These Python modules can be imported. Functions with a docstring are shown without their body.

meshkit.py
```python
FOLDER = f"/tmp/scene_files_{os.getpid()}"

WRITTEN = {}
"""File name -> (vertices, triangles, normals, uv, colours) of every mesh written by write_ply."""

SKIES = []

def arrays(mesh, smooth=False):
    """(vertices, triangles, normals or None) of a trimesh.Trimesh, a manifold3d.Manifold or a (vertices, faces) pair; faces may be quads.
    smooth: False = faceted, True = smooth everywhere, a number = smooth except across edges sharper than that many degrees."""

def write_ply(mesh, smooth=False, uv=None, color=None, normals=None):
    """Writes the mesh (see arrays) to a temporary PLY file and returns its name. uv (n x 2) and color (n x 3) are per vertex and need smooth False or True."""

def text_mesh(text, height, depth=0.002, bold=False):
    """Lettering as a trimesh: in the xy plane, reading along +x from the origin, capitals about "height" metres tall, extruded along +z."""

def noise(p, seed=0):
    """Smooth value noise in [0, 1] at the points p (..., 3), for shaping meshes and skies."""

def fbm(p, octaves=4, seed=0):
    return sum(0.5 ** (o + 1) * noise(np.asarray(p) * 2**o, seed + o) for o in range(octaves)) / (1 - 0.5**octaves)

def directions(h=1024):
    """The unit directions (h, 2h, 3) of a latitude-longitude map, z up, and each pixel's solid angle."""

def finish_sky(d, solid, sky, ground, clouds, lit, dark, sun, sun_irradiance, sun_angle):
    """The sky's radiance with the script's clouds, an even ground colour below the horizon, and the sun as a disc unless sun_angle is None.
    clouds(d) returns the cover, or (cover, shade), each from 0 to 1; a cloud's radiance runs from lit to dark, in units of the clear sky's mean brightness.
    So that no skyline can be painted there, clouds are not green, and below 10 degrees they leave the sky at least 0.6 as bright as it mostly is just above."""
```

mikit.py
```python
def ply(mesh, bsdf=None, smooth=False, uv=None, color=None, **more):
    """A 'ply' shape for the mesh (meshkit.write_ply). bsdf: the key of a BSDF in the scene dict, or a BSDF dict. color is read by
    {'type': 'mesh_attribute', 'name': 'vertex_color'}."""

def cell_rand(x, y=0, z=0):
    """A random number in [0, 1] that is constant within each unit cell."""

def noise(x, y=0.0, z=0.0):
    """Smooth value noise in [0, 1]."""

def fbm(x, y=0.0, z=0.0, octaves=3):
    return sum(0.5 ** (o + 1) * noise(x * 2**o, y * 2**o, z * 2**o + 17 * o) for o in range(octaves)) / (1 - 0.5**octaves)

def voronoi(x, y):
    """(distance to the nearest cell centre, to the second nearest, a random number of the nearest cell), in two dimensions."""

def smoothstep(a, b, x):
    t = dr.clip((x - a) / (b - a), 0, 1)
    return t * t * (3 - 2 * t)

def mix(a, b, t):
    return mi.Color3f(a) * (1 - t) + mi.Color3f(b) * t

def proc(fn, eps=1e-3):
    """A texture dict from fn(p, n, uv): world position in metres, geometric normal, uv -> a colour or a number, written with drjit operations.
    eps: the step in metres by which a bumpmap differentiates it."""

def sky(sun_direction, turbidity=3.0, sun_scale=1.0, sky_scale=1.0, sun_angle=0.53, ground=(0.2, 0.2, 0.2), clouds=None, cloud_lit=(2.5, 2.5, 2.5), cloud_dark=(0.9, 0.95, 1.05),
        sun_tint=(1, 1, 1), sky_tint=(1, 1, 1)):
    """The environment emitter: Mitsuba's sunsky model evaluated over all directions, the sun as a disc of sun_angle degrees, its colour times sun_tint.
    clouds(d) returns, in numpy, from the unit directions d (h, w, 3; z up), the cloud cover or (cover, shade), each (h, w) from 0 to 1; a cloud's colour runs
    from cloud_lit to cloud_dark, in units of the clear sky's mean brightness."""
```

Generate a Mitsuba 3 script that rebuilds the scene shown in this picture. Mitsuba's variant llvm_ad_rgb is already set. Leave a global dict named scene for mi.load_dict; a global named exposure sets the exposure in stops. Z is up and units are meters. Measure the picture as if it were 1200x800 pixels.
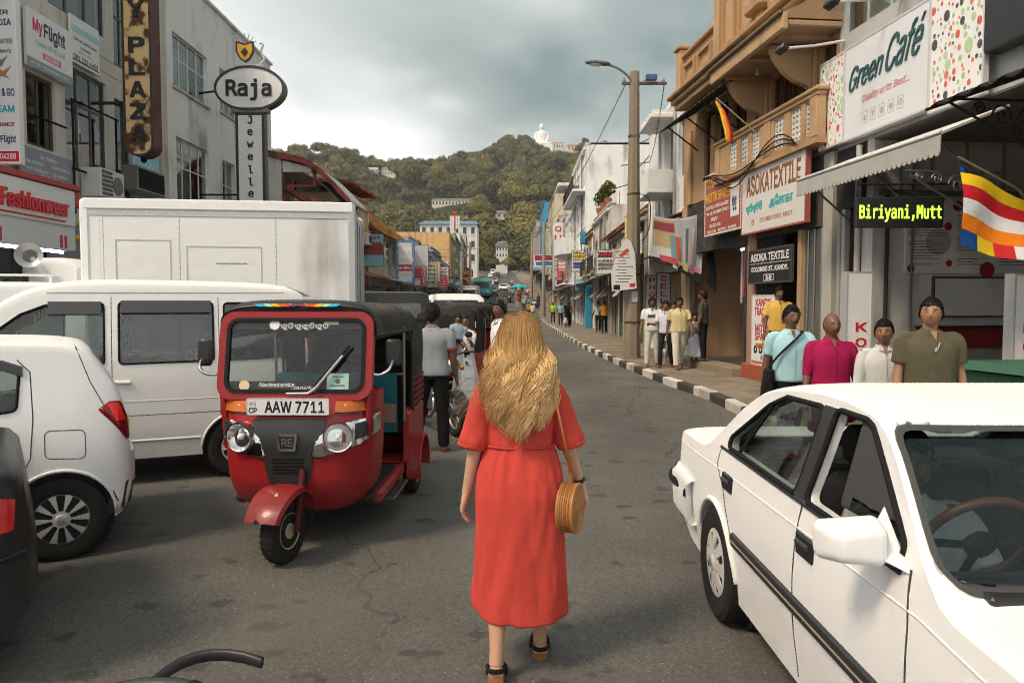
import math, random, glob
import numpy as np, trimesh, mitsuba as mi, mikit, meshkit, drjit as dr
import manifold3d as m3
from scipy.interpolate import PchipInterpolator
from shapely.geometry import Polygon, Point, box as sbox
from shapely import affinity, union_all, contains_xy
from mikit import proc, noise, fbm, voronoi, smoothstep, mix, cell_rand
PI = math.pi
T = mi.ScalarTransform4f
scene, labels = {}, {'haze': {'label': 'thin grey haze in the air of the valley', 'category': 'haze', 'kind': 'stuff'}}
rng = np.random.default_rng(7)
# ---------------------------------------------------------------- camera, sky, exposure
PITCH = math.atan(45 / 880.0)
scene['camera'] = {'type': 'perspective', 'fov': 2 * math.degrees(math.atan(600 / 880.0)), 'fov_axis': 'x', 'near_clip': 0.05, 'far_clip': 6000.0,
    'to_world': T().look_at(origin=[0, 0, 1.70], target=[0, math.cos(PITCH), 1.70 - math.sin(PITCH)], up=[0, 0, 1])}
def cloud_cover(d):
 """A thick slate cloud deck overhead, thinning to white haze low down and on the left of the street."""
 az = np.degrees(np.arctan2(d[..., 0], d[..., 1])); el = np.degrees(np.arcsin(np.clip(d[..., 2], -1, 1)))
 p = np.stack([d[..., 0] / (d[..., 2] + .30), d[..., 1] / (d[..., 2] + .30), d[..., 2] * .6], -1)
 warp = meshkit.fbm(p * 1.3, 3, 3)[..., None] - .5
 big = meshkit.fbm(p * 1.9 + warp * 1.3, 5, 11)
 fine = meshkit.fbm(p * np.array([4.5, 4.5, 5.]) + warp * 2.2, 5, 5)
 sm = lambda x: (lambda t: t * t * (3 - 2 * t))(np.clip(x, 0, 1))
 a = np.abs((az - 55 + 180) % 360 - 180)
 a = a + (big - .5) * 34 + (fine - .5) * 14; e = el + (big - .5) * 9 + (fine - .5) * 6
 t_az = sm((92 - a) / 40) * .80 + sm((140 - a) / 90) * .10
 t_el = sm((e - (9.0 - 7.5 * sm((az + 12) / 16))) / 11)
 t_el = t_el * sm((el - 6.5) / 5)
 over = sm((el - 36) / 34)
 s = .20 + .80 * np.maximum(t_az * t_el, .42 * over) + (big - .5) * (.42 + .35 * t_el) + (fine - .5) * (.30 + .20 * t_el)
 return np.ones_like(az), np.clip(s, 0, 1)
scene['sky'] = mikit.sky([-.50, -.42, .76], turbidity=4, sun_scale=.3, sun_angle=14, clouds=cloud_cover, cloud_lit=(2.05, 2.05, 2.02), cloud_dark=(.27, .40, .41),
      ground=(.16, .155, .15), sun_tint=(1, .97, .92))
exposure = 2.85
scene['air'] = {'type': 'homogeneous', 'albedo': .95, 'sigma_t': .00016}
scene['haze'] = {'type': 'cube', 'bsdf': {'type': 'null'}, 'interior': {'type': 'ref', 'id': 'air'}, 'to_world': T().translate([0, 800, 140]).scale([1600, 1500, 150])}
scene['camera']['medium'] = {'type': 'ref', 'id': 'air'}
# ---------------------------------------------------------------- materials (colour of a thing sits on its mesh; a material adds finish, grain, dirt)
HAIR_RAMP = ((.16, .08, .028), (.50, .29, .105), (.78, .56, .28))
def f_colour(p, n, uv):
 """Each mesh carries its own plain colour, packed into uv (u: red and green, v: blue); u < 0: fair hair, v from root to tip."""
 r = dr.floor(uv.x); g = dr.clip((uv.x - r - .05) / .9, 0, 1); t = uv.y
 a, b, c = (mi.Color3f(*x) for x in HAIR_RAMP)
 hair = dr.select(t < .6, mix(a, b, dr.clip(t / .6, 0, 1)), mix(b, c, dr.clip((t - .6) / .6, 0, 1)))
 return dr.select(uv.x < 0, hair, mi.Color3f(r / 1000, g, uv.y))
VC = proc(f_colour)
def rgb(*c):
 return {'type': 'rgb', 'value': list(c)}
def two(b):
 return {'type': 'twosided', 'b': b}
def pri(color=VC, rough=.7, **k):
 return {'type': 'principled', 'base_color': color, 'roughness': rough, **k}
def f_grime(p, n, uv):
 streak = fbm(p.x * 3.1 + 7, p.y * 3.1, p.z * .33, 4)
 blot = fbm(p.x * .9, p.y * .9, p.z * .9 + 3, 4)
 return dr.clip(smoothstep(.50, .82, streak * .6 + blot * .45) * .62, 0, 1)
def f_wall_bump(p, n, uv):
 return fbm(p.x * 9, p.y * 9, p.z * 9, 3) * .5 + noise(p.x * 60, p.y * 60, p.z * 60) * .12
def f_dust(p, n, uv):
 return dr.clip(smoothstep(.42, .8, fbm(p.x * 6, p.y * 6, p.z * 6, 4)) * .2, 0, 1)
def f_cardirt(p, n, uv):
 low = smoothstep(.75, .2, p.z)
 return dr.clip(low * .18 * fbm(p.x * 7, p.y * 7, p.z * 9, 4) + .04 * fbm(p.x * 21, p.y * 21, p.z * 5, 3), 0, 1)
def f_weave(p, n, uv):
 return fbm(p.x * 17, p.y * 17, p.z * 7, 3) * .9 + noise(p.x * 300, p.y * 300, p.z * 300) * .08
def f_asphalt(p, n, uv):
 a = fbm(p.x * .55, p.y * .3, 0, 4)
 b = fbm(p.x * 3.5, p.y * 3.5, 2, 3)
 c = noise(p.x * 95, p.y * 95, 0) * .55 + noise(p.x * 210, p.y * 210, 5) * .45
 base = .088 * (.62 + .5 * a + .25 * b) * (.60 + .8 * c)
 col = mi.Color3f(base * 1.05, base * 1.0, base * .915)
 d1, d2, r = voronoi(p.x * 2.6 + .5 * b, p.y * 3.4 + .5 * a)
 spot = smoothstep(.24, .10, d1 + .55 * (fbm(p.x * 11, p.y * 14, 7, 3) - .5) + .12 * r) * dr.select(r < .42, .58, 0.)
 d3, d4, r3 = voronoi(p.x * 31, p.y * 31)
 chip = dr.select((d3 < .17) & (r3 < .09), 1.0, 0.0)
 col = mix(col, mi.Color3f(.030, .029, .027), spot)
 col = mix(col, mi.Color3f(.22, .205, .18), chip * .7)
 patch = smoothstep(.57, .62, fbm(p.x * .16 + 9, p.y * .10, 4, 3))
 col = mix(col, col * .80, patch)
 w = fbm(p.x * 1.3, p.y * 1.3, 3, 3) - .5
 e1, e2, r4 = voronoi(p.x * .45 + .3 * w + .12 * b, p.y * .30 + .3 * w + .12 * b)
 crack = smoothstep(.012, .003, e2 - e1) * smoothstep(.46, .56, fbm(p.x * .4, p.y * .4, 8, 3))
 col = mix(col, mi.Color3f(.02, .019, .018), crack * .55)
 dust = smoothstep(.5, .75, fbm(p.x * .8 + 3, p.y * .5, 6, 4))
 col = mix(col, mi.Color3f(.145, .13, .11), dust * .35)
 track = dr.exp(-dr.square((p.x + 1.0) / .5)) + dr.exp(-dr.square((p.x - 1.4) / .5))
 return col * (1 - .10 * track)
def f_asphalt_b(p, n, uv):
 return noise(p.x * 95, p.y * 95, 0) * .6 + noise(p.x * 210, p.y * 210, 5) * .4 + fbm(p.x * 6, p.y * 6, 0, 3) * .8
def f_paving(p, n, uv):
 return dr.clip(smoothstep(.35, .8, fbm(p.x * 1.6, p.y * 1.6, 0, 4)) * .6 + .25 * noise(p.x * 70, p.y * 70, 0), 0, 1)
def f_rust(p, n, uv):
 return smoothstep(.46, .60, fbm(p.x * 3.5, p.y * 3.5, p.z * 2.6, 4))
def f_hill(p, n, uv):
 g = fbm(p.x * .05, p.y * .05, p.z * .05, 4)
 return mix(mi.Color3f(.022, .025, .012), mi.Color3f(.05, .05, .025), g)
def f_tile(p, n, uv):
 return mix(mi.Color3f(.30, .13, .05), mi.Color3f(.07, .05, .035), smoothstep(.35, .7, fbm(p.x * 2.5, p.y * 2.5, p.z * 2.5, 3)))
B = {
 'matte': two({'type': 'blendbsdf', 'weight': proc(f_dust), 'a': pri(rough=.85, specular=.25), 'b': pri(rgb(.20, .175, .145), .9, specular=.1)}),
 'plain': two(pri(rough=.8, specular=.15)),
 'satin': two(pri(rough=.42, specular=.5)),
 'gloss': two(pri(rough=.12, specular=.5)),
 'wall': two({'type': 'bumpmap', 'arbitrary': proc(f_wall_bump, 4e-3), 'scale': .012, 'b': {'type': 'blendbsdf', 'weight': proc(f_grime), 'a': {'type': 'diffuse', 'reflectance': VC},
    'b': {'type': 'diffuse', 'reflectance': rgb(.135, .118, .095)}}}),
 'paint': two({'type': 'blendbsdf', 'weight': proc(f_cardirt), 'a': pri(rough=.32, specular=.22, clearcoat=.55, clearcoat_gloss=.97), 'b': pri(rgb(.19, .18, .165), .8)}),
 'rusty': two({'type': 'blendbsdf', 'weight': proc(f_rust), 'a': pri(rough=.6), 'b': pri(rgb(.085, .035, .02), .85)}),
 'chrome': two(pri(rough=.10, metallic=1.0)),
 'metal': two(pri(rough=.38, metallic=.85)),
 'cloth': two({'type': 'bumpmap', 'arbitrary': proc(f_weave, 3e-3), 'scale': .014, 'b': pri(rough=.9, specular=.12, sheen=.35)}),
 'skin': two(pri(rough=.48, specular=.4)),
 'hair': two(pri(rough=.42, specular=.22)),
 'leaf': two({'type': 'diffuse', 'reflectance': VC}),
 'glass': {'type': 'thindielectric', 'int_ior': 1.45},
 'tint': {'type': 'thindielectric', 'int_ior': 1.42, 'specular_transmittance': rgb(.56, .63, .60)},
 'dark_tint': {'type': 'thindielectric', 'int_ior': 1.6, 'specular_transmittance': rgb(.10, .115, .115)},
 'asphalt': two({'type': 'bumpmap', 'arbitrary': proc(f_asphalt_b, 2e-3), 'scale': .006, 'b': pri(proc(f_asphalt), .82, specular=.3)}),
 'paving': two({'type': 'blendbsdf', 'weight': proc(f_paving), 'a': pri(rough=.85, specular=.2), 'b': pri(rgb(.115, .095, .072), .9, specular=.1)}),
 'hill': two({'type': 'diffuse', 'reflectance': proc(f_hill)}),
 'tile': two({'type': 'diffuse', 'reflectance': proc(f_tile)}),
}
for k_, b_ in B.items():
 scene['mat_' + k_] = b_
# ---------------------------------------------------------------- geometry helpers: a piece is (vertices, triangles)
def M_t(x=0, y=0, z=0):
 m = np.eye(4); m[:3, 3] = (x, y, z); return m
def M_r(ax, deg):
 return trimesh.transformations.rotation_matrix(math.radians(deg), {'x': [1, 0, 0], 'y': [0, 1, 0], 'z': [0, 0, 1]}[ax])
def M_s(x, y=None, z=None):
 return np.diag([x, x if y is None else y, x if z is None else z, 1.0])
def M_axes(o, a, b, c):
 m = np.eye(4); m[:3, 0], m[:3, 1], m[:3, 2], m[:3, 3] = a, b, c, o; return m
def at(x, y, z=0, yaw=0):
 return M_t(x, y, z) @ M_r('z', yaw)
def xf(g, *ms):
 v, f = g
 for m in reversed(ms):
  v = v @ m[:3, :3].T + m[:3, 3]
  if np.linalg.det(m[:3, :3]) < 0:
   f = f[:, ::-1]
 return v, f
def cat(gs):
 vs, fs, n = [], [], 0
 for v, f in gs:
  vs.append(v); fs.append(np.asarray(f) + n); n += len(v)
 return np.vstack(vs), np.vstack(fs)
_BF = np.array([[0, 2, 1], [0, 3, 2], [4, 5, 6], [4, 6, 7], [0, 1, 5], [0, 5, 4], [1, 2, 6], [1, 6, 5], [2, 3, 7], [2, 7, 6], [3, 0, 4], [3, 4, 7]])
def box(x0, x1, y0, y1, z0, z1):
 x0, x1 = min(x0, x1), max(x0, x1); y0, y1 = min(y0, y1), max(y0, y1); z0, z1 = min(z0, z1), max(z0, z1)
 return np.array([[x0, y0, z0], [x1, y0, z0], [x1, y1, z0], [x0, y1, z0], [x0, y0, z1], [x1, y0, z1], [x1, y1, z1], [x0, y1, z1]], float), _BF.copy()
def hull(p):
 h = m3.Manifold.hull_points(np.asarray(p, float)); return unman(h)
def cbox(x0, x1, y0, y1, z0, z1, c=.01):
 x0, x1 = min(x0, x1), max(x0, x1); y0, y1 = min(y0, y1), max(y0, y1); z0, z1 = min(z0, z1), max(z0, z1)
 c = min(c, (x1 - x0) * .45, (y1 - y0) * .45, (z1 - z0) * .45)
 p = []
 for x, sx in ((x0, 1), (x1, -1)):
  for y, sy in ((y0, 1), (y1, -1)):
   for z, sz in ((z0, 1), (z1, -1)):
    p += [(x, y + sy * c, z + sz * c), (x + sx * c, y, z + sz * c), (x + sx * c, y + sy * c, z)]
 return hull(p)
def mani(g):
 v, f = g
 m = m3.Manifold(m3.Mesh(np.ascontiguousarray(v, np.float32), np.ascontiguousarray(f, np.uint32)))
 return m if m.volume() >= 0 else m3.Manifold(m3.Mesh(np.ascontiguousarray(v, np.float32), np.ascontiguousarray(f[:, ::-1], np.uint32)))
def unman(m):
 a = m.to_mesh(); return np.array(a.vert_properties[:, :3], float), np.array(a.tri_verts, int)
def weld(g):
 t = trimesh.Trimesh(*g, process=True); return np.array(t.vertices), np.array(t.faces)
def union(gs):
 ms = [mani(weld(g)) for g in gs]
 return unman(m3.Manifold.batch_boolean(ms, m3.OpType.Add))
def loft(rings, cap=True):
 r = np.asarray(rings, float); n, m = r.shape[:2]
 i, j = np.meshgrid(np.arange(n - 1), np.arange(m), indexing='ij')
 a, b = i * m + j, i * m + (j + 1) % m
 f = np.stack([a, b, b + m, a + m], -1).reshape(-1, 4)
 f = np.vstack([f[:, [0, 1, 2]], f[:, [0, 2, 3]]]); v = r.reshape(-1, 3)
 if cap:
  c0, c1 = len(v), len(v) + 1
  v = np.vstack([v, r[0].mean(0), r[-1].mean(0)])
  j = np.arange(m); k = (j + 1) % m
  f = np.vstack([f, np.stack([k, j, j * 0 + c0], 1), np.stack([j + (n - 1) * m, k + (n - 1) * m, j * 0 + c1], 1)])
 return v, f
def grid(P):
 P = np.asarray(P, float); n, m = P.shape[:2]
 i, j = np.meshgrid(np.arange(n - 1), np.arange(m - 1), indexing='ij')
 a = (i * m + j).ravel(); f = np.vstack([np.stack([a, a + 1, a + m + 1], 1), np.stack([a, a + m + 1, a + m], 1)])
 return P.reshape(-1, 3), f
def slab(P, n, t):
 """A surface grid given a thickness t along -n: a closed sheet."""
 P = np.asarray(P, float); v, f = grid(P); k = len(v); nn, mm = P.shape[:2]
 idx = np.arange(k).reshape(nn, mm)
 e = np.concatenate([idx[0, :-1], idx[:-1, -1], idx[-1, :0:-1], idx[:0:-1, 0]]); e2 = np.roll(e, -1)
 side = np.vstack([np.stack([e2, e, e + k], 1), np.stack([e2, e + k, e2 + k], 1)])
 return np.vstack([v, v - np.asarray(n) * t]), np.vstack([f, f[:, ::-1] + k, side])
def tube(pts, r, sides=8, cap=True, ref=None):
 p = np.asarray(pts, float); n = len(p)
 t = np.gradient(p, axis=0); t /= np.linalg.norm(t, axis=1, keepdims=True) + 1e-12
 r = np.array([r] * n, float) if isinstance(r, tuple) else np.asarray(r, float)
 r2 = np.broadcast_to(r.reshape(-1, 1) if r.ndim < 2 else r, (n, 2))
 a0 = np.asarray(ref if ref is not None else ([0, 0, 1.] if abs(t[0, 2]) < .9 else [1., 0, 0]), float)
 A = []
 for k in range(n):
  a0 = a0 - t[k] * (a0 @ t[k]); a0 /= np.linalg.norm(a0) + 1e-12; A.append(a0)
 A = np.array(A); Bv = np.cross(t, A)
 an = np.arange(sides) * 2 * PI / sides
 rings = p[:, None] + (np.cos(an)[None, :, None] * A[:, None] * r2[:, :1, None] + np.sin(an)[None, :, None] * Bv[:, None] * r2[:, 1:, None])
 return loft(rings, cap)
def bez(p, n=12):
 """A smooth path through the points p."""
 p = np.asarray(p, float)
 if len(p) == 2:
  return p[0] + (p[1] - p[0]) * np.linspace(0, 1, max(2, n // 6))[:, None]
 s = np.r_[0, np.cumsum(np.linalg.norm(np.diff(p, axis=0), axis=1))]
 from scipy.interpolate import CubicSpline
 return CubicSpline(s, p)(np.linspace(0, s[-1], n))
def lathe(prof, seg=24, axis='z'):
 p = np.asarray(prof, float); an = np.arange(seg) * 2 * PI / seg
 r = np.stack([p[:, None, 0] * np.cos(an), p[:, None, 0] * np.sin(an), np.repeat(p[:, 1:2], seg, 1)], -1)
 g = loft(r)
 return xf(g, M_r('x', -90)) if axis == 'y' else xf(g, M_r('y', 90)) if axis == 'x' else g
def ball(c, r, n=12, m=16):
 r = np.broadcast_to(np.asarray(r, float), (3,)); th = np.linspace(1e-3, PI - 1e-3, n); an = np.arange(m) * 2 * PI / m
 P = np.stack([np.sin(th)[:, None] * np.cos(an), np.sin(th)[:, None] * np.sin(an), -np.cos(th)[:, None] + 0 * an], -1)
 return loft(P * r + np.asarray(c, float))
def extr(poly, t0, t1):
 """A 2-D polygon (points or shapely) in xy, extruded along z from t0 to t1."""
 if not hasattr(poly, 'geom_type'):
  poly = Polygon(poly)
 out = []
 for q in getattr(poly, 'geoms', [poly]):
  if q.area > 1e-9:
   m = trimesh.creation.extrude_polygon(q, t1 - t0, engine='earcut'); out.append((np.array(m.vertices) + [0, 0, t0], np.array(m.faces)))
 return cat(out)
XZ = np.array([[1, 0, 0, 0], [0, 0, -1, 0], [0, 1, 0, 0], [0, 0, 0, 1.]])
YZ = np.array([[0, 0, 1, 0], [1, 0, 0, 0], [0, 1, 0, 0], [0, 0, 0, 1.]])
def rrect(x0, x1, y0, y1, r, k=6):
 return sbox(x0 + r, y0 + r, x1 - r, y1 - r).buffer(r, quad_segs=k)
def mods(g, fn):
 return fn(np.array(g[0])), g[1]
def smooth_split(g, ang):
 t = trimesh.Trimesh(*g, process=True)
 s = trimesh.graph.smooth_shade(t, angle=math.radians(ang), facet_minarea=None)
 return np.array(s.vertices), np.array(s.faces)
_FONT = {}
def text(s, h, w=None, font='Inter', bold=True, depth=.004, squash=1.0, italic=0.0):
 """Lettering in the xy plane, centred, capitals about h tall, pressed to width w if given; extruded along +z."""
 from PIL import Image, ImageDraw, ImageFont
 key = (s, font, bold)
 if key not in _FONT:
  fo = ImageFont.truetype(glob.glob('/opt/blender-*/*/datafiles/fonts/%s*.woff2' % font)[0], 72)
  st = 2 * int(bold)
  x0, y0, x1, y1 = fo.getbbox(s, anchor='ls', stroke_width=st)
  im = Image.new('L', (x1 - x0 + 8, y1 - y0 + 8)); ImageDraw.Draw(im).text((4 - x0, 4 - y0), s, 255, fo, anchor='ls', stroke_width=st)
  on = np.pad(np.asarray(im) > 127, ((0, 0), (1, 1))).astype(np.int8)
  rows, st_ = np.nonzero(np.diff(on, axis=1) == 1); en = np.nonzero(np.diff(on, axis=1) == -1)[1]
  from shapely import box as bx
  sh = union_all(bx(st_, -rows - 1, en, -rows)).buffer(.6).buffer(-.6).simplify(.75)
  a, b, c, d = sh.bounds
  _FONT[key] = affinity.translate(sh, -(a + c) / 2, -(b + d) / 2)
 sh = _FONT[key]; k = h / 53.0
 a, b, c, d = sh.bounds
 kx = w / (c - a) if w else k * squash
 return extr(affinity.affine_transform(sh, [kx, italic * k, 0, k, 0, 0]), 0, depth)
# ---------------------------------------------------------------- things and their parts
def numbered(key):
 if key not in _used:
  _used.add(key); return key
 n = 1
 while f'{key}_{n:03d}' in _used:
  n += 1
 _used.add(f'{key}_{n:03d}'); return f'{key}_{n:03d}'
_used = set()
_place = {}
def coloured(g, bsdf, color, smooth=False, **more):
 col = np.asarray(color, float)
 if col.ndim == 1:
  col = np.tile(col, (len(g[0]), 1))
 uv = col if col.shape[1] == 2 else np.c_[np.round(np.clip(col[:, 0], 0, .999) * 1000) + .05 + .9 * np.clip(col[:, 1], 0, 1), np.clip(col[:, 2], 0, 1)]
 return mikit.ply(g, 'mat_' + bsdf, smooth, uv, None, **more)
def entry(key, g, bsdf, color=(.5, .5, .5), smooth=False, M=None, **more):
 g = (np.asarray(g[0], float), np.asarray(g[1], int))
 if smooth is not False and smooth is not True:
  g = smooth_split(g, smooth); smooth = True
 d = coloured(g, bsdf, color, smooth, **more)
 if M is not None:
  d['to_world'] = T(np.asarray(M).tolist())
 scene[key] = d
def thing(name, label, cat_, M=None, group=None, kind=None):
 key = numbered(name); _place[key] = np.eye(4) if M is None else M
 labels[key] = {'label': label}
 if cat_:
  labels[key]['category'] = cat_
 if group: labels[key]['group'] = group
 if kind: labels[key]['kind'] = kind
 return key
def part(parent, name, g, bsdf, color=(.5, .5, .5), smooth=False, label=None, kind=None, local=None, **more):
 key = numbered(parent + '__' + name)
 root = key.split('__')[0]
 M = _place[root] if local is None else _place[root] @ local
 entry(key, g, bsdf, color, smooth, M, **more)
 if label or kind:
  labels[key] = {k: v for k, v in (('label', label), ('kind', kind)) if v}
 return key
def solo(name, label, cat_, g, bsdf, color=(.5, .5, .5), smooth=False, M=None, group=None, kind=None):
 key = thing(name, label, cat_, M, group, kind)
 entry(key, g, bsdf, color, smooth, _place[key]); return key
def dup(root, M, label=None, group=None):
 base = root
 nm = base[:-4] if base[-4:-3] == '_' and base[-3:].isdigit() else base
 r = thing(nm, label or labels[root]['label'], labels[root].get('category'), M, group or labels[root].get('group'))
 tw = T(np.asarray(M).tolist())
 for key in [k for k in scene if k == root or k.startswith(root + '__')]:
  nk = r + key[len(root):]; _used.add(nk)
  old = np.linalg.inv(_place[root]) @ np.array(T(scene[key]['to_world']).matrix) if 'to_world' in scene[key] else np.eye(4)
  scene[nk] = {**scene[key], 'to_world': T((np.asarray(M) @ old).tolist())}
  if key != root and key in labels:
   labels[nk] = dict(labels[key])
 return r
def struct(name, g, bsdf, color=(.5, .5, .5), smooth=False, M=None):
 key = numbered(name); _place[key] = np.eye(4) if M is None else M
 entry(key, g, bsdf, color, smooth, M); labels[key] = {'kind': 'structure'}; return key
def hexc(s):
 """sRGB hex to a linear reflectance."""
 c = np.array([int(s[i:i + 2], 16) for i in (0, 2, 4)]) / 255.0
 return tuple(np.where(c <= .04045, c / 12.92, ((c + .055) / 1.055) ** 2.4))
def px(d, x):
 """How far to the right of the street's axis a thing stands that the survey gives as d metres ahead on bearing (x - 600) / 880."""
 return (x - 600) / 880.0 * d
BLACK, DARK, WHITE = (.012, .012, .013), (.035, .035, .037), (.78, .78, .77)
RUBBER = (.022, .021, .02)
# ================================================================ ground, road, pavement, kerb
KERB = np.array([(-60, 4.6), (0, 4.0), (6, 3.75), (11, 3.42), (12.4, 3.45), (16.2, 3.15), (24.3, 2.76), (34.8, 2.6), (68, 2.6), (120, 2.6), (200, 1.9), (330, -1.5)], float)
kx_ = PchipInterpolator(KERB[:, 0], KERB[:, 1])
WALLX = PchipInterpolator([-60, 0, 10, 16.2, 20.5, 35, 60, 120, 200, 330], [8.0, 6.5, 5.5, 4.9, 4.85, 5.0, 5.15, 5.3, 4.6, 1.2])
LEFTX = PchipInterpolator([-60, 13, 29, 32, 60, 100, 150, 200, 330], [-9.5, -9.5, -9.5, -7.2, -6.6, -7.4, -9.2, -12, -22])
def road_z(y):
 """The street runs level past the shops, then climbs towards the hill."""
 t = np.maximum(0, np.asarray(y, float) - 55)
 return np.where(t < 40, .0008 * t ** 2, 1.28 + .064 * (t - 40))
ys = np.r_[np.arange(-60, 60, 3.), np.arange(60, 340, 6.)]
xs = np.linspace(-16, 8.0, 13)
Pz = np.stack([np.repeat(xs[None], len(ys), 0), np.repeat(ys[:, None], len(xs), 1), np.repeat(road_z(ys)[:, None], len(xs), 1)], -1)
struct('road', grid(Pz), 'asphalt', smooth=True)
def hill_z(x, y):
 x, y = np.asarray(x, float), np.asarray(y, float)
 ridge_h = 134 + 27 * np.exp(-((x - 35) / 85) ** 2) + 12 * np.exp(-((x + 230) / 90) ** 2) - 10 * np.exp(-((x + 95) / 60) ** 2) - 12 * np.exp(-((x - 330) / 120) ** 2)
 t = np.clip((y - 330) / 600, 0, 1); rise = t * t * (3 - 2 * t) * .55 + t * .45
 z = ridge_h * rise + np.clip(1 - np.abs(y - 330) / 300, 0, 1) * 0
 fall = np.clip((y - 960) / 900, 0, 1)
 z = z * (1 - .6 * fall) + 18 * np.clip((y - 60) / 270, 0, 1) ** 2
 p = np.stack([x / 95, y / 95, 0 * x], -1)
 z = np.maximum(z, road_z(np.minimum(y, 330)) - .3)
 return z + (meshkit.fbm(p, 4, 4) - .5) * 46 * np.clip((y - 350) / 250, 0, 1) * (1 - .5 * fall)
gx = np.r_[np.linspace(-1550, -700, 8), np.linspace(-640, 640, 65), np.linspace(700, 1550, 8)]
gy = np.r_[np.linspace(-650, -100, 6), np.linspace(-60, 300, 10), np.linspace(330, 1400, 54), np.linspace(1500, 2250, 6)]
GX, GY = np.meshgrid(gx, gy, indexing='ij')
GZ = np.where(GY > 300, hill_z(GX, GY), road_z(GY)) - .4
struct('ground', grid(np.stack([GX, GY, GZ], -1)[:, ::-1]), 'hill', smooth=True)
ys = np.r_[np.arange(-20, 60, 2.), np.arange(60, 331, 10.)]
Pp = np.stack([np.stack([kx_(ys) + .16, ys, road_z(ys) + .125], 1), np.stack([WALLX(ys) + 1.2, ys, road_z(ys) + .125], 1)], 1)
pv = struct('pavement', slab(Pp[:, ::-1], (0, 0, 1), .2), 'paving', (.16, .135, .105))
r_ = np.random.default_rng(3)
n_ = 0
y = 5.0
while y < 30 and n_ < 296:
 a = kx_(y) + .175; b = WALLX(y) + (.0)
 k = max(3, int(round((b - a) / .6))); wv = (b - a) / k
 for i in range(k):
  dz = r_.uniform(-.004, .004); c = .16 * r_.uniform(.75, 1.2)
  g = cbox(0, wv - .014, 0, .586, 0, .03 + dz, .008)
  g = mods(g, lambda v: v @ np.array([[1, 0, 0], [(kx_(y + .6) - kx_(y)) / .6, 1, 0], [0, 0, 1.]]))
  part(pv, 'slab', (g[0] + [a + i * wv, y, .122], g[1]), 'paving', (c * 1.06, c * .90, c * .70)); n_ += 1
 y += .6
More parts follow.
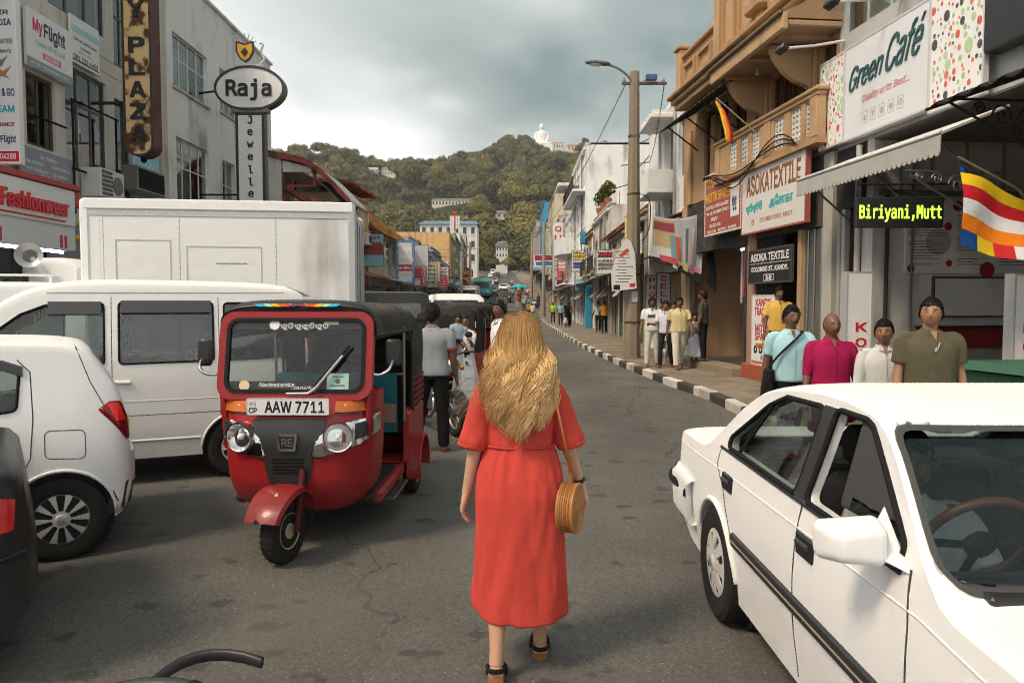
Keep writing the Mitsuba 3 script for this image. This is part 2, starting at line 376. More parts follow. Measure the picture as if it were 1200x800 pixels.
kb = numbered('kerb'); _place[kb] = np.eye(4); labels[kb] = {'kind': 'structure'}
y = 2.0; i = 0
while y < 130 and i < 160:
 L = .92 if y < 60 else 1.6
 x0, x1 = float(kx_(y)), float(kx_(y + L - .02)); z0 = float(road_z(y))
 w = i % 2 == 0
 g = cbox(-.0, .17, 0, L - .025, -.1, .155 + r_.uniform(-.008, .008), .02)
 g = mods(g, lambda v: v @ np.array([[1, 0, 0], [(x1 - x0) / L, 1, 0], [0, 0, 1.]]) + [x0 + r_.uniform(-.012, .012), y, z0])
 part(kb, 'stone', g, 'paving', (.50, .48, .43) if w else (.035, .034, .033)); y += L; i += 1
far = []
while y < 300:
 for w in (0,):
  x0, x1 = float(kx_(y)), float(kx_(y + 3)); far.append(mods(box(0, .17, 0, 1.5, -.1, .15), lambda v: v + [x0, y, float(road_z(y))]))
 y += 3
part(kb, 'far_stone', cat(far), 'paving', (.55, .54, .5), kind='stuff')
ys = np.r_[np.arange(13, 60, 3.), np.arange(60, 331, 10.)]
Pl = np.stack([np.stack([LEFTX(ys) - 1.0, ys, road_z(ys) + .125], 1), np.stack([LEFTX(ys) + 1.6, ys, road_z(ys) + .125], 1)], 1)
struct('pavement', slab(Pl[:, ::-1], (0, 0, 1), .2), 'paving', (.15, .13, .11))
# ================================================================ cars: one hollow body shell cut by its windows and wheel arches
class Car:
 """Surface of a car in its own frame (x forward, y to its left, z up). top, bot, wid: curves over x; sec: width factor over z."""
 def __init__(s, top, bot, wid, sec, rc=.10, n=3.6):
  s.top, s.bot, s.wid, s.sec = (PchipInterpolator(*zip(*c)) for c in (top, bot, wid, sec))
  s.x0, s.x1 = wid[0][0], wid[-1][0]; s.rc, s.n = rc, n
 def hw(s, x, z):
  return float(s.wid(x) * s.sec(z))
 def ring(s, x, off=0., zb=None, ns=11, nc=9):
  zt = float(s.top(x)) - off; zb = float(s.bot(x)) if zb is None else zb
  rc = min(s.rc, max(.02, (zt - zb) * .45))
  z = np.linspace(zb, zt - rc, ns); y = s.wid(x) * s.sec(z) - off
  t = np.linspace(0, PI / 2, nc)[1:]
  yc = y[-1] * np.cos(t) ** (2 / s.n); yc[-1] = 0; zc = zt - rc + rc * np.sin(t) ** (2 / s.n)
  Y, Z = np.r_[y, yc], np.r_[z, zc]
  Y, Z = np.r_[Y, -Y[-2::-1]], np.r_[Z, Z[-2::-1]]
  return np.stack([np.full(len(Y), x), Y, Z], 1)
 def solid(s, off=0., x0=None, x1=None, n=70, zb=None):
  x0 = s.x0 if x0 is None else x0; x1 = s.x1 if x1 is None else x1
  u = np.linspace(0, 1, n); xs = x0 + (x1 - x0) * u
  if off == 0:
   xs = x0 + (x1 - x0) * (u * .75 + .25 * (.5 - .5 * np.cos(PI * u)))
  R = np.array([s.ring(x, off, zb) for x in xs])
  return loft(R)
 def dome(s, off, x0, x1, n=90):
  R = np.array([s.ring(x, off, ns=17, nc=17) for x in np.linspace(x0, x1, n)])
  return grid(R)
 def on(s, x, z, side=1, off=0.):
  return [x, side * (s.hw(x, z) + off), z]
def pick(g, test):
 v, f = g; c = v[f].mean(1); k = test(c); f = f[k]
 u, inv = np.unique(f, return_inverse=True)
 return v[u], inv.reshape(-1, 3)
def poly_in(poly, grow=.03):
 p = Polygon(poly).buffer(grow)
 return lambda a, b: np.array(contains_xy(p, a, b))
def rounded(poly, r):
 return Polygon(poly).buffer(-r).buffer(r, quad_segs=4)
def tyre(R, w, rim_r):
 h = w / 2
 return lathe([(rim_r, -h * .85), (rim_r + .02, -h * .98), (R - .035, -h), (R - .008, -h * .82), (R, -h * .5), (R, h * .5), (R - .008, h * .82), (R - .035, h), (rim_r + .02, h * .98), (rim_r, h * .85)], 40, 'y')
def hubcap(R, h, holes=8, dish=.02, slot=(.45, .86), hw=.30, bolt=False):
 """A wheel cover facing +y: slots cut round it."""
 prof = [(0, dish * .9), (R * .16, dish), (R * .22, dish * .6), (R * .55, dish * .55), (R * .9, dish * .1), (R, -.004), (R, -.03), (0, -.03)]
 g = mani(weld(lathe(prof[::-1], 40)))
 for k in range(holes):
  a = 2 * PI * (k + .5) / holes
  q = Polygon([(R * slot[0], -R * hw * .30), (R * slot[1], -R * hw * .62), (R * (slot[1] + .02), 0), (R * slot[1], R * hw * .62), (R * slot[0], R * hw * .30)]).buffer(-.006).buffer(.006)
  g = g - mani(extr(affinity.rotate(q, math.degrees(a), origin=(0, 0)), -.02, .2))
 v, f = unman(g)
 return v @ np.array([[1, 0, 0], [0, 0, -1], [0, 1, 0.]]).T @ np.diag([1, -1, 1.]) + [0, h, 0], f[:, ::-1]
def wheel(root, x, y, R, w, rim, side, holes=8, col=(.42, .42, .41), steer=0, slot=(.45, .86), hw=.3, lug=False, lod=False):
 L = M_t(x, y, R) @ M_r('z', steer) @ (np.eye(4) if side > 0 else M_r('z', 180))
 wk = numbered(root + '__wheel')
 part(wk, 'tyre', tyre(R, w, rim), 'plain', RUBBER, 30, local=L)
 if lod:
  part(wk, 'rim', lathe([(0, -.02), (rim, -.02), (rim, 0), (rim * .5, .012), (0, .015)], 20, 'y'), 'satin', col, 30, local=L @ M_t(0, w * .42, 0)); return wk
 part(wk, 'rim', hubcap(rim + .004, w * .42, holes, .025, slot, hw), 'satin', col, 30, local=L)
 part(wk, 'rim_well', lathe([(0, -w * .4), (rim, -w * .4), (rim, w * .28), (rim - .012, w * .28), (rim - .02, -.0), (0, -.0)], 28, 'y'), 'plain', (.03, .03, .03), 30, local=L)
 part(wk, 'hub_badge', lathe([(0, 0), (rim * .13, 0), (rim * .13, .006), (0, .008)], 16, 'y'), 'metal', (.5, .5, .5), 30, local=L @ M_t(0, w * .42 + .024, 0))
 return wk
def shell(car, root, color, side_wins, ws=None, bl=None, cab=None, arches=(), Ra=.33, aw=.3, floor=.32, wall=.045, cut=(), bsdf='paint', n=70, ang=28):
 """side_wins: polygons over (x, z). ws / bl: (polygon over (y, z), x from, x to) of windscreen and rear window. cab: x range of the cabin."""
 M = mani(weld(car.solid(n=n)))
 if cab:
  M = M - mani(weld(car.solid(wall, cab[0], cab[1], 40, floor)))
 for p in side_wins:
  e = rounded(p, .035)
  for sd in (1, -1):
   M = M - mani(xf(extr(e, .15, 2.), XZ if sd < 0 else M_s(1, -1, 1) @ XZ))
 for w in (ws, bl):
  if w:
   M = M - mani(xf(extr(rounded(w[0], .05), w[1], w[2]), YZ))
 for ax in arches:
  cyl = lathe([(0, -aw), (Ra, -aw), (Ra, aw), (0, aw)], 40, 'y')
  for sd in (1, -1):
   M = M - mani(xf(cyl, M_t(ax[0], sd * (car.hw(ax[0], .5) + .0), ax[1])))
 for c in cut:
  M = M - mani(weld(c))
 return part(root, 'body', unman(M), bsdf, color, ang)
def glaze(car, root, side_wins, ws, bl, cab, mat='tint', side_mat=None, off=.014, skip=()):
 d = car.dome(off, cab[0] - .3, cab[1] + .3)
 for i, p in enumerate(side_wins):
  t = poly_in(p)
  for sd in (1, -1):
   if (i, sd) in skip: continue
   part(root, 'side_window', pick(d, lambda c: t(c[:, 0], c[:, 2]) & (c[:, 1] * sd > .3)), side_mat or mat, smooth=True)
 for nm, w in (('windscreen', ws), ('rear_window', bl)):
  if w:
   t = poly_in(w[0])
   part(root, nm, pick(d, lambda c: t(c[:, 1], c[:, 2]) & (c[:, 0] > w[1]) & (c[:, 0] < w[2])), mat, smooth=True)
def seam(car, pts, r=.004, side=1, n=None, off=-.001):
 P = []
 for a, b in zip(pts[:-1], pts[1:]):
  k = max(2, int(math.hypot(b[0] - a[0], b[1] - a[1]) / .04))
  for t in np.linspace(0, 1, k, endpoint=False):
   P.append((a[0] + (b[0] - a[0]) * t, a[1] + (b[1] - a[1]) * t))
 P.append(pts[-1])
 return tube([car.on(x, z, side, off) for x, z in P], r, 5)
def seals(car, polys, sides=(1, -1), r=.014, off=.002):
 out = []
 for p in polys:
  q = np.array(rounded(p, .035).exterior.coords)
  for sd in sides:
   out.append(seam(car, [tuple(a) for a in q], r, sd, off=off))
 return cat(out)
def parts(root, name, gs, bsdf, color, smooth=False, **k):
 for g in gs:
  part(root, name, g, bsdf, color, smooth, **k)
def lining(car, root, wins, ws, bl, x0, x1, z0, color=(.035, .035, .037), off=.05):
 d = car.dome(off, x0, x1)
 ts = [poly_in(p, .02) for p in wins]; tw = poly_in(ws[0], .02) if ws else None; tb = poly_in(bl[0], .02) if bl else None
 def keep(c):
  k = c[:, 2] > z0
  for t in ts:
   k &= ~(t(c[:, 0], c[:, 2]) & (np.abs(c[:, 1]) > .3))
  if ws: k &= ~(tw(c[:, 1], c[:, 2]) & (c[:, 0] > ws[1]) & (c[:, 0] < ws[2]))
  if bl: k &= ~(tb(c[:, 1], c[:, 2]) & (c[:, 0] > bl[1]) & (c[:, 0] < bl[2]))
  return k
 part(root, 'lining', pick(d, keep), 'plain', color, True)
def seal1(car, p, sd, r=.014, off=.002):
 return seam(car, [tuple(a) for a in np.array(rounded(p, .035).exterior.coords)], r, sd, off=off)
def flip(g):
 return g[0], g[1][:, ::-1]
def sidepart(car, g, x, z, sd):
 """A piece built round y = 0 (outwards +y) put on the side of the car."""
 v, f = g; v = np.c_[v[:, 0], sd * (v[:, 1] + car.hw(x, z)), v[:, 2]]
 return (v, f) if sd > 0 else (v, f[:, ::-1])
def blob(pts, r=.02, sub=.0):
 """A rounded body: the hull of small balls at the given points."""
 b = ball((0, 0, 0), r, 7, 10)[0]
 return hull(np.vstack([b + np.asarray(p) for p in pts]))
def strip(car, x0, x1, z0, z1, side, t=.012, n=24):
 """A moulding lying on the side of the car."""
 P, R = np.linspace(x0, x1, n), []
 zm = [z0, z0 + (z1 - z0) * .12, z1 - (z1 - z0) * .12, z1]
 for x in P:
  R.append([car.on(x, z0, side, -.004), car.on(x, zm[1], side, t), car.on(x, zm[2], side, t), car.on(x, z1, side, -.004)])
 g = loft(R); return g if side < 0 else (g[0], g[1][:, ::-1])
def patch(car, poly, sd, t=.008, x0=None, x1=None, ymin=.1):
 """A skin t thick lying on the car inside a polygon over (x, z), on one side."""
 x0 = car.x0 if x0 is None else x0; x1 = car.x1 if x1 is None else x1
 xs = np.linspace(x0, x1, 40)
 A = mani(weld(loft(np.array([car.ring(x, -t, float(car.bot(x)) - .01) for x in xs])[:, ::-1])))
 Bq = mani(weld(loft(np.array([car.ring(x, .02, float(car.bot(x)) + .02) for x in xs])[:, ::-1])))
 e = mani(xf(extr(rounded(poly, .008), ymin, 2.), XZ if sd < 0 else M_s(1, -1, 1) @ XZ))
 return unman((A - Bq) ^ e)
def wpatch(car, poly, x0, x1, t=.006):
 """The same seen from the front: a skin inside a polygon over (y, z) between x0 and x1."""
 xs = np.linspace(x0, x1, 50)
 A, Bq = (mani(weld(loft(np.array([car.ring(x, o, .3) for x in xs])))) for o in (-t, .02))
 return unman((A - Bq) ^ mani(xf(extr(poly, x0 + .01, x1 - .01), YZ)))
def seat(root, x, y, col, z=.30):
 k = numbered(root + '__seat')
 part(k, 'cushion', cbox(x - .05, x + .45, y - .24, y + .24, z, z + .16, .05), 'cloth', col, 35)
 part(k, 'backrest', xf(cbox(-.09, .07, -.23, .23, 0, .58, .06), M_t(x, y, z + .12), M_r('y', -16)), 'cloth', col, 35)
 part(k, 'headrest', xf(cbox(-.05, .05, -.13, .13, .60, .78, .04), M_t(x, y, z + .12), M_r('y', -16)), 'cloth', col, 35)
def steering(root, x, y, z, R=.18, col=(.10, .035, .025), tilt=62):
 a = np.linspace(0, 2 * PI, 33)
 ring = np.stack([np.cos(a) * R, np.sin(a) * R, 0 * a], 1)
 L = M_t(x, y, z) @ M_r('y', -tilt)
 k = part(root, 'steering_wheel', tube(ring, .016, 8, False), 'satin', col, True, local=L)
 part(k, 'spoke', cat([tube([(0, -R, 0), (0, 0, -.02), (0, R, 0)], .014, 6), tube([(0, 0, -.02), (-R, 0, 0)], .014, 6), lathe([(0, -.04), (.05, -.03), (.05, .0), (0, .005)], 16)]), 'satin', BLACK, 30, local=L)
def ptext(root, s, M, h, col, w=None, bsdf='plain', font='Inter', bold=True, depth=.002, name='lettering', **k):
 return part(root, name, text(s, h, w, font, bold, depth, **k), bsdf, col, local=M)
# ---------------------------------------------------------------- the white saloon on the right
def white_saloon():
 t = thing('saloon_car', 'white four-door saloon with its driver at the wheel, on the right of the road', 'car', at(1.925, 2.74, 0, -90))
 W = (.74, .74, .735)
 top = [(-2.36, .78), (-2.33, .85), (-2.2, .885), (-1.75, .905), (-1.60, .912), (-1.50, .935), (-1.02, 1.225), (-.84, 1.30), (-.5, 1.355), (-.1, 1.375), (.16, 1.36), (.28, 1.335), (.37, 1.285), (.76, .985), (.86, .93), (1.2, .905), (1.7, .84), (1.92, .75), (1.97, .68)]
 bot = [(-2.36, .46), (-2.2, .28), (-1.9, .2), (1.55, .2), (1.97, .3)]
 wid = [(-2.36, .735), (-2.32, .775), (-2.1, .812), (-1.2, .838), (.8, .838), (1.6, .815), (1.9, .76), (1.97, .70)]
 sec = [(.15, .94), (.30, .965), (.50, .995), (.64, 1.0), (.80, .988), (.92, .965), (1.0, .935), (1.15, .885), (1.30, .838), (1.42, .80)]
 c = Car(top, bot, wid, sec, rc=.075, n=5)
 rear = [(-1.22, .955), (-.20, .945), (-.165, 1.295), (-.56, 1.285), (-.74, 1.225)]
 front = [(-.10, .945), (.60, .938), (.60, 1.0), (.235, 1.285), (.18, 1.30), (-.055, 1.302)]
 ws = ([(-.775, .945), (.775, .945), (.685, 1.30), (-.685, 1.30)], .2, .95)
 bl = ([(-.64, .975), (.64, .975), (.55, 1.25), (-.55, 1.25)], -1.7, -.85)
 cab = (-1.46, .80)
 xr, xf_, Rw = -1.25, 1.15, .305
 shell(c, t, W, [rear, front], ws, bl, cab, [(xr, .30), (xf_, .30)], .335, .24, .26)
 lining(c, t, [rear, front], ws, bl, cab[0], cab[1], .3)
 glaze(c, t, [rear], ws, bl, cab, 'tint', 'tint')
 half = [(-.10, .945), (.40, .94), (.27, 1.08), (.10, 1.155), (-.055, 1.165)]
 d = c.dome(.018, -.4, .9); tt = poly_in(half, .0)
 for sd in (1, -1):
  part(t, 'side_window', pick(d, lambda q: tt(q[:, 0], q[:, 2]) & (q[:, 1] * sd > .3)), 'glass', smooth=True, label='front window wound half down')
  for p in (rear, front):
   part(t, 'window_seal', seal1(c, p, sd, .012), 'plain', BLACK, True)
  P = loft([[c.on(-.11 - .04 * (1.305 - z) / .36 + dx, z, sd, .003 + o) for dx, o in ((-.055, -.01), (-.05, .006), (.05, .006), (.055, -.01))] for z in np.linspace(.945, 1.305, 8)])
  part(t, 'door_pillar', P if sd < 0 else flip(P), 'satin', (.03, .03, .031), 30)
  part(t, 'window_bar', seam(c, [(-.96, .955), (-.70, 1.24)], .011, sd), 'satin', BLACK, 30)
  parts(t, 'door_seam', [seam(c, [(-.115, .93), (-.125, .6), (-.135, .24)], .0042, sd), seam(c, [(.66, .95), (.70, .80), (.73, .40), (.70, .24)], .0042, sd), seam(c, [(-1.23, .945), (-1.25, .84), (-1.10, .74), (-.97, .56), (-.92, .34), (-.92, .24)], .0042, sd)], 'plain', (.05, .05, .05), True)
  part(t, 'belt_trim', seam(c, [(-1.23, .938), (.62, .928)], .008, sd, off=.004), 'satin', BLACK, True)
  part(t, 'side_moulding', strip(c, -.91, .78, .50, .575, sd, .014), 'satin', (.02, .02, .022), 30)
  part(t, 'moulding_stripe', strip(c, -.90, .77, .531, .540, sd, .017), 'satin', (.28, .24, .2), 30)
  part(t, 'shoulder_line', seam(c, [(-2.25, .79), (-1.2, .825), (.75, .845), (1.7, .76)], .004, sd, off=.0), 'paint', W, True)
  for x in (-1.03, -.02 - .0):
   k = part(t, 'door_handle', sidepart(c, cbox(x - .078, x + .078, -.006, .012, .745, .835, .014), x, .79, sd), 'satin', BLACK, 30)
   part(k, 'flap', tube([(x - .055, sd * (c.hw(x, .79) + .014), .80), (x + .055, sd * (c.hw(x, .79) + .014), .80)], .011, 6), 'satin', (.03, .03, .032), 30)
  mk = part(t, 'wing_mirror', xf(blob([(-.045, .05, .03), (-.045, .185, .035), (-.045, .19, .095), (-.045, .05, .105), (.02, .06, .035), (.025, .16, .045), (.025, .16, .085), (.02, .06, .095)], .03), M_t(.58, sd * .81, .935), M_s(1, sd, 1)), 'paint', W, 50)
  part(mk, 'mirror_glass', box(.504, .5045, sd * .845, sd * 1.01, .965, 1.05), 'chrome', (.8, .8, .8))
  part(mk, 'mirror_foot', hull([(.44, sd * .79, .935), (.66, sd * .80, .935), (.47, sd * .785, 1.08), (.47, sd * .83, .94), (.56, sd * .88, .96), (.62, sd * .86, .965), (.53, sd * .86, 1.01), (.50, sd * .80, 1.05)]), 'paint', W, 40)
  part(t, 'indicator', cbox(1.42, 1.52, sd * (c.hw(1.47, .62) - .01), sd * (c.hw(1.47, .62) + .012), .60, .64, .005), 'gloss', (.6, .2, .01), 30)
  part(t, 'tail_light', cbox(-2.375, -2.24, sd * .45, sd * .765, .62, .79, .012), 'gloss', (.35, .01, .01), 30)
  part(t, 'headlight', cbox(1.86, 1.965, sd * .40, sd * .70, .56, .69, .012), 'gloss', (.7, .7, .7), 30)
  part(t, 'mud_flap', cbox(xr - .355, xr - .34, sd * .60, sd * .80, .12, .42, .004), 'plain', RUBBER)
 oy = [(-1.72, .848), (-2.15, .838), (-2.30, .80), (-2.40, .70), (-2.43, .4), (-2.435, 0), (-2.43, -.4), (-2.40, -.70), (-2.30, -.80), (-2.15, -.838), (-1.72, -.848), (-2.2, -.5), (-2.25, 0), (-2.2, .5)]
 rb = [[(x * (1 + o / 3), y_ * (1 + o / .8), zz) for x, y_ in oy] for zz, o in ((.36, .0), (.40, .02), (.60, .028), (.63, .0))]
 part(t, 'rear_bumper', loft(rb), 'paint', W, 40)
 part(t, 'bumper_strip', tube([(x * 1.012, y_ * 1.045, .555) for x, y_ in bez(oy[:11], 60)], (.028, .008), 6, ref=[0, 0, 1]), 'satin', BLACK, 30)
 fb = [[(x, y_, zz) for x, y_ in [(1.55, .80), (1.8, .79), (1.93 + o, .70), (1.97 + o, .4), (1.98 + o, 0), (1.97 + o, -.4), (1.93 + o, -.70), (1.8, -.79), (1.55, -.80), (1.75, -.4), (1.78, 0), (1.75, .4)]] for zz, o in ((.30, 0), (.34, .03), (.52, .04), (.55, 0))]
 part(t, 'front_bumper', flip(loft(fb)), 'paint', W, 40)
 part(t, 'grille', box(1.90, 1.975, -.38, .38, .60, .68), 'satin', BLACK)
 wo = rounded(ws[0], .05)
 part(t, 'windscreen_seal', wpatch(c, wo.buffer(.007) - wo.buffer(-.007), .12, 1.0), 'satin', (.05, .05, .05), 30)
 part(t, 'scuttle', cbox(.70, .86, -.70, .70, .915, .948, .008), 'satin', BLACK, 30)
 parts(t, 'bonnet_seam', [tube([(x, s_ * y_, float(c.top(x)) - dz) for x, y_, dz in ((.82, .71, .022), (.95, .705, .02), (1.3, .69, .02), (1.75, .66, .02))], .004, 5) for s_ in (1, -1)], 'plain', (.06, .06, .06), True)
 for sd in (-.3, .25):
  part(t, 'wiper', tube([(.80, sd, .965), (.69, sd + .22, 1.045), (.65, sd + .42, 1.075)], .007, 5), 'satin', BLACK, True)
 part(t, 'pillar_vent', cbox(.31, .345, -.70, -.69, 1.14, 1.26, .004), 'satin', BLACK)
 for x, sd in ((xr, 1), (xr, -1), (xf_, 1), (xf_, -1)):
  wheel(t, x, sd * .755, Rw, .17, .19, sd, 8, (.44, .44, .43), slot=(.38, .80), hw=.20)
  part(t, 'wheel_well', lathe([(.34, -.1), (.345, -.1), (.345, .1), (.34, .1)], 24, 'y'), 'plain', (.02, .02, .02), local=M_t(x, sd * .60, .30))
  lip = [(x + .345 * math.cos(a), .30 + .345 * math.sin(a)) for a in np.linspace(.05, PI - .05, 20)]
  part(t, 'arch_lip', seam(c, lip, .016, sd, off=.004), 'paint', W, True)
 part(t, 'cabin_floor', box(-1.40, .80, -.72, .72, .265, .30), 'satin', (.03, .03, .032))
 part(t, 'dashboard', cbox(.40, .80, -.70, .70, .60, .87, .05), 'satin', (.03, .03, .032), 30)
 part(t, 'parcel_shelf', box(-1.46, -1.12, -.68, .68, .84, .87), 'satin', (.03, .03, .032))
 for y_ in (.36, -.36):
  seat(t, -.30, y_, (.030, .029, .031))
 k = numbered(t + '__rear_seat')
 part(k, 'cushion', cbox(-1.12, -.68, -.62, .62, .30, .47, .06), 'cloth', (.04, .038, .04), 35)
 part(k, 'backrest', xf(cbox(-.08, .08, -.62, .62, 0, .52, .06), M_t(-1.12, 0, .42), M_r('y', -18)), 'cloth', (.04, .038, .04), 35)
 steering(t, .25, -.36, .90, .185, (.13, .035, .022), 60)
 part(t, 'garland', cat([ball((-.98 + .03 * math.sin(5 * k), -.42 + .021 * k, 1.17 - .0002 * (k - 20) ** 2), .034, 5, 7) for k in range(0, 41, 2)]), 'cloth', (.45, .02, .10), True, label='pink flower garland hung across the rear window')
 return t, c
white_saloon()
# ---------------------------------------------------------------- cars on the left
def common_car(t, c, col, wins, ws, bl, cab, xr, xf_, R, w, rimr, Ra, floor, seams, tinted='tint', side='tint', holes=8, rimcol=(.42, .42, .41), slot=(.4, .84), hw=.3, glass_skip=(), wz=None, lodw=False, wy=None):
 shell(c, t, col, wins, ws, bl, cab, [(xr, R), (xf_, R)], Ra, .22, floor)
 lining(c, t, wins, ws, bl, cab[0], cab[1], floor + .02)
 glaze(c, t, wins, ws, bl, cab, tinted, side, skip=glass_skip)
 part(t, 'cabin_floor', box(cab[0], cab[1], -c.hw(0, .5) + .1, c.hw(0, .5) - .1, floor - .03, floor + .01), 'satin', (.03, .03, .032))
 for sd in (1, -1):
  for p in wins:
   part(t, 'window_seal', seal1(c, p, sd, .010), 'plain', BLACK, True)
  parts(t, 'door_seam', [seam(c, q, .004, sd) for q in seams], 'plain', (.06, .06, .06), True)
  for x in (xr, xf_):
   wheel(t, x, sd * (wy or c.hw(x, .5) - .09), R, w, rimr, sd, holes, rimcol, slot=slot, hw=hw, lod=lodw)
   part(t, 'wheel_well', lathe([(Ra + .005, -.1), (Ra + .01, -.1), (Ra + .01, .1), (Ra + .005, .1)], 24, 'y'), 'plain', (.02, .02, .02), local=M_t(x, sd * (c.hw(x, .5) - .2), R))
def hatchback():
 t = thing('hatchback_car', 'small white hatchback with a red tail lamp and ten-spoke wheel cover', 'car', at(-4.337, 4.925, 0, 211))
 W = (.74, .74, .735)
 top = [(-1.58, .70), (-1.56, .95), (-1.52, 1.10), (-1.41, 1.30), (-1.30, 1.42), (-1.0, 1.46), (-.3, 1.475), (.3, 1.44), (.55, 1.36), (1.05, .98), (1.2, .92), (1.6, .82), (1.75, .70), (1.78, .55)]
 bot = [(-1.58, .42), (-1.52, .28), (-1.35, .22), (1.4, .2), (1.78, .3)]
 wid = [(-1.58, .60), (-1.56, .66), (-1.48, .735), (-1.2, .765), (0, .765), (1.2, .745), (1.65, .66), (1.78, .52)]
 sec = [(.15, .94), (.35, .985), (.60, 1.0), (.78, .985), (.92, .955), (1.1, .90), (1.3, .835), (1.48, .78)]
 c = Car(top, bot, wid, sec, rc=.09, n=4)
 rear = [(-.92, 1.01), (-.35, .95), (-.35, 1.30), (-.86, 1.32), (-.94, 1.24)]
 front = [(-.27, .945), (.70, .93), (.45, 1.22), (.25, 1.31), (-.27, 1.305)]
 ws = ([(-.60, .97), (.60, .97), (.52, 1.35), (-.52, 1.35)], .5, 1.2)
 bl = ([(-.56, 1.02), (.56, 1.02), (.50, 1.36), (-.50, 1.36)], -1.57, -1.30)
 common_car(t, c, W, [rear, front], ws, bl, (-1.35, .95), -1.15, 1.21, .278, .16, .172, .315, .28,
   [[(-.31, .93), (-.32, .5), (-.32, .25)], [(.74, .93), (.80, .5), (.78, .25)], [(-.93, 1.33), (-1.0, 1.25), (-1.01, .95), (-.99, .70), (-.90, .52), (-.84, .40), (-.84, .25)], [(-1.26, 1.41), (-1.34, 1.17), (-1.43, .98)]], holes=10, slot=(.30, .90), hw=.26)
 for sd in (1, -1):
  P = []
  lens = [(-1.38, .985), (-1.45, 1.035), (-1.52, 1.03), (-1.57, .90), (-1.575, .77), (-1.55, .765), (-1.49, .86)]
  k = part(t, 'tail_light', patch(c, lens, sd, .008, -1.58, -1.2), 'gloss', (.17, .008, .008), 30)
  part(k, 'bulb_lens', patch(c, [(-1.43, 1.025), (-1.51, 1.02), (-1.55, .90), (-1.49, .90)], sd, .012, -1.58, -1.2), 'gloss', (.80, .03, .02), 30)
  part(t, 'window_visor', loft([[c.on(x, z + dz, sd, o) for dz, o in ((-.05, .0), (-.045, .016), (.01, .02), (.018, .0))][::(-1 if sd > 0 else 1)] for x, z in ((-.96, 1.27), (-.85, 1.315), (-.4, 1.31), (-.1, 1.315), (.25, 1.31), (.5, 1.20))]), 'satin', (.03, .032, .034), 30)
  part(t, 'fuel_flap' if sd < 0 else 'panel_seam', seam(c, [tuple(p) for p in np.array(rounded([(-1.30, .67), (-1.07, .69), (-1.07, .87), (-1.30, .86)], .035).exterior.coords)], .0035, sd), 'plain', (.10, .10, .10), True)
  for x in (-.80, .0):
   part(t, 'door_handle', sidepart(c, tube([(x - .07, .012, .80), (x - .05, .028, .805), (x + .05, .028, .805), (x + .07, .012, .80)], .013, 6), x, .8, sd), 'paint', W, True)
  part(t, 'lower_bumper', hull([c.on(-1.45, .42, sd, .006), c.on(-1.55, .48, sd, .008), c.on(-1.38, .24, sd, .006), c.on(-1.52, .30, sd, .006), [-1.45, sd * .5, .24], [-1.58, sd * .5, .30], [-1.60, sd * .5, .46]]), 'satin', (.025, .025, .026), 30)
  part(t, 'arch_lip', seam(c, [(-1.15 + .325 * math.cos(a), .278 + .325 * math.sin(a)) for a in np.linspace(.1, PI - .1, 20)], .012, sd, off=.002), 'paint', W, True)
 for y_ in (.33, -.33):
  seat(t, -.1, y_, (.05, .05, .052), .32)
 part(t, 'rear_bumper', hull([(-1.61, y_, z) for y_ in (-.5, .5) for z in (.45, .66)] + [(-1.54, y_, z) for y_ in (-.66, .66) for z in (.45, .66)]), 'paint', W, 30)
 part(t, 'number_plate', cbox(-1.60, -1.59, -.22, .22, .74, .84, .003), 'satin', (.65, .5, .05))
hatchback()
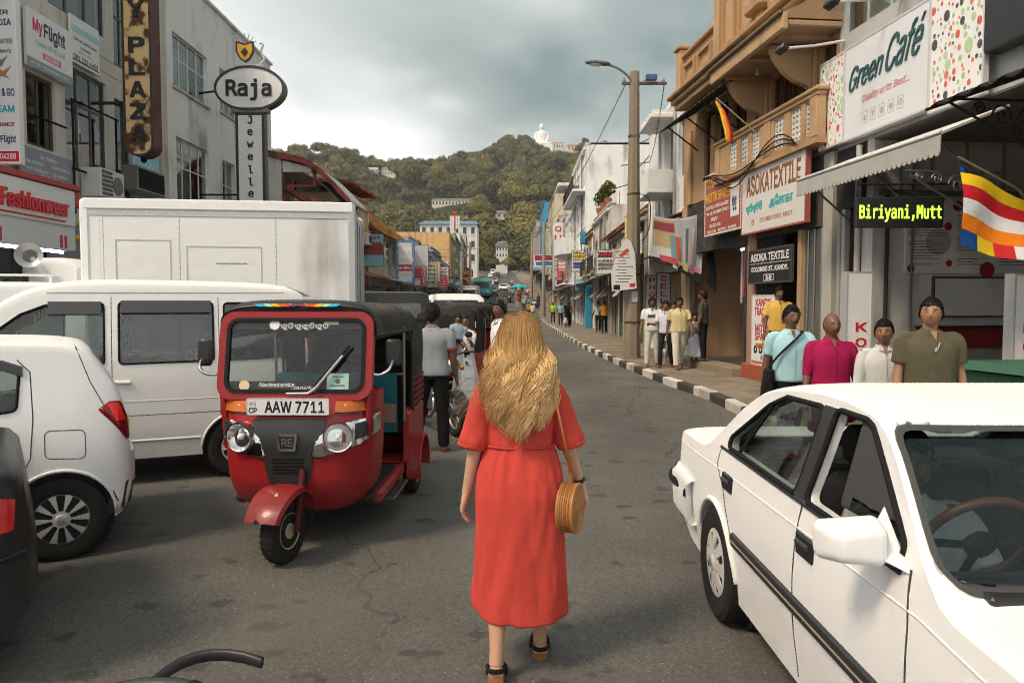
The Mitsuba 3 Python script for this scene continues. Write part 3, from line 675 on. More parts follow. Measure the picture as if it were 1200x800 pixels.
def dark_car():
 t = thing('saloon_car', 'black car with a red and clear tail lamp, cut off at the lower left', 'car', at(-4.322, 2.731, 0, 214))
 K = (.012, .012, .014)
 top = [(-2.15, .62), (-2.12, .90), (-2.05, .985), (-1.7, 1.01), (-1.5, 1.03), (-.95, 1.36), (-.5, 1.44), (.1, 1.45), (.4, 1.40), (1.05, 1.0), (1.3, .93), (1.9, .82), (2.05, .70), (2.1, .55)]
 bot = [(-2.15, .40), (-2.05, .28), (-1.7, .22), (1.7, .2), (2.1, .3)]
 wid = [(-2.15, .60), (-2.12, .70), (-2.02, .80), (-1.8, .845), (-1.2, .86), (1.2, .85), (1.9, .76), (2.1, .56)]
 sec = [(.15, .94), (.35, .985), (.60, 1.0), (.8, .985), (.95, .95), (1.1, .89), (1.3, .80), (1.48, .74)]
 c = Car(top, bot, wid, sec, rc=.10, n=3.6)
 rear = [(-1.1, 1.06), (-.32, 1.0), (-.32, 1.34), (-.72, 1.33)]; front = [(-.22, 1.0), (.80, .98), (.35, 1.33), (-.22, 1.345)]
 ws = ([(-.66, 1.0), (.66, 1.0), (.55, 1.38), (-.55, 1.38)], .35, 1.2); bl = ([(-.6, 1.05), (.6, 1.05), (.5, 1.34), (-.5, 1.34)], -1.6, -.8)
 common_car(t, c, K, [rear, front], ws, bl, (-1.4, 1.0), -1.28, 1.35, .31, .19, .20, .345, .3, [[(-.27, .98), (-.28, .3)], [(-1.12, 1.0), (-1.0, .7), (-.9, .3)], [(.9, .96), (.92, .3)]], 'dark_tint', 'dark_tint')
 for sd in (1, -1):
  k = part(t, 'tail_light', patch(c, [(-1.70, .86), (-1.88, .885), (-2.07, .84), (-2.06, .71), (-1.9, .70)], sd, .008, -2.15, -1.6, .36), 'gloss', (.50, .015, .02), 30)
  part(k, 'reversing_lens', patch(c, [(-1.84, .80), (-1.99, .80), (-2.0, .745), (-1.86, .73)], sd, .011, -2.15, -1.6, .45), 'gloss', (.75, .75, .76), 30)
  part(t, 'bumper_crease', seam(c, [(-1.62, .60), (-1.9, .58), (-2.1, .60)], .012, sd, off=.0), 'paint', K, True)
  part(t, 'reflector', cbox(-2.11, -2.06, sd * .58, sd * .70, .36, .40, .006), 'gloss', (.4, .02, .02))
dark_car()
def van():
 t = thing('passenger_van', 'white passenger van with dark side windows behind the red three-wheeler', 'van', at(-4.145, 7.545, 0, 204))
 W = (.74, .735, .71)
 top = [(-2.02, .9), (-2.0, 1.4), (-1.92, 1.78), (-1.75, 1.875), (-1.3, 1.915), (-.2, 1.93), (.2, 1.91), (.5, 1.84), (.72, 1.72), (1.30, 1.22), (1.45, 1.12), (1.65, .98), (1.72, .7)]
 bot = [(-2.02, .42), (-1.9, .30), (-1.6, .25), (1.4, .25), (1.72, .35)]
 wid = [(-2.02, .70), (-1.99, .77), (-1.85, .82), (-1.4, .845), (.8, .845), (1.3, .81), (1.6, .70), (1.72, .55)]
 sec = [(.2, .95), (.38, .985), (.60, 1.0), (.95, 1.0), (1.15, .985), (1.4, .94), (1.7, .875), (1.95, .82)]
 c = Car(top, bot, wid, sec, rc=.12, n=4)
 w1 = [(-1.82, 1.17), (-1.13, 1.15), (-1.13, 1.70), (-1.70, 1.70)]
 w2 = [(-1.03, 1.15), (-.22, 1.14), (-.22, 1.705), (-1.03, 1.705)]
 w3 = [(-.10, 1.14), (1.02, 1.14), (1.05, 1.20), (.55, 1.60), (.36, 1.68), (-.10, 1.70)]
 ws = ([(-.66, 1.24), (.66, 1.24), (.58, 1.72), (-.58, 1.72)], .65, 1.4); bl = ([(-.62, 1.2), (.62, 1.2), (.56, 1.70), (-.56, 1.70)], -2.1, -1.8)
 common_car(t, c, W, [w1, w2, w3], ws, bl, (-1.88, 1.2), -1.25, 1.0, .30, .18, .18, .34, .36,
   [[(-.16, 1.76), (-.16, .9), (-.16, .30)], [(-1.08, 1.76), (-1.08, .62)], [(1.12, 1.16), (1.16, .7), (1.12, .30)], [(-1.75, .66), (-.16, .66)]], 'glass', 'dark_tint', glass_skip=((2, 1), (2, -1)))
 d = c.dome(.014, -.3, 1.4); tt = poly_in(w3)
 for sd in (1, -1):
  part(t, 'side_window', pick(d, lambda q: tt(q[:, 0], q[:, 2]) & (q[:, 1] * sd > .3)), 'tint', smooth=True, label='clear glass of the front door')
  for xs_, z in (((-1.01, -.6, -.24), 1.70), ((-.08, .2, .34), 1.69)):
   part(t, 'rain_visor', loft([[c.on(x, z + dz, sd, o) for dz, o in ((-.10, .008), (-.09, .026), (.015, .024), (.025, .004))][::(-1 if sd > 0 else 1)] for x, dzz in zip(xs_, (0, 0, 0))]), 'satin', (.05, .05, .055), 30)
  for x in (-.24, -.05):
   k = part(t, 'door_handle', sidepart(c, cbox(x - .075, x + .075, -.01, .022, .955, .985, .008), x, .97, sd), 'paint', W, 30)
   part(k, 'lock', sidepart(c, ball((x + .055, .02, .97), .010, 6, 8), x, .97, sd), 'metal', (.4, .4, .4), True)
  part(t, 'waist_crease', seam(c, [(-1.9, .80), (1.5, .78)], .006, sd, off=-.001), 'paint', W, True)
  part(t, 'sill_crease', seam(c, [(-.9, .42), (.65, .42)], .012, sd, off=.0), 'paint', W, True)
  part(t, 'arch_lip', seam(c, [(-1.25 + .345 * math.cos(a), .30 + .345 * math.sin(a)) for a in np.linspace(.1, PI - .1, 20)], .012, sd, off=.002), 'paint', W, True)
  part(t, 'tail_light', cbox(-2.0, -1.90, sd * .70, sd * .785, 1.05, 1.70, .02), 'gloss', (.42, .012, .015), 30)
 for x, y_ in ((.15, .38), (.15, -.38), (-.75, 0), (-1.5, 0)):
  seat(t, x, y_, (.42, .37, .30), .42)
 part(t, 'rear_spoiler', hull([(-1.98, y_, z) for y_ in (-.6, .6) for z in (1.77, 1.80)] + [(-1.75, y_, 1.865) for y_ in (-.62, .62)]), 'paint', W, 30)
 part(t, 'window_strip', seam(c, [(-1.7, 1.80), (.35, 1.79)], .006, 1), 'satin', (.3, .3, .3), True)
van()
def announcer_van():
 t = thing('delivery_van', 'white van with a roof-mounted loudspeaker, partly hidden behind the passenger van', 'van', at(-7.571, 9.866, 0, 200))
 W = (.78, .78, .77)
 top = [(-1.9, 1.0), (-1.88, 1.7), (-1.7, 1.93), (-1.2, 1.98), (.9, 1.98), (1.25, 1.90), (1.72, 1.2), (1.8, 1.0), (1.86, .7)]
 wid = [(-1.9, .74), (-1.86, .80), (-1.7, .82), (1.3, .82), (1.75, .76), (1.86, .66)]
 sec = [(.2, .95), (.4, .99), (.9, 1.0), (1.2, .975), (1.6, .90), (1.98, .83)]
 c = Car(top, [(-1.9, .4), (-1.7, .25), (1.7, .25), (1.86, .35)], wid, sec, rc=.12, n=4)
 w1 = [(-1.62, 1.22), (.55, 1.2), (.55, 1.70), (-1.62, 1.70)]; w2 = [(.66, 1.2), (1.46, 1.19), (1.20, 1.66), (.66, 1.70)]
 ws = ([(-.66, 1.25), (.66, 1.25), (.6, 1.78), (-.6, 1.78)], 1.2, 1.9); bl = ([(-.64, 1.22), (.64, 1.22), (.58, 1.76), (-.58, 1.76)], -1.95, -1.6)
 common_car(t, c, W, [w1, w2], ws, bl, (-1.75, 1.6), -1.1, 1.2, .29, .17, .18, .33, .36, [[(.6, 1.8), (.6, .3)], [(1.56, 1.1), (1.55, .3)]])
 part(t, 'roof_gutter', cat([tube([(-1.7, sd * .70, 1.90), (1.2, sd * .70, 1.88)], .012, 6) for sd in (-1,)]), 'paint', W, True)
 s = thing('loudspeaker', 'black box loudspeaker and grey horn on the van roof', 'loudspeaker', at(-6.671, 10.216, 1.985, 20))
 part(s, 'speaker_box', cbox(-.62, -.02, -.25, .25, .10, .44, .02), 'plain', (.014, .014, .015), 30)
 part(s, 'horn', xf(lathe([(.03, -.2), (.04, -.05), (.10, .12), (.17, .18), (.17, .19), (.09, .13), (.03, -.04)], 24), M_t(.16, -.05, .32), M_r('x', 80)), 'metal', (.5, .5, .5), 30)
 part(s, 'roof_rack', cat([box(-.7, .45, y_, y_ + .03, .07, .10) for y_ in (-.3, .28)] + [box(x, x + .03, -.3, .3, .07, .10) for x in (-.6, -.2, .2, .4)] + [box(x, x + .03, y_, y_ + .03, -.02, .08) for x in (-.66, .4) for y_ in (-.3, .28)]), 'satin', (.7, .7, .7), kind=None)
announcer_van()
def box_truck():
 t = thing('box_truck', 'big white box truck with a riveted plain cargo body, parked across the street', 'truck', at(-4.370, 11.569, 0, 188))
 W = (.66, .66, .65)
 x0, x1, y0, z0, z1 = -1.95, 1.64, 1.0, .95, 3.12
 b = part(t, 'cargo_box', cbox(x0, x1, -y0, y0, z0, z1, .03), 'wall', (.76, .76, .755), 30)
 fr = (.8, .8, .79)
 for sd in (1, -1):
  part(b, 'top_rail', cbox(x0 - .02, x1 + .02, sd * (y0 - .03), sd * (y0 + .03), z1 - .13, z1 + .015, .012), 'paint', fr, 30)
  part(b, 'rivet_band', cbox(x0 + .03, x1 - .03, sd * (y0 - .0), sd * (y0 + .012), z1 - .22, z1 - .135, .004), 'paint', (.5, .5, .5), 30)
  part(b, 'bottom_rail', cbox(x0 - .02, x1 + .02, sd * (y0 - .03), sd * (y0 + .025), z0 - .02, z0 + .12, .012), 'paint', fr, 30)
  for x in (x0, x1):
   part(b, 'corner_post', cbox(x - .06, x + .06, sd * (y0 - .05), sd * (y0 + .022), z0, z1 - .005, .02), 'paint', (.42, .43, .44) if x == x0 else fr, 30)
  riv = []
  for k in range(47):
   riv.append(ball((x0 + .12 + k * .073, sd * (y0 + .012), z1 - .175), .009, 4, 6))
  for x in (1.45, .42, -.88, -1.6):
   for k in range(24):
    riv.append(ball((x, sd * (y0 + .001), z0 + .2 + k * .08), .008, 4, 6))
  part(b, 'rivets', cat(riv), 'metal', (.45, .45, .45), kind='stuff')
  for xa, xb_, za in ((.52, 1.25, 2.56), (-.70, .32, 2.48)):
   for g in (box(xa, xb_, y0, y0 + .006, za, za + .016), box(xa, xa + .016, y0, y0 + .006, za - .95, za), box(xb_ - .016, xb_, y0, y0 + .006, za - .95, za)):
    part(b, 'plate_edge', xf(g, M_s(1, sd, 1)), 'paint', (.44, .43, .41))
  part(b, 'plate_edge', xf(box(-.50, -.08, y0, y0 + .006, 2.25, 2.262), M_s(1, sd, 1)), 'plain', (.2, .2, .2))
  for x in (.4, -.9, 1.4):
   part(b, 'panel_joint', xf(box(x, x + .008, y0, y0 + .003, z0 + .1, z1 - .22), M_s(1, sd, 1)), 'paint', (.40, .40, .39))
 part(b, 'rear_door', cat([cbox(x0 - .03, x0, -.92, -.01, z0 + .06, z1 - .16, .006)]), 'paint', (.5, .5, .5))
 part(b, 'rear_door', cat([cbox(x0 - .03, x0, .01, .92, z0 + .06, z1 - .16, .006)]), 'paint', (.5, .5, .5))
 for y_ in (-.3, .3):
  part(b, 'locking_bar', tube([(x0 - .045, y_, z0 + .05), (x0 - .045, y_, z1 - .18)], .015, 6), 'metal', (.5, .5, .5), True)
 part(t, 'chassis', cat([box(-1.9, 3.3, sd * .35, sd * .45, .62, .90) for sd in (1,)]), 'plain', (.03, .03, .03))
 part(t, 'chassis', cat([box(-1.9, 3.3, sd * .35, sd * .45, .62, .90) for sd in (-1,)]), 'plain', (.03, .03, .03))
 cab = Car([(1.78, 1.0), (1.80, 2.2), (2.2, 2.35), (3.2, 2.32), (3.5, 2.15), (3.75, 1.3), (3.8, 1.0)], [(1.78, .5), (3.8, .5)], [(1.78, .88), (3.4, .9), (3.7, .86), (3.8, .78)], [(.3, .97), (.9, 1.0), (1.4, .98), (2.3, .88)], rc=.12, n=4)
 wn = [(2.45, 1.35), (3.45, 1.33), (3.3, 2.05), (2.45, 2.08)]
 shell(cab, t, (.7, .7, .69), [wn], ([(-.7, 1.4), (.7, 1.4), (.66, 2.1), (-.66, 2.1)], 3.3, 3.9), None, (2.15, 3.6), [], n=30)
 glaze(cab, t, [wn], ([(-.7, 1.4), (.7, 1.4), (.66, 2.1), (-.66, 2.1)], 3.3, 3.9), None, (2.15, 3.6), 'tint')
 for x in (-1.1, 2.95):
  for sd in (1, -1):
   wheel(t, x, sd * .82, .42, .24, .24, sd, 6, (.3, .3, .3), lod=True)
box_truck()
# ---------------------------------------------------------------- three-wheelers
def cowl_ring(z, off=0.):
 w = float(PchipInterpolator([.26, .32, .42, .55, .72, 1.08], [.34, .43, .495, .518, .53, .532])(z)) + off
 xf = float(PchipInterpolator([.26, .36, .52, .74, .92, 1.02, 1.08], [1.58, 1.67, 1.73, 1.735, 1.70, 1.655, 1.60])(z)) + off
 xb = 1.18; t = np.linspace(0, PI, 33); n = 2 / 2.9
 x = xb + .12 + (xf - xb - .12) * np.abs(np.sin(t)) ** n; y = w * np.sign(np.cos(t)) * np.abs(np.cos(t)) ** n
 return np.r_[[[xb, w, z]], np.c_[x, y, 0 * x + z], [[xb, -w, z]]][::-1]
def cowl(off=0.):
 return loft([cowl_ring(z, off) for z in np.linspace(.26 - off, 1.08, 30)])
def on_cowl(poly, t, inner=.015):
 e = mani(xf(extr(poly, 1.3, 2.2), YZ))
 zs = np.linspace(.26, 1.08, 30)
 return unman((mani(weld(loft([cowl_ring(z, t) for z in zs]))) - mani(weld(loft([cowl_ring(z, -inner) + [0, 0, dz] for z, dz in zip(zs, np.r_[-.01, np.zeros(28), .01])])))) ^ e)
def rake(g, k=.20, z0=1.06):
 return mods(g, lambda v: np.c_[v[:, 0] - (v[:, 2] - z0) * k, v[:, 1], v[:, 2]])
SINHALA = [
 [[(.1, .75), (.05, .35), (.35, .05), (.75, .2), (.8, .6), (.5, .7), (.4, .45)], [(.15, .8), (.45, .98), (.8, .85)]],
 [[(.1, .7), (.1, .2), (.5, .05), (.85, .3), (.7, .65), (.4, .55), (.5, .3)], [(.5, .0), (.75, -.25), (1., -.05)]],
]
def squiggle(n, h, w, seed, r=None):
 """Rounded letter strokes, side by side."""
 q = np.random.default_rng(seed); out = []
 for i in range(n):
  for st in SINHALA[int(q.integers(0, 2))]:
   p = np.array(st, float) * [w / n * .86, h] + [i * w / n - w / 2, -h / 2]
   p[:, 0] += q.uniform(-.04, .04, len(p)) * w / n
   out.append(tube(np.c_[bez(p, 14), np.zeros(14)], r or h * .07, 4))
 return cat(out)
FRONT = np.array([[0, 0, 1, 0], [1, 0, 0, 0], [0, 1, 0, 0], [0, 0, 0, 1.]])
def three_wheeler(label, M, red=(.25, .004, .007), hood=(.040, .039, .036), plate='AAW 7711', detail=True, group=None, steer=-14):
 t = thing('three_wheeler', label, 'auto rickshaw', M, group)
 BK = (.016, .016, .017)
 # --- front body
 b = part(t, 'front_cowl', cowl(), 'paint', red, 40)
 part(b, 'front_panel', on_cowl(Polygon([(-.26, .925), (.26, .925), (.215, .80), (.165, .66), (.14, .52), (.10, .47), (-.10, .47), (-.14, .52), (-.165, .66), (-.215, .80)]).buffer(-.02).buffer(.02), .012), 'satin', BK, 30)
 for sd in (1, -1):
  q = [(.15, .675), (.20, .66), (.34, .705), (.46, .74), (.535, .79), (.535, .925), (.40, .905), (.27, .885), (.19, .79)]
  hk = part(t, 'headlight', on_cowl(Polygon([(sd * a, z) for a, z in q]).buffer(-.015).buffer(.015), .016), 'chrome', (.62, .62, .62), 30)
  part(hk, 'dark_corner', on_cowl(Polygon([(sd * a, z) for a, z in [(.43, .775), (.525, .80), (.525, .90), (.43, .885)]]), .019), 'satin', BK, 30)
  L = M_t(1.655, sd * .315, .805) @ M_r('z', sd * 14)
  part(hk, 'reflector', lathe([(.0, .03), (.03, .032), (.065, .05), (.088, .085), (.098, .088), (.102, .07), (.10, .0), (0, 0)][::-1], 28, 'x'), 'chrome', (.75, .75, .74), 30, local=L)
  part(hk, 'lens', grid([[(.088 + .016 * math.cos(a), .09 * math.sin(a) * math.cos(p), .09 * math.sin(a) * math.sin(p)) for p in np.linspace(0, 2 * PI, 25)] for a in np.linspace(.01, PI / 2, 8)]), 'glass', smooth=True, local=L)
  part(hk, 'bulb', ball((.06, 0, 0), .022, 8, 10), 'gloss', (.8, .8, .75), True, local=L)
  ik = part(t, 'indicator', on_cowl(sbox(min(sd * .30, sd * .50), .965, max(sd * .30, sd * .50), 1.035), .022), 'gloss', (.42, .10, .008), 30)
  part(ik, 'amber_bulb', ball((1.62, sd * .36, 1.0), .025, 8, 10), 'gloss', (.8, .25, .01), True)
  if detail:
   part(t, 'cowl_pinstripe', on_cowl(sbox(min(sd * .27, sd * .535), .940, max(sd * .27, sd * .535), .948), .003), 'satin', (.06, .012, .012), 30)
 gk = numbered(t + '__badge')
 L = M_t(1.756, 0, .775) @ FRONT
 part(gk, 'badge_rim', extr(Polygon([(-.062, .05), (.062, .05), (.05, -.05), (-.05, -.05)]).buffer(.008) - Polygon([(-.054, .042), (.054, .042), (.043, -.043), (-.043, -.043)]), 0, .012), 'chrome', (.65, .65, .65), 30, local=L)
 part(gk, 'lettering', text('RE', .05, .078, depth=.008), 'chrome', (.6, .6, .6), local=L)
 for z in (.655, .632, .609, .586, .563):
  part(t, 'grille_slot', cbox(1.735, 1.752, -.105, .105, z, z + .012, .004), 'plain', (.006, .006, .006), 30)
 pk = part(t, 'number_plate', cbox(1.725, 1.733, -.275, .275, .955, 1.065, .004), 'satin', (.62, .63, .64), 30)
 if plate:
  ptext(pk, plate, M_t(1.733, .045, 1.008) @ FRONT, .072, (.02, .02, .03), w=.40, squash=.8)
  ptext(pk, 'CP', M_t(1.733, -.235, .985) @ FRONT, .035, (.02, .02, .03), w=.055)
  part(pk, 'emblem', squiggle(2, .025, .05, 5), 'plain', (.05, .05, .06), local=M_t(1.733, -.235, 1.035) @ FRONT)
  part(pk, 'plate_rim', xf(extr(rrect(-.277, .277, -.056, .056, .012) - rrect(-.27, .27, -.049, .049, .01), 0, .010), M_t(1.725, 0, 1.01) @ FRONT), 'satin', (.5, .5, .5), 30)
 # --- windscreen
 out_, inn = rrect(-.535, .535, 1.04, 1.640, .10), rrect(-.475, .475, 1.095, 1.590, .075)
 fk = part(t, 'windscreen_frame', rake(xf(extr(out_ - inn, 1.545, 1.61), YZ)), 'paint', red, 30)
 part(fk, 'seal', rake(xf(extr(inn.buffer(.008) - inn.buffer(-.016), 1.585, 1.622), YZ)), 'plain', BK, 30)
 part(t, 'windscreen', rake(xf(grid([[(x, y_, 0) for x in (-.47, .47)] for y_ in (1.10, 1.585)]), np.array([[0, 0, 1, 1.60], [1, 0, 0, 0], [0, 1, 0, 0], [0, 0, 0, 1.]]))), 'tint')
 part(t, 'top_band', rake(xf(extr(rrect(-.465, .465, 1.515, 1.585, .03), 1.603, 1.605), YZ)), 'satin', BK)
 bk = part(t, 'bottom_band', rake(xf(extr(rrect(-.462, .462, 1.10, 1.165, .03), 1.603, 1.605), YZ)), 'satin', BK)
 part(t, 'wiper', tube([(1.64, -.04, 1.082), (1.645, .11, 1.088), (1.64, .16, 1.12), (1.602, .34, 1.345)], (.012, .006), 6), 'metal', (.42, .42, .43), True)
 part(t, 'wiper', tube([(1.634, .15, 1.135), (1.588, .385, 1.41)], .010, 6), 'plain', BK, True)
 if detail:
  R_ = lambda y_, z: M_t(1.606 - (z - 1.06) * .20, y_, z) @ M_r('y', -11.3) @ FRONT
  part(t, 'sinhala_lettering', squiggle(7, .04, .34, 2, .0035), 'plain', (.75, .75, .75), local=R_(.06, 1.545))
  part(t, 'emblem_sticker', extr(union_all([Point(.025 * math.cos(a), .025 * math.sin(a)).buffer(.013) for a in np.arange(8) * PI / 4] + [Point(0, 0).buffer(.02)]), 0, .002), 'plain', (.7, .7, .7), local=R_(-.155, 1.55))
  ptext(bk, 'Nadeekshika', R_(-.12, 1.142), .030, (.75, .75, .75), w=.24, italic=.35, bold=False)
  ptext(bk, 'Janidu', R_(.06, 1.120), .028, (.75, .75, .75), w=.15, italic=.35, bold=False)
  part(bk, 'round_sticker', extr(Point(0, 0).buffer(.036), 0, .002), 'plain', (.62, .5, .33), local=R_(-.345, 1.135))
  part(t, 'permit_sticker', extr(sbox(-.05, -.025, .05, .025), 0, .002), 'plain', (.30, .42, .33), local=R_(.24, 1.575))
  st = part(t, 'permit_sticker', extr(sbox(-.075, -.055, .075, .055), 0, .002), 'plain', (.33, .50, .45), local=R_(.30, 1.165))
  part(st, 'print', extr(union_all([sbox(-.05, -.035, .05, -.025), sbox(-.04, .028, .04, .036), Point(0, .0).buffer(.018)]), .002, .003), 'plain', (.12, .14, .12), local=R_(.30, 1.165))
 # --- hood
 def arch(x, zt, hw_, zs, n=26):
  t_ = np.linspace(0, PI, n); k = 2 / 4.2
  y_ = hw_ * np.sign(np.cos(t_)) * np.abs(np.cos(t_)) ** k; z_ = zs + (zt - zs) * np.abs(np.sin(t_)) ** k
  return np.c_[0 * t_ + x, y_, z_]
 xs = [1.46, 1.42, 1.30, 1.05, .85, .6, .35, .15, -.1, -.35, -.5, -.58]
 zt = [1.66, 1.685, 1.70, 1.692, 1.705, 1.70, 1.71, 1.70, 1.695, 1.67, 1.60, 1.45]
 up = np.array([arch(x, z, .55, 1.46 if x > .30 else 1.38) for x, z in zip(xs, zt)]); lo = up.copy(); lo[:, :, 2] -= .012; lo[:, :, 1] *= .985
 hk = part(t, 'hood', loft(np.concatenate([up, lo[:, ::-1]], 1)), 'matte', hood, 40, label='weathered dark canvas hood')
 vz = np.array([arch(x, z, .545, zs_) for x, z, zs_ in ((1.475, 1.640, 1.50), (1.49, 1.662, 1.48), (1.475, 1.688, 1.46), (1.42, 1.704, 1.45))])
 vl = vz.copy(); vl[:, :, 0] -= .012
 part(t, 'visor', loft(np.concatenate([vz + [0, 0, .02], vl[:, ::-1]], 1)), 'satin', BK, 40)
 if detail:
  for sd in (1, -1):
   for i_, (a, w_, c_) in enumerate([(.045, .03, (.30, .02, .12)), (.08, .055, (.60, .09, .02)), (.14, .05, (.75, .42, .03)), (.195, .045, (.38, .62, .45)), (.245, .06, (.04, .38, .62))]):
    q = Polygon([(sd * a, 0), (sd * (a + w_), 0), (sd * (a + w_ - .03), -.022), (sd * (a - .03), -.022)])
    part(t, 'visor_stripe', extr(q, 0, .004), 'plain', c_, local=M_t(1.492, 0, 1.694) @ M_r('y', -24) @ FRONT)
  for y_ in (-.05, .06):
   part(t, 'hood_stud', lathe([(0, .012), (.012, .008), (.014, 0), (0, 0)][::-1], 10), 'metal', (.5, .5, .5), True, local=M_t(1.49, y_, 1.685))
 for sd in (1, -1):
  P = np.array([[(x, sd * (.565 + .012 * math.sin(9 * x + 5 * z)), z) for z in np.linspace(.76, 1.46, 8)] for x in np.linspace(-.54, .06, 7)])
  part(t, 'side_curtain', slab(P if sd < 0 else P[::-1], (0, sd, 0), .01), 'matte', hood, True)
  part(t, 'hood_edge', tube([(.06, sd * .572, .74), (.09, sd * .575, 1.2), (.16, sd * .572, 1.40), (.32, sd * .57, 1.47), (1.44, sd * .55, 1.475)], .014, 6), 'matte', hood, True)
  part(t, 'hood_bow', tube([(.36, sd * .545, .70), (.36, sd * .545, 1.50)], .013, 8), 'metal', (.25, .25, .25), True)
  part(t, 'front_post', rake(tube([(1.50, sd * .49, .70), (1.555, sd * .505, 1.06), (1.50, sd * .51, 1.55)], .026, 8), .08), 'paint', red, True)
 P = np.array([[(-.585 + .02 * math.sin(4 * y_), y_, z) for z in np.linspace(.78, 1.50, 6)] for y_ in np.linspace(-.56, .56, 9)])
 part(t, 'rear_curtain', slab(P, (-1, 0, 0), .01), 'matte', hood, True)
 # --- floor, tub, rear wings
 part(t, 'floor', cbox(-.5, 1.40, -.50, .50, .285, .325, .01), 'plain', (.03, .03, .03), 30)
 tub = mani(cbox(-.60, .36, -.575, .575, .31, .80, .05)) - mani(cbox(-.56, .40, -.535, .535, .34, 1.0, .03))
 for sd in (1, -1):
  tub = tub - mani(lathe([(0, sd * .40), (.27, sd * .40), (.27, sd * .62), (0, sd * .62)] if sd > 0 else [(0, -.62), (.27, -.62), (.27, -.40), (0, -.40)], 32, 'y'))
 part(t, 'rear_body', unman(tub), 'paint', red, 30)
 for sd in (1, -1):
  a = np.linspace(-.15, PI + .10, 20)
  R1 = [[(.27 * math.cos(q), y_, .235 + .27 * math.sin(q)), (.30 * math.cos(q), y_, .235 + .30 * math.sin(q)), (.30 * math.cos(q), y2, .235 + .30 * math.sin(q)), (.27 * math.cos(q), y2, .235 + .27 * math.sin(q))] for q in a for y_, y2 in ((sd * .55, sd * .655),)]
  wk = part(t, 'rear_wing', loft(R1) if sd < 0 else flip(loft(R1)), 'paint', red, 40)
  part(wk, 'wing_lip', tube([(.29 * math.cos(q), sd * .66, .235 + .29 * math.sin(q)) for q in a], .016, 6), 'paint', red, True)
  part(t, 'sill', cbox(.30, 1.30, sd * .46, sd * .535, .24, .335, .02), 'paint', red, 30)
  part(t, 'footstep', cbox(.50, 1.12, sd * .50, sd * .60, .215, .24, .01), 'metal', (.12, .12, .12), 30)
  for k in range(6):
   part(t, 'side_rib', cbox(-.50, .06, sd * .578, sd * .59, .80 + k * .055, .835 + k * .055, .008), 'matte', tuple(np.array(red) * .55 + .02), 30) if detail and k < 5 else None
 # --- seats and inside
 part(t, 'driver_seat_box', cbox(.58, .92, -.36, .36, .325, .62, .02), 'paint', red, 30)
 part(t, 'driver_seat', cbox(.56, .95, -.34, .34, .62, .71, .035), 'plain', BK, 30)
 part(t, 'driver_backrest', cbox(.52, .58, -.34, .34, .74, 1.05, .025), 'plain', BK, 30)
 part(t, 'partition', cbox(.44, .455, -.50, .50, .62, 1.12, .004), 'plain', (.02, .10, .12), 30)
 part(t, 'partition_poster', cbox(.455, .459, .14, .49, .70, .86, .002), 'plain', (.26, .16, .12))
 part(t, 'partition_poster', cbox(.455, .459, .14, .49, .90, 1.10, .002), 'plain', (.02, .12, .15))
 part(t, 'passenger_seat', cbox(-.30, .12, -.52, .52, .52, .64, .04), 'plain', (.03, .03, .03), 30)
 part(t, 'passenger_backrest', xf(cbox(-.06, .06, -.52, .52, 0, .55, .04), M_t(-.33, 0, .62), M_r('y', -12)), 'plain', (.03, .03, .03), 30)
 part(t, 'dashboard', cbox(1.20, 1.50, -.50, .50, .95, 1.085, .03), 'plain', BK, 30)
 part(t, 'steering_column', tube([(1.30, 0, .5), (1.12, 0, 1.02)], .03, 8), 'plain', BK, True)
 part(t, 'handlebar', tube([(1.0, -.36, 1.04), (1.10, -.2, 1.05), (1.12, 0, 1.03), (1.10, .2, 1.05), (1.0, .36, 1.04)], .018, 8), 'plain', BK, True)
 part(t, 'cross_bar', tube([(.36, -.545, 1.10), (.36, .545, 1.10)], .012, 6), 'metal', (.4, .4, .4), True)
 # --- mirrors
 for sd in (1, -1):
  mk = part(t, 'mirror', xf(cbox(-.02, .02, -.055, .055, -.095, .095, .018), M_t(1.47, sd * .665, 1.355), M_r('z', sd * 8)), 'satin', BK, 40)
  part(mk, 'mirror_arm', tube(bez([(1.55, sd * .53, 1.225), (1.585, sd * .58, 1.21), (1.59, sd * .64, 1.235), (1.55, sd * .665, 1.285), (1.50, sd * .665, 1.31)], 14), .011, 8), 'chrome', (.6, .6, .6), True)
 # --- front wheel and mudguard
 S = M_t(1.85, 0, 0) @ M_r('z', steer)
 prof = [(.235, -.095), (.262, -.085), (.275, -.04), (.278, 0), (.275, .04), (.262, .085), (.235, .095), (.25, .03), (.252, 0), (.25, -.03)]
 a = np.linspace(.42, PI * .84, 18)
 fg = loft([[((r_) * math.cos(q) * (1.12 if q < PI / 2 else 1.0), y_ * (1.2 - .25 * abs(q - 1.3) / 1.4) * 1.25, .215 + (r_ + .02) * math.sin(q)) for r_, y_ in prof] for q in a])
 mg = part(t, 'front_mudguard', fg, 'paint', tuple(np.array(red) * .8), 40, local=S)
 if detail:
  part(mg, 'chipped_patch', extr(Polygon([(-.035, -.008), (-.01, -.02), (.035, .012), (.01, .022)]).buffer(.006), 0, .003), 'plain', (.45, .36, .24), local=S @ M_t(.155, .045, .462) @ M_r('y', 44))
  part(mg, 'star_sticker', extr(Polygon([(.022 * (1 if k % 2 == 0 else .4) * math.cos(k * PI / 4), .022 * (1 if k % 2 == 0 else .4) * math.sin(k * PI / 4)) for k in range(8)]), 0, .003), 'plain', BK, local=S @ M_t(.285, -.015, .345) @ FRONT)
 wk = numbered(t + '__front_wheel')
 part(wk, 'tyre', tyre(.212, .105, .115), 'plain', RUBBER, 30, local=S @ M_t(0, 0, .212))
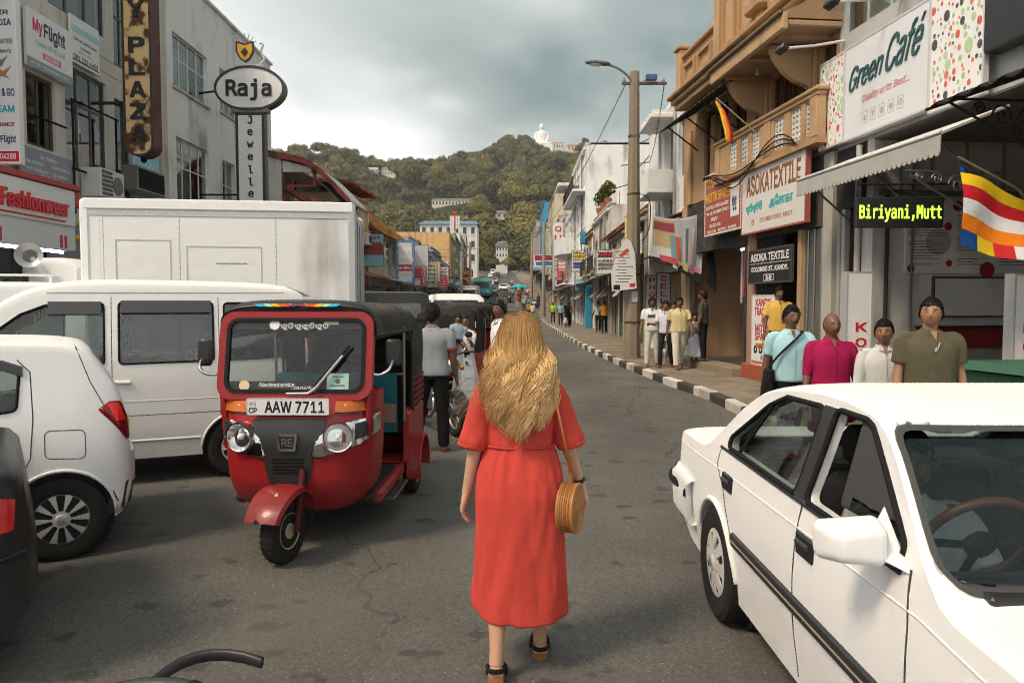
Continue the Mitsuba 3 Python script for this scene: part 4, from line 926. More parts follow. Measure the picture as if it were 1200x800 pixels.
 part(wk, 'treads', cat([box(-.19, .19, y_, y_ + .004, .0, .0005) for y_ in ()] + [xf(box(-.004, .004, -.045, .045, .2115, .2135), M_r('y', 12 * k)) for k in range(30)]), 'plain', (.012, .012, .012), local=S @ M_t(0, 0, .212), kind='stuff')
 rp = [(0, -.05), (.05, -.05), (.055, -.035), (.10, -.035), (.116, -.05), (.119, -.05), (.119, .05), (.116, .05), (.10, .035), (.055, .035), (.05, .05), (0, .05)]
 part(wk, 'rim', lathe(rp, 24, 'y'), 'satin', (.34, .30, .20), 30, local=S @ M_t(0, 0, .212))
 part(t, 'fork', cat([tube([(-.02, .085, .20), (-.10, .085, .60)], .022, 6)]), 'plain', (.08, .02, .02), True, local=S)
 part(t, 'mud_flap', box(-.26, -.255, -.07, .07, .16, .36), 'plain', RUBBER, local=S)
 for sd in (1, -1):
  wk = numbered(t + '__rear_wheel')
  part(wk, 'tyre', tyre(.212, .11, .115), 'plain', RUBBER, 30, local=M_t(0, sd * .55, .212))
  part(wk, 'rim', lathe(rp, 24, 'y'), 'satin', (.40, .36, .24), 30, local=M_t(0, sd * .55, .212))
 part(t, 'axle', tube([(0, -.5, .22), (0, .5, .22)], .03, 6), 'plain', BK, True)
 return t
three_wheeler('red three-wheeled taxi with black hood and headlights facing the camera', at(-1.45, 6.71, 0, -91.5))
# ---------------------------------------------------------------- queue of vehicles up the road, motorcycles
three_wheeler('black-hooded red three-wheeler seen from behind beside the woman in white', at(px(14.9, 533), 14.6, 0, 80), (.30, .006, .010), (.022, .021, .021), None, False, steer=0)
three_wheeler('distant red three-wheeler facing the camera beyond the standing group', at(px(47, 561), 47.5, 0, -92), (.34, .01, .01), (.022, .021, .021), None, False, steer=0)
three_wheeler('second distant dark-hooded three-wheeler in the queue up the road', at(px(66, 566), 66, float(road_z(66)), -90), (.03, .12, .06), (.02, .02, .02), None, False, steer=0)
def far_car(name, label, cat_, x, y, yaw, col, kind='saloon', glass='dark_tint'):
 t = thing(name, label, cat_, at(x, y, float(road_z(y)), yaw))
 if kind == 'saloon':
  top = [(-2.1, .7), (-2.0, .92), (-1.5, .97), (-.9, 1.36), (.1, 1.42), (.4, 1.36), (1.05, .95), (1.9, .82), (2.1, .6)]; sec = [(.2, .95), (.55, 1.), (.9, .96), (1.42, .76)]; zr, x1 = 1.33, .95
  sw = [[(-1.15, .97), (.0, .96), (.0, 1.32), (-.72, 1.31)], [(.08, .96), (.85, .95), (.35, 1.29), (.08, 1.32)]]; ws = ([(-.66, .98), (.66, .98), (.56, 1.34), (-.56, 1.34)], .35, 1.1); bl = ([(-.62, 1.0), (.62, 1.0), (.54, 1.32), (-.54, 1.32)], -1.6, -.8); cab = (-1.4, .95)
 else:
  top = [(-2.2, 1.0), (-2.18, 1.7), (-2.0, 1.94), (1.1, 1.96), (1.5, 1.82), (1.95, 1.15), (2.15, .95), (2.2, .6)]; sec = [(.2, .95), (.6, 1.), (1.1, .98), (1.96, .84)]
  sw = [[(-1.95, 1.15), (-.5, 1.15), (-.5, 1.7), (-1.95, 1.7)], [(-.4, 1.15), (.6, 1.15), (.6, 1.7), (-.4, 1.7)], [(.7, 1.15), (1.65, 1.15), (1.4, 1.6), (.7, 1.7)]]; ws = ([(-.68, 1.2), (.68, 1.2), (.6, 1.78), (-.6, 1.78)], 1.4, 2.1); bl = ([(-.66, 1.2), (.66, 1.2), (.58, 1.76), (-.58, 1.76)], -2.3, -2.0); cab = (-2.05, 1.7)
 c = Car(top, [(-2.2, .4), (-1.9, .25), (1.9, .25), (2.2, .35)], [(-2.2, .68), (-2.1, .78), (-1.6, .84), (1.4, .84), (2.0, .74), (2.2, .55)], sec, rc=.11, n=4)
 shell(c, t, col, sw, ws, bl, cab, [(-1.25, .3), (1.3, .3)], .33, .22, .3, n=34)
 glaze(c, t, sw, ws, bl, cab, glass, glass); part(t, 'cabin_floor', box(cab[0], cab[1], -.7, .7, .27, .31), 'plain', (.03, .03, .03))
 for x_, sd in ((-1.25, 1), (-1.25, -1), (1.3, 1), (1.3, -1)): wheel(t, x_, sd * .74, .3, .18, .18, sd, lod=True)
 for sd in (1, -1):
  part(t, 'headlight', cbox(2.0, 2.14, sd * .42, sd * .68, .58, .74, .02), 'gloss', (.7, .7, .68), 30); part(t, 'tail_light', cbox(-2.17, -2.05, sd * .5, sd * .72, .68, .9, .02), 'gloss', (.4, .01, .01), 30)
 part(t, 'number_plate', box(2.17, 2.20, -.24, .24, .42, .53), 'satin', (.6, .6, .6)); part(t, 'bumper', cbox(1.95, 2.24, -.66, .66, .36, .56, .04), 'satin', (.05, .05, .05), 30); part(t, 'bumper', cbox(-2.24, -1.95, -.66, .66, .36, .58, .04), 'satin', (.05, .05, .05), 30)
 return t
three_wheeler('distant yellow-green three-wheeler coming down the road', at(px(84, 588), 84, float(road_z(84)), -90), (.25, .30, .03), (.02, .02, .02), None, False, steer=0)
K2, W2 = (.012, .012, .013), (.72, .72, .71)
far_car('van', 'black van with big dark windows beyond the red three-wheeler', 'van', -3.95, 16.4, 188, K2, 'van')
far_car('van', 'white van queueing behind the black-hooded three-wheeler', 'van', px(21, 527), 22, -82, W2, 'van', 'tint')
far_car('van', 'second white van, further up the queue', 'van', px(31, 545), 32, -88, (.66, .66, .64), 'van', 'tint')
for lb, x, y, c, k_ in (('silver car in the far queue behind the white vans', 551, 56, (.35, .36, .37), 'saloon'), ('white car far up the queue, nearest of its kind', 556, 74, W2, 'saloon'), ('dark car in the far queue', 563, 86, K2, 'saloon'), ('pale blue car far up the queue', 557, 98, (.25, .32, .4), 'saloon'), ('white far van behind the bus', 569, 134, W2, 'van'), ('grey far car near the bus', 577, 120, (.2, .2, .21), 'saloon'), ('red far car at the left of the road', 548, 128, (.3, .02, .02), 'saloon'), ('white far car by the left shops', 541, 66, W2, 'saloon'), ('distant white car above the bus', 574, 150, W2, 'saloon'), ('distant dark van under the trees', 581, 190, (.04, .045, .05), 'van'), ('farthest white car but one, high on the ramp', 576, 205, W2, 'saloon'), ('distant silver car high on the ramp', 580, 168, (.4, .4, .42), 'saloon'), ('white delivery van parked by the clay-tile shops', 521, 62, (.7, .7, .69), 'van'), ('cream van parked beyond the delivery van', 534, 77, (.6, .55, .42), 'van'), ('green van in the middle of the queue', 556, 66, (.05, .16, .10), 'van'), ('black car coming down the right lane', 592, 104, K2, 'saloon'), ('white car coming down the right lane', 590, 132, W2, 'saloon'), ('small blue car high on the ramp', 572, 176, (.08, .16, .3), 'saloon'), ('farthest white van near the top of the street', 578, 235, W2, 'van'), ('distant red car near the top of the street', 583, 222, (.35, .03, .02), 'saloon')):
 far_car('van' if k_ == 'van' else 'car', lb, 'van' if k_ == 'van' else 'car', px(y, x), y, -90, c, k_)
def bus(label, x, y, c, c2):
 t = thing('bus', label, 'bus', at(x, y, float(road_z(y)), -90))
 part(t, 'body', cbox(-5, 5, -1.2, 1.2, .45, 2.9, .15), 'paint', c, 30); part(t, 'upper_band', cbox(-5.01, 5.01, -1.21, 1.21, 2.35, 2.75, .1), 'paint', c2, 30)
 part(t, 'windscreen', box(5.0, 5.02, -1.0, 1.0, 1.4, 2.3), 'gloss', (.03, .04, .045)); part(t, 'bumper', cbox(4.9, 5.15, -1.15, 1.15, .4, .75, .05), 'satin', (.1, .1, .1), 30)
 for sd in (1, -1):
  for k in range(6): part(t, 'side_window', box(-4.6 + k * 1.5, -3.3 + k * 1.5, sd * 1.2, sd * 1.215, 1.5, 2.25), 'gloss', (.03, .04, .045))
  part(t, 'headlight', cbox(5.0, 5.05, sd * .7, sd * 1.0, .85, 1.05, .01), 'gloss', (.7, .7, .65), 30)
  for x_ in (-3, 3.2): part(t, 'wheel', lathe([(0, -.12), (.48, -.12), (.48, .12), (0, .12)], 18, 'y'), 'plain', RUBBER, 30, local=M_t(x_, sd * 1.05, .48))
bus('turquoise bus with a pale green band far up the road', px(112, 566), 113, (.05, .36, .40), (.45, .50, .36))
lt = thing('lorry', 'grey-sided lorry body in the middle of the far queue', 'lorry', at(px(85, 549), 86, float(road_z(91)), -90))
part(lt, 'cargo_box', cbox(-3, 2, -1.15, 1.15, .9, 2.6, .04), 'matte', (.34, .32, .28), 30); part(lt, 'cab', cbox(2.05, 3.5, -1.1, 1.1, .5, 2.3, .15), 'paint', (.4, .4, .38), 30); part(lt, 'windscreen', box(3.5, 3.52, -.9, .9, 1.4, 2.1), 'gloss', (.03, .03, .035))
for sd in (1, -1):
 for x_ in (-1.8, 2.6): part(lt, 'wheel', lathe([(0, -.12), (.45, -.12), (.45, .12), (0, .12)], 18, 'y'), 'plain', RUBBER, 30, local=M_t(x_, sd * .95, .45))
def motorcycle(label, M, tank=(.35, .012, .015), group=None, mirrors=True):
 t = thing('motorcycle', label, 'motorcycle', M, group)
 for x in (.66, -.62):
  wk = numbered(t + '__wheel'); a = np.linspace(0, 2 * PI, 33)
  part(wk, 'tyre', tube(np.c_[.25 * np.cos(a), 0 * a, .25 * np.sin(a)], .048, 10, False), 'plain', RUBBER, True, local=M_t(x, 0, .30))
  part(wk, 'rim', tube(np.c_[.20 * np.cos(a), 0 * a, .20 * np.sin(a)], .018, 8, False), 'metal', (.4, .4, .4), True, local=M_t(x, 0, .30))
  part(wk, 'spokes', cat([tube([(0, 0, 0), (.2 * math.cos(q_), 0, .2 * math.sin(q_))], .006, 4) for q_ in np.arange(10) * PI / 5]), 'metal', (.4, .4, .4), local=M_t(x, 0, .30), kind='stuff')
  part(wk, 'hub', lathe([(0, -.06), (.06, -.06), (.06, .06), (0, .06)], 14, 'y'), 'metal', (.2, .2, .2), 30, local=M_t(x, 0, .30))
 for sd in (1, -1):
  part(t, 'fork', tube([(.66, sd * .085, .30), (.44, sd * .085, .92)], .022, 8), 'chrome', (.5, .5, .5), True)
  part(t, 'shock', tube([(-.60, sd * .10, .33), (-.42, sd * .10, .68)], .028, 8), 'chrome', (.4, .4, .4), True)
  part(t, 'handlebar', tube(bez([(.42, 0, .97), (.42, sd * .10, 1.01), (.36, sd * .26, 1.05), (.26, sd * .36, 1.03)], 12), .013, 8), 'satin', (.02, .02, .02), True)
  part(t, 'grip', tube([(.33, sd * .30, 1.045), (.24, sd * .385, 1.025)], .020, 10), 'plain', BLACK, True)
  part(t, 'lever', tube(bez([(.37, sd * .24, 1.05), (.42, sd * .30, 1.06), (.38, sd * .42, 1.05)], 8), (.012, .006), 6), 'satin', (.02, .02, .021), True)
  mk = mirrors and part(t, 'mirror', tube(bez([(.36, sd * .25, 1.06), (.33, sd * .33, 1.18), (.28, sd * .36, 1.24)], 8), .007, 6), 'chrome', (.5, .5, .5), True)
  mirrors and part(mk, 'mirror_head', ball((.27, sd * .37, 1.28), (.018, .062, .042), 8, 12), 'satin', BLACK, True)
  part(t, 'indicator', ball((.50, sd * .17, .86), .035, 6, 8), 'gloss', (.5, .15, .01), True)
 part(t, 'tank', union([tube([(.30, 0, .80), (.15, 0, .84), (-.05, 0, .80), (-.14, 0, .74)], np.array([(.10, .09), (.145, .10), (.12, .09), (.06, .05)]), 14, ref=[0, 1, 0])]), 'paint', tank, 60)
 part(t, 'seat', blob([(-.12, -.09, .76), (-.12, .09, .76), (-.62, -.11, .80), (-.62, .11, .80), (-.35, .11, .77), (-.35, -.11, .77)], .045), 'plain', BLACK, 60)
 part(t, 'side_panel', hull([(-.05, y_, z) for y_ in (-.11, .11) for z in (.50, .70)] + [(-.40, y_, .68) for y_ in (-.12, .12)]), 'paint', tank, 30)
 part(t, 'engine', cbox(-.12, .26, -.13, .13, .26, .56, .05), 'metal', (.25, .25, .25), 30); part(t, 'cylinder', xf(cbox(-.07, .07, -.08, .08, 0, .2, .02), M_t(.16, 0, .5), M_r('y', 15)), 'metal', (.3, .3, .3), 30)
 part(t, 'exhaust', tube(bez([(.22, -.12, .45), (.26, -.15, .25), (-.1, -.16, .20), (-.75, -.17, .30)], 16), np.r_[np.full(8, .022), np.full(8, .042)], 8), 'chrome', (.4, .4, .4), True)
 part(t, 'frame_tube', tube([(.42, 0, .92), (.2, 0, .62), (-.1, 0, .28)], .022, 8), 'plain', BLACK, True); part(t, 'frame_tube', tube([(.42, 0, .88), (-.1, 0, .72), (-.62, 0, .74)], .022, 8), 'plain', BLACK, True); part(t, 'swing_arm', tube([(-.08, .1, .32), (-.62, .1, .30)], .022, 6), 'plain', BLACK, True)
 hk = part(t, 'headlight', xf(lathe([(0, -.07), (.06, -.06), (.10, .0), (.105, .05), (.10, .06), (0, .06)], 20, 'x'), M_t(.52, 0, .90)), 'satin', BLACK, 40); part(hk, 'lens', ball((.575, 0, .90), (.02, .092, .092), 10, 16), 'chrome', (.75, .75, .75), True)
 a = np.linspace(.2, PI - .1, 14); part(t, 'front_mudguard', loft([[((.31) * math.cos(q_) + .66, y_, .30 + .31 * math.sin(q_) - .25 * abs(y_)) for y_ in (-.07, 0, .07)] + [((.30) * math.cos(q_) + .66, y_, .30 + .30 * math.sin(q_) - .25 * abs(y_)) for y_ in (.07, 0, -.07)] for q_ in a]), 'paint', tank, 40)
 part(t, 'rear_mudguard', loft([[((.32) * math.cos(q_) - .62, y_, .30 + .32 * math.sin(q_)) for y_ in (-.08, .08)] + [((.31) * math.cos(q_) - .62, y_, .30 + .31 * math.sin(q_)) for y_ in (.08, -.08)] for q_ in np.linspace(.6, PI, 12)]), 'plain', BLACK, 40)
 part(t, 'tail_light', cbox(-.92, -.86, -.06, .06, .62, .70, .01), 'gloss', (.4, .01, .01), 30); part(t, 'stand', tube([(-.05, .12, .28), (.05, .26, .02)], .012, 6), 'plain', BLACK, True)
 return t
motorcycle('motorcycle half hidden behind the man in grey, its round headlamp showing', at(px(9.9, 508), 10.1, 0, -62), (.015, .015, .017))
motorcycle('red motorcycle at the bottom edge, only its handlebar and lever showing', at(-.70, .82, 0, 112), mirrors=False)
# ================================================================ buildings: each has a frame (u along the front, n out to the street, z up)
def frame(p0, p1):
 u = np.array([p1[0] - p0[0], p1[1] - p0[1], 0.]); L = float(np.linalg.norm(u)); u /= L
 return M_axes([p0[0], p0[1], 0], u, [-u[1], u[0], 0], [0, 0, 1]), L
def on_wall(u, n, z):
 """Text frame on a front: reads from left to right as seen from the street."""
 return M_axes((u, n, z), (-1, 0, 0), (0, 0, 1), (0, 1, 0))
def wall(b, L, H, holes, col, t=.22, u0=0., z0=0., n=0., name='wall', bsdf='wall'):
 p = sbox(u0, z0, L, H)
 for h in holes:
  p = p.difference(h if hasattr(h, 'geom_type') else sbox(h[0], h[2], h[1], h[3]))
 return part(b, name, xf(extr(p, -t, 0), M_axes((0, n, 0), (1, 0, 0), (0, 0, 1), (0, -1, 0)) @ M_s(1, 1, -1)), bsdf, col)
def window(b, u0, u1, z0, z1, cols=2, rows=2, fr=(.5, .5, .5), n=-.10, w=.045, glass='tint', sill=None, open_=(), bars=None):
 k = numbered(b + '__window')
 g = [box(u0, u0 + w, n - .05, n, z0, z1), box(u1 - w, u1, n - .05, n, z0, z1), box(u0 + w, u1 - w, n - .05, n, z0, z0 + w), box(u0 + w, u1 - w, n - .05, n, z1 - w, z1)]
 for i in range(1, cols):
  x = u0 + (u1 - u0) * i / cols; g.append(box(x - w * .4, x + w * .4, n - .045, n - .005, z0 + w, z1 - w))
 for j in range(1, rows):
  z = z0 + (z1 - z0) * (bars[j - 1] if bars else j / rows); g.append(box(u0 + w, u1 - w, n - .042, n - .008, z - w * .4, z + w * .4))
 part(k, 'frame', cat(g), 'satin', fr)
 zb = [z0 + w] + [z0 + (z1 - z0) * (bars[j - 1] if bars else j / rows) for j in range(1, rows)] + [z1 - w]
 for i in range(cols):
  for j in range(rows):
   if (i, j) in open_: continue
   a, c = u0 + (u1 - u0) * i / cols + w * .4, u0 + (u1 - u0) * (i + 1) / cols - w * .4
   part(k, 'pane', grid([[(x, n - .025, z) for x in (a, c)] for z in (zb[j] + .0, zb[j + 1])]), glass)
 if sill:
  part(k, 'sill', cbox(u0 - .08, u1 + .08, -.05, .08, z0 - .08, z0, .01), 'wall', sill, 30)
 return k
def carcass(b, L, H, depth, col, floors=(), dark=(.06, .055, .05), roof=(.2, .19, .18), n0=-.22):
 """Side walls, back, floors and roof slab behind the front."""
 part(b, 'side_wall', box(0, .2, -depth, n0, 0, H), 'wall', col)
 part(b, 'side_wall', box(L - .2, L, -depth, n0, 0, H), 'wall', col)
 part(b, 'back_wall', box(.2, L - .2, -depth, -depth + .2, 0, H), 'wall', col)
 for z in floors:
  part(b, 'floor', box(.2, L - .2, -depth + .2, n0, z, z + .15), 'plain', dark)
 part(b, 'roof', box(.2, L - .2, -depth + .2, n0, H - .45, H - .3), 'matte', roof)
def sheet_canopy(b, u0, u1, z0, z1, out, col, n=0., th=.03, name='canopy', bsdf='matte', wave=True):
 """A sloping sheet roof, corrugated."""
 k = max(2, int((u1 - u0) / .07)); us = np.linspace(u0, u1, k)
 P = np.array([[(u, n + out * t, z1 + (z0 - z1) * t + (.018 * math.sin(u * 2 * PI / .28) if wave else 0)) for t in (0, .5, 1)] for u in us])
 return part(b, name, slab(P, (0, 0, 1), th), bsdf, col, True)
def board(label, F, u0, u1, z0, z1, n=.12, t=.06, col=(.7, .7, .68), lines=(), rim=None, name='signboard', bsdf='satin', group=None, tilt=0, cat_='sign'):
 """A flat sign lying on a front. lines: (text, u from the left edge, z from the bottom, height, width, colour)."""
 u0, u1 = min(u0, u1), max(u0, u1); W, H = u1 - u0, z1 - z0
 M = F @ on_wall((u0 + u1) / 2, n, (z0 + z1) / 2) @ M_r('z', tilt)
 s = thing(name, label, cat_, M, group)
 part(s, 'panel', cbox(-W / 2, W / 2, -H / 2, H / 2, -t, 0, .006), bsdf, col, 30)
 if rim:
  part(s, 'rim', extr(sbox(-W / 2 - .012, -H / 2 - .012, W / 2 + .012, H / 2 + .012) - sbox(-W / 2 + .02, -H / 2 + .02, W / 2 - .02, H / 2 - .02), -t - .003, .008), 'satin', rim)
 for ln in lines:
  tx, x, z, h, w, c = ln[:6]; kw = ln[6] if len(ln) > 6 else {}
  g = text(tx, h, w, **kw) if isinstance(tx, str) else tx
  tt = isinstance(tx, str); part(s, 'lettering' if tt else 'print', xf(g, M_t(x - W / 2, z - H / 2, .0015)), 'plain', c, kind=None if tt else 'stuff')
 return s
def block(x0, x1, y0, y1, c, s):
 """(shape, centre...) for a coloured field on a sign."""
 return (extr(sbox(-(x1 - x0) / 2, -(y1 - y0) / 2, (x1 - x0) / 2, (y1 - y0) / 2), 0, .003), (x0 + x1) / 2, (y0 + y1) / 2, 0, 0, c)
def iron_scroll(u, n0, z0, s, turns=1.6, n=26):
 a = np.linspace(0, turns * 2 * PI, n); r = s * (.15 + .85 * np.linspace(1, 0, n))
 return tube(np.stack([0 * a + u, n0 + r * np.cos(a), z0 + r * np.sin(a)], 1), .012, 5)
# ---------------------------------------------------------------- right: the tan colonial shop-house
FR, LR = frame((5.5, 10.0), (4.486, 20.08))
TAN, TAN2 = (.44, .275, .155), (.50, .33, .19)
def balusters(b, u0, u1, z0, z1, n):
 """A panel of pierced white blocks."""
 p = sbox(u0, z0, u1, z1); cw = (u1 - u0) / 3; r = cw * .66; rows = int((z1 - z0) / r)
 rh = (z1 - z0) / rows; hs = []
 for j in range(rows):
  for i in range(3):
   x, z = u0 + (i + .5) * cw, z0 + (j + .5) * rh
   hs.append(affinity.scale(Point(x, z).buffer(1, quad_segs=3), cw * .33, rh * .36))
 return part(b, 'lattice_panel', xf(extr(p.difference(union_all(hs)), -.05, 0), M_axes((0, n, 0), (1, 0, 0), (0, 0, 1), (0, -1, 0)) @ M_s(1, 1, -1)), 'plain', (.62, .61, .58))
def tan_building():
 b = thing('shop_house', 'tan colonial shop-house with deep eaves and a pierced balcony above the textile signs', 'building', FR)
 u0, u1 = 2.36, 10.0
 flat = lambda n_: M_axes((0, n_, 0), (1, 0, 0), (0, 0, 1), (0, -1, 0)) @ M_s(1, 1, -1)
 wins = [(2.45, 2.95, 4.95, 6.0), (3.35, 4.82, 4.90, 6.02), (5.15, 5.55, 4.9, 6.1), (6.0, 6.7, 4.80, 6.2), (7.0, 7.6, 4.80, 6.25), (7.75, 8.5, 4.75, 6.3)]
 part(b, 'wall', xf(extr(sbox(u0, 4.2, u1, 7.0).difference(union_all([sbox(a, c, b_, d) for a, b_, c, d in wins])), -.22, 0), flat(-.02)), 'wall', TAN)
 part(b, 'side_wall', box(u1 - .2, u1, -7, -.26, 0, 7.2), 'wall', TAN)
 part(b, 'side_wall', box(u0, u0 + .2, -7, -.26, 0, 7.2), 'wall', TAN)
 part(b, 'back_wall', box(u0, u1, -7.2, -7.0, 0, 7.2), 'wall', TAN)
 part(b, 'floor', box(u0 + .2, u1 - .2, -7, -.26, 3.9, 4.15), 'plain', (.05, .045, .04))
 part(b, 'ceiling', box(u0 + .2, u1 - .2, -7, -.26, 6.9, 7.0), 'plain', (.25, .2, .15))
 part(b, 'shop_partition', box(5.55, 5.7, -6, -.26, 0, 3.9), 'wall', (.25, .2, .16))
 for (a, c, d, e), cl in zip(wins, (2, 4, 1, 2, 2, 2)):
  window(b, a, c, d, e, cl, 2, (.13, .045, .025), -.09, .05, 'tint' if cl == 4 else 'dark_tint', bars=[.45])
 for i in range(4):
  x = 3.35 + 1.47 * (i + .5) / 4
  part(b, 'window_arch', xf(extr(sbox(-.18, 0, .18, .44) - sbox(-.11, .06, .11, .24).union(Point(0, .24).buffer(.11)), -.02, 0), flat(-.085) @ M_t(x, 4.93, 0)), 'satin', (.13, .045, .025))
 n = .30
 part(b, 'balcony_slab', box(u0, 6.95, -.02, n + .04, 4.30, 4.40), 'wall', TAN)
 gaps = [(2.50, 2.83), (2.98, 3.35), (3.62, 4.0), (4.62, 4.98), (5.15, 5.52), (5.72, 6.10)]
 part(b, 'balcony_wall', xf(extr(sbox(u0, 4.40, 6.88, 5.13).difference(union_all([sbox(a, 4.48, c, 5.04) for a, c in gaps])), -.12, 0), flat(n)), 'wall', TAN2)
 for a, c in gaps:
  balusters(b, a, c, 4.48, 5.04, n - .03)
 part(b, 'balcony_rail', cbox(u0 - .05, 6.95, n - .16, n + .07, 5.135, 5.21, .02), 'wall', TAN2, 30)
 part(b, 'balcony_rail', cbox(u0 - .02, 6.93, n - .12, n + .035, 5.065, 5.132, .01), 'wall', TAN, 30)
 for x in (2.38, 4.12, 6.62):
  part(b, 'balcony_pier', cbox(x, x + .24, n - .08, n + .035, 4.41, 5.06, .01), 'wall', TAN2, 30)
 part(b, 'balcony_end', box(6.76, 6.88, -.01, n - .13, 4.41, 5.13), 'wall', TAN)
 for x in (3.02, 4.92, 7.65, 9.3):
  part(b, 'pilaster', cbox(x, x + .24, -.015, .06, 4.42 if x < 7 else 4.2, 6.05, .012), 'wall', TAN2, 30)
 for x in (3.14, 5.04):
  q = bez([(0, 5.25), (.09, 5.42), (.22, 5.46), (.47, 5.62), (.66, 5.86), (.74, 6.06)], 14)
  part(b, 'bracket', xf(extr(Polygon([tuple(p) for p in q] + [(0, 6.06), (0, 5.25)]).buffer(0), -.07, .07), M_axes((x, .07, 0), (0, 1, 0), (0, 0, 1), (1, 0, 0))), 'wall', TAN2, 30)
 part(b, 'eaves', cbox(u0 - .1, 5.35, -.015, .90, 6.10, 6.20, .02), 'wall', (.40, .27, .17), 30)
 part(b, 'fascia', cbox(u0 - .12, 5.40, .90, 1.0, 6.04, 6.30, .015), 'wall', TAN2, 30)
 part(b, 'eaves_gutter', tube([(u0 - .12, 1.03, 6.30), (5.40, 1.03, 6.30)], .04, 8), 'wall', (.20, .15, .10), True)
 for x in (2.6, 3.7, 4.8):
  part(b, 'soffit_beam', box(x, x + .14, .0, .89, 6.02, 6.098), 'wall', (.40, .27, .17))
 part(b, 'eaves_roof', hull([(x, y_, z) for x in (u0 - .1, 5.36) for y_, z in ((-.01, 6.75), (-.01, 6.22), (.96, 6.32), (.90, 6.22))]), 'wall', (.34, .22, .13), 30)
 for x in (3.2, 4.3):
  part(b, 'soffit_lamp', tube([(x, .5, 6.1), (x, .5, 5.98)], .01, 5), 'gloss', (.7, .68, .6), True)
  part(b, 'soffit_lamp', ball((x, .5, 5.96), .035, 6, 8), 'gloss', (.7, .68, .6), True)
 part(b, 'cornice', cbox(u0 - .12, u1 + .08, -.01, .34, 6.84, 6.96, .03), 'wall', TAN2, 30)
 part(b, 'cornice', cbox(u0 - .12, u1 + .12, -.01, .44, 6.965, 7.08, .03), 'wall', TAN, 30)
 part(b, 'cornice', cbox(u0 - .08, u1 + .02, -.01, .24, 6.70, 6.835, .02), 'wall', TAN2, 30)
 part(b, 'parapet', box(u0, 4.9, -.25, .12, 7.08, 9.9), 'wall', TAN2)
 part(b, 'parapet', box(4.9, 7.3, -.25, .10, 7.08, 8.9), 'wall', TAN2)
 part(b, 'parapet', box(7.3, u1, -.25, .08, 7.08, 7.95), 'wall', TAN2)
 for a, c, zt in ((5.25, 6.1, 8.5), (6.3, 7.0, 8.5), (7.7, 8.6, 7.75), (8.8, 9.6, 7.75)):
  part(b, 'parapet_moulding', xf(extr(sbox(a, 7.3, c, zt) - sbox(a + .07, 7.37, c - .07, zt - .07), -.08, .08), flat(.09)), 'wall', TAN)
 for x, zt in ((4.85, 9.5), (7.1, 9.1), (u1 - .26, 8.2)):
  part(b, 'parapet_post', cbox(x - .03, x + .27, -.28, .22, 7.085, zt, .02), 'wall', TAN2, 30)
  part(b, 'post_cap', cbox(x - .09, x + .33, -.34, .28, zt, zt + .09, .02), 'wall', TAN, 30)
 part(b, 'parapet_coping', cbox(7.38, u1 - .3, -.3, .18, 7.955, 8.05, .02), 'wall', TAN, 30)
 part(b, 'parapet_coping', cbox(5.15, 7.05, -.3, .20, 8.905, 9.02, .03), 'wall', TAN, 30)
 part(b, 'parapet_scroll', xf(extr(Point(0, 0).buffer(.42) - Point(0, 0).buffer(.30), -.06, .06), flat(.13) @ M_t(4.3, 7.6, 0)), 'wall', TAN, 30)
 part(b, 'parapet_cornice', cbox(4.6, 5.35, -.2, .36, 7.35, 7.62, .05), 'wall', TAN, 30)
 sheet_canopy(b, 4.95, 9.0, 5.92, 6.45, .95, (.022, .021, .02), .01, .025, 'sheet_awning')
 for x in (5.2, 6.4, 7.6, 8.8):
  part(b, 'awning_strut', tube([(x, .03, 5.45), (x, .8, 6.0)], .02, 6), 'plain', (.05, .04, .035), True)
 for a, c, col in ((2.40, 2.70, (.42, .40, .36)), (5.36, 5.74, (.36, .22, .16)), (9.65, 10.0, (.45, .32, .20))):
  part(b, 'pier', cbox(a, c, -.24, .02, 0, 4.18, .01), 'wall', col, 30)
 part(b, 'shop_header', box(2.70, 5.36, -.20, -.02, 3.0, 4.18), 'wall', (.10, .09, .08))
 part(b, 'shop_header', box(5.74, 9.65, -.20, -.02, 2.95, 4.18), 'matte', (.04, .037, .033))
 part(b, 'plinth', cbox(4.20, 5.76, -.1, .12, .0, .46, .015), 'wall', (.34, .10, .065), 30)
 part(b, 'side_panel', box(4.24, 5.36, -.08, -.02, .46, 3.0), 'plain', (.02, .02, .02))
 part(b, 'door_jamb', cbox(3.40, 3.53, -.15, .04, .12, 3.0, .01), 'wall', (.42, .30, .17), 30)
 for k in range(6):
  part(b, 'shutter', cbox(2.72 + k * .115, 2.825 + k * .115, -.10, -.06 + .02 * (k % 2), .12, 2.99, .01), 'metal', (.30, .30, .29), 30)
 part(b, 'step', cbox(5.78, 9.65, -.2, .32, .10, .33, .015), 'wall', (.28, .22, .16), 30)
 part(b, 'step', cbox(3.53, 4.20, -.2, .25, .10, .30, .015), 'wall', (.28, .22, .16), 30)
 part(b, 'shop_floor', box(2.6, 9.8, -6.5, -.25, .0, .29), 'plain', (.05, .045, .04))
 for k in range(5):
  for x in (5.80, 9.25):
   part(b, 'gate_slat', cbox(x + k * .07, x + .03 + k * .07, -.1, -.07, .34, 2.9, .004), 'metal', (.16, .15, .14), 30)
 return b
tan_building()
INK_R, INK_T = (.40, .04, .03), (.03, .33, .36)
F_ = FR
NT = dict(font='NotoSansTamil', bold=True)
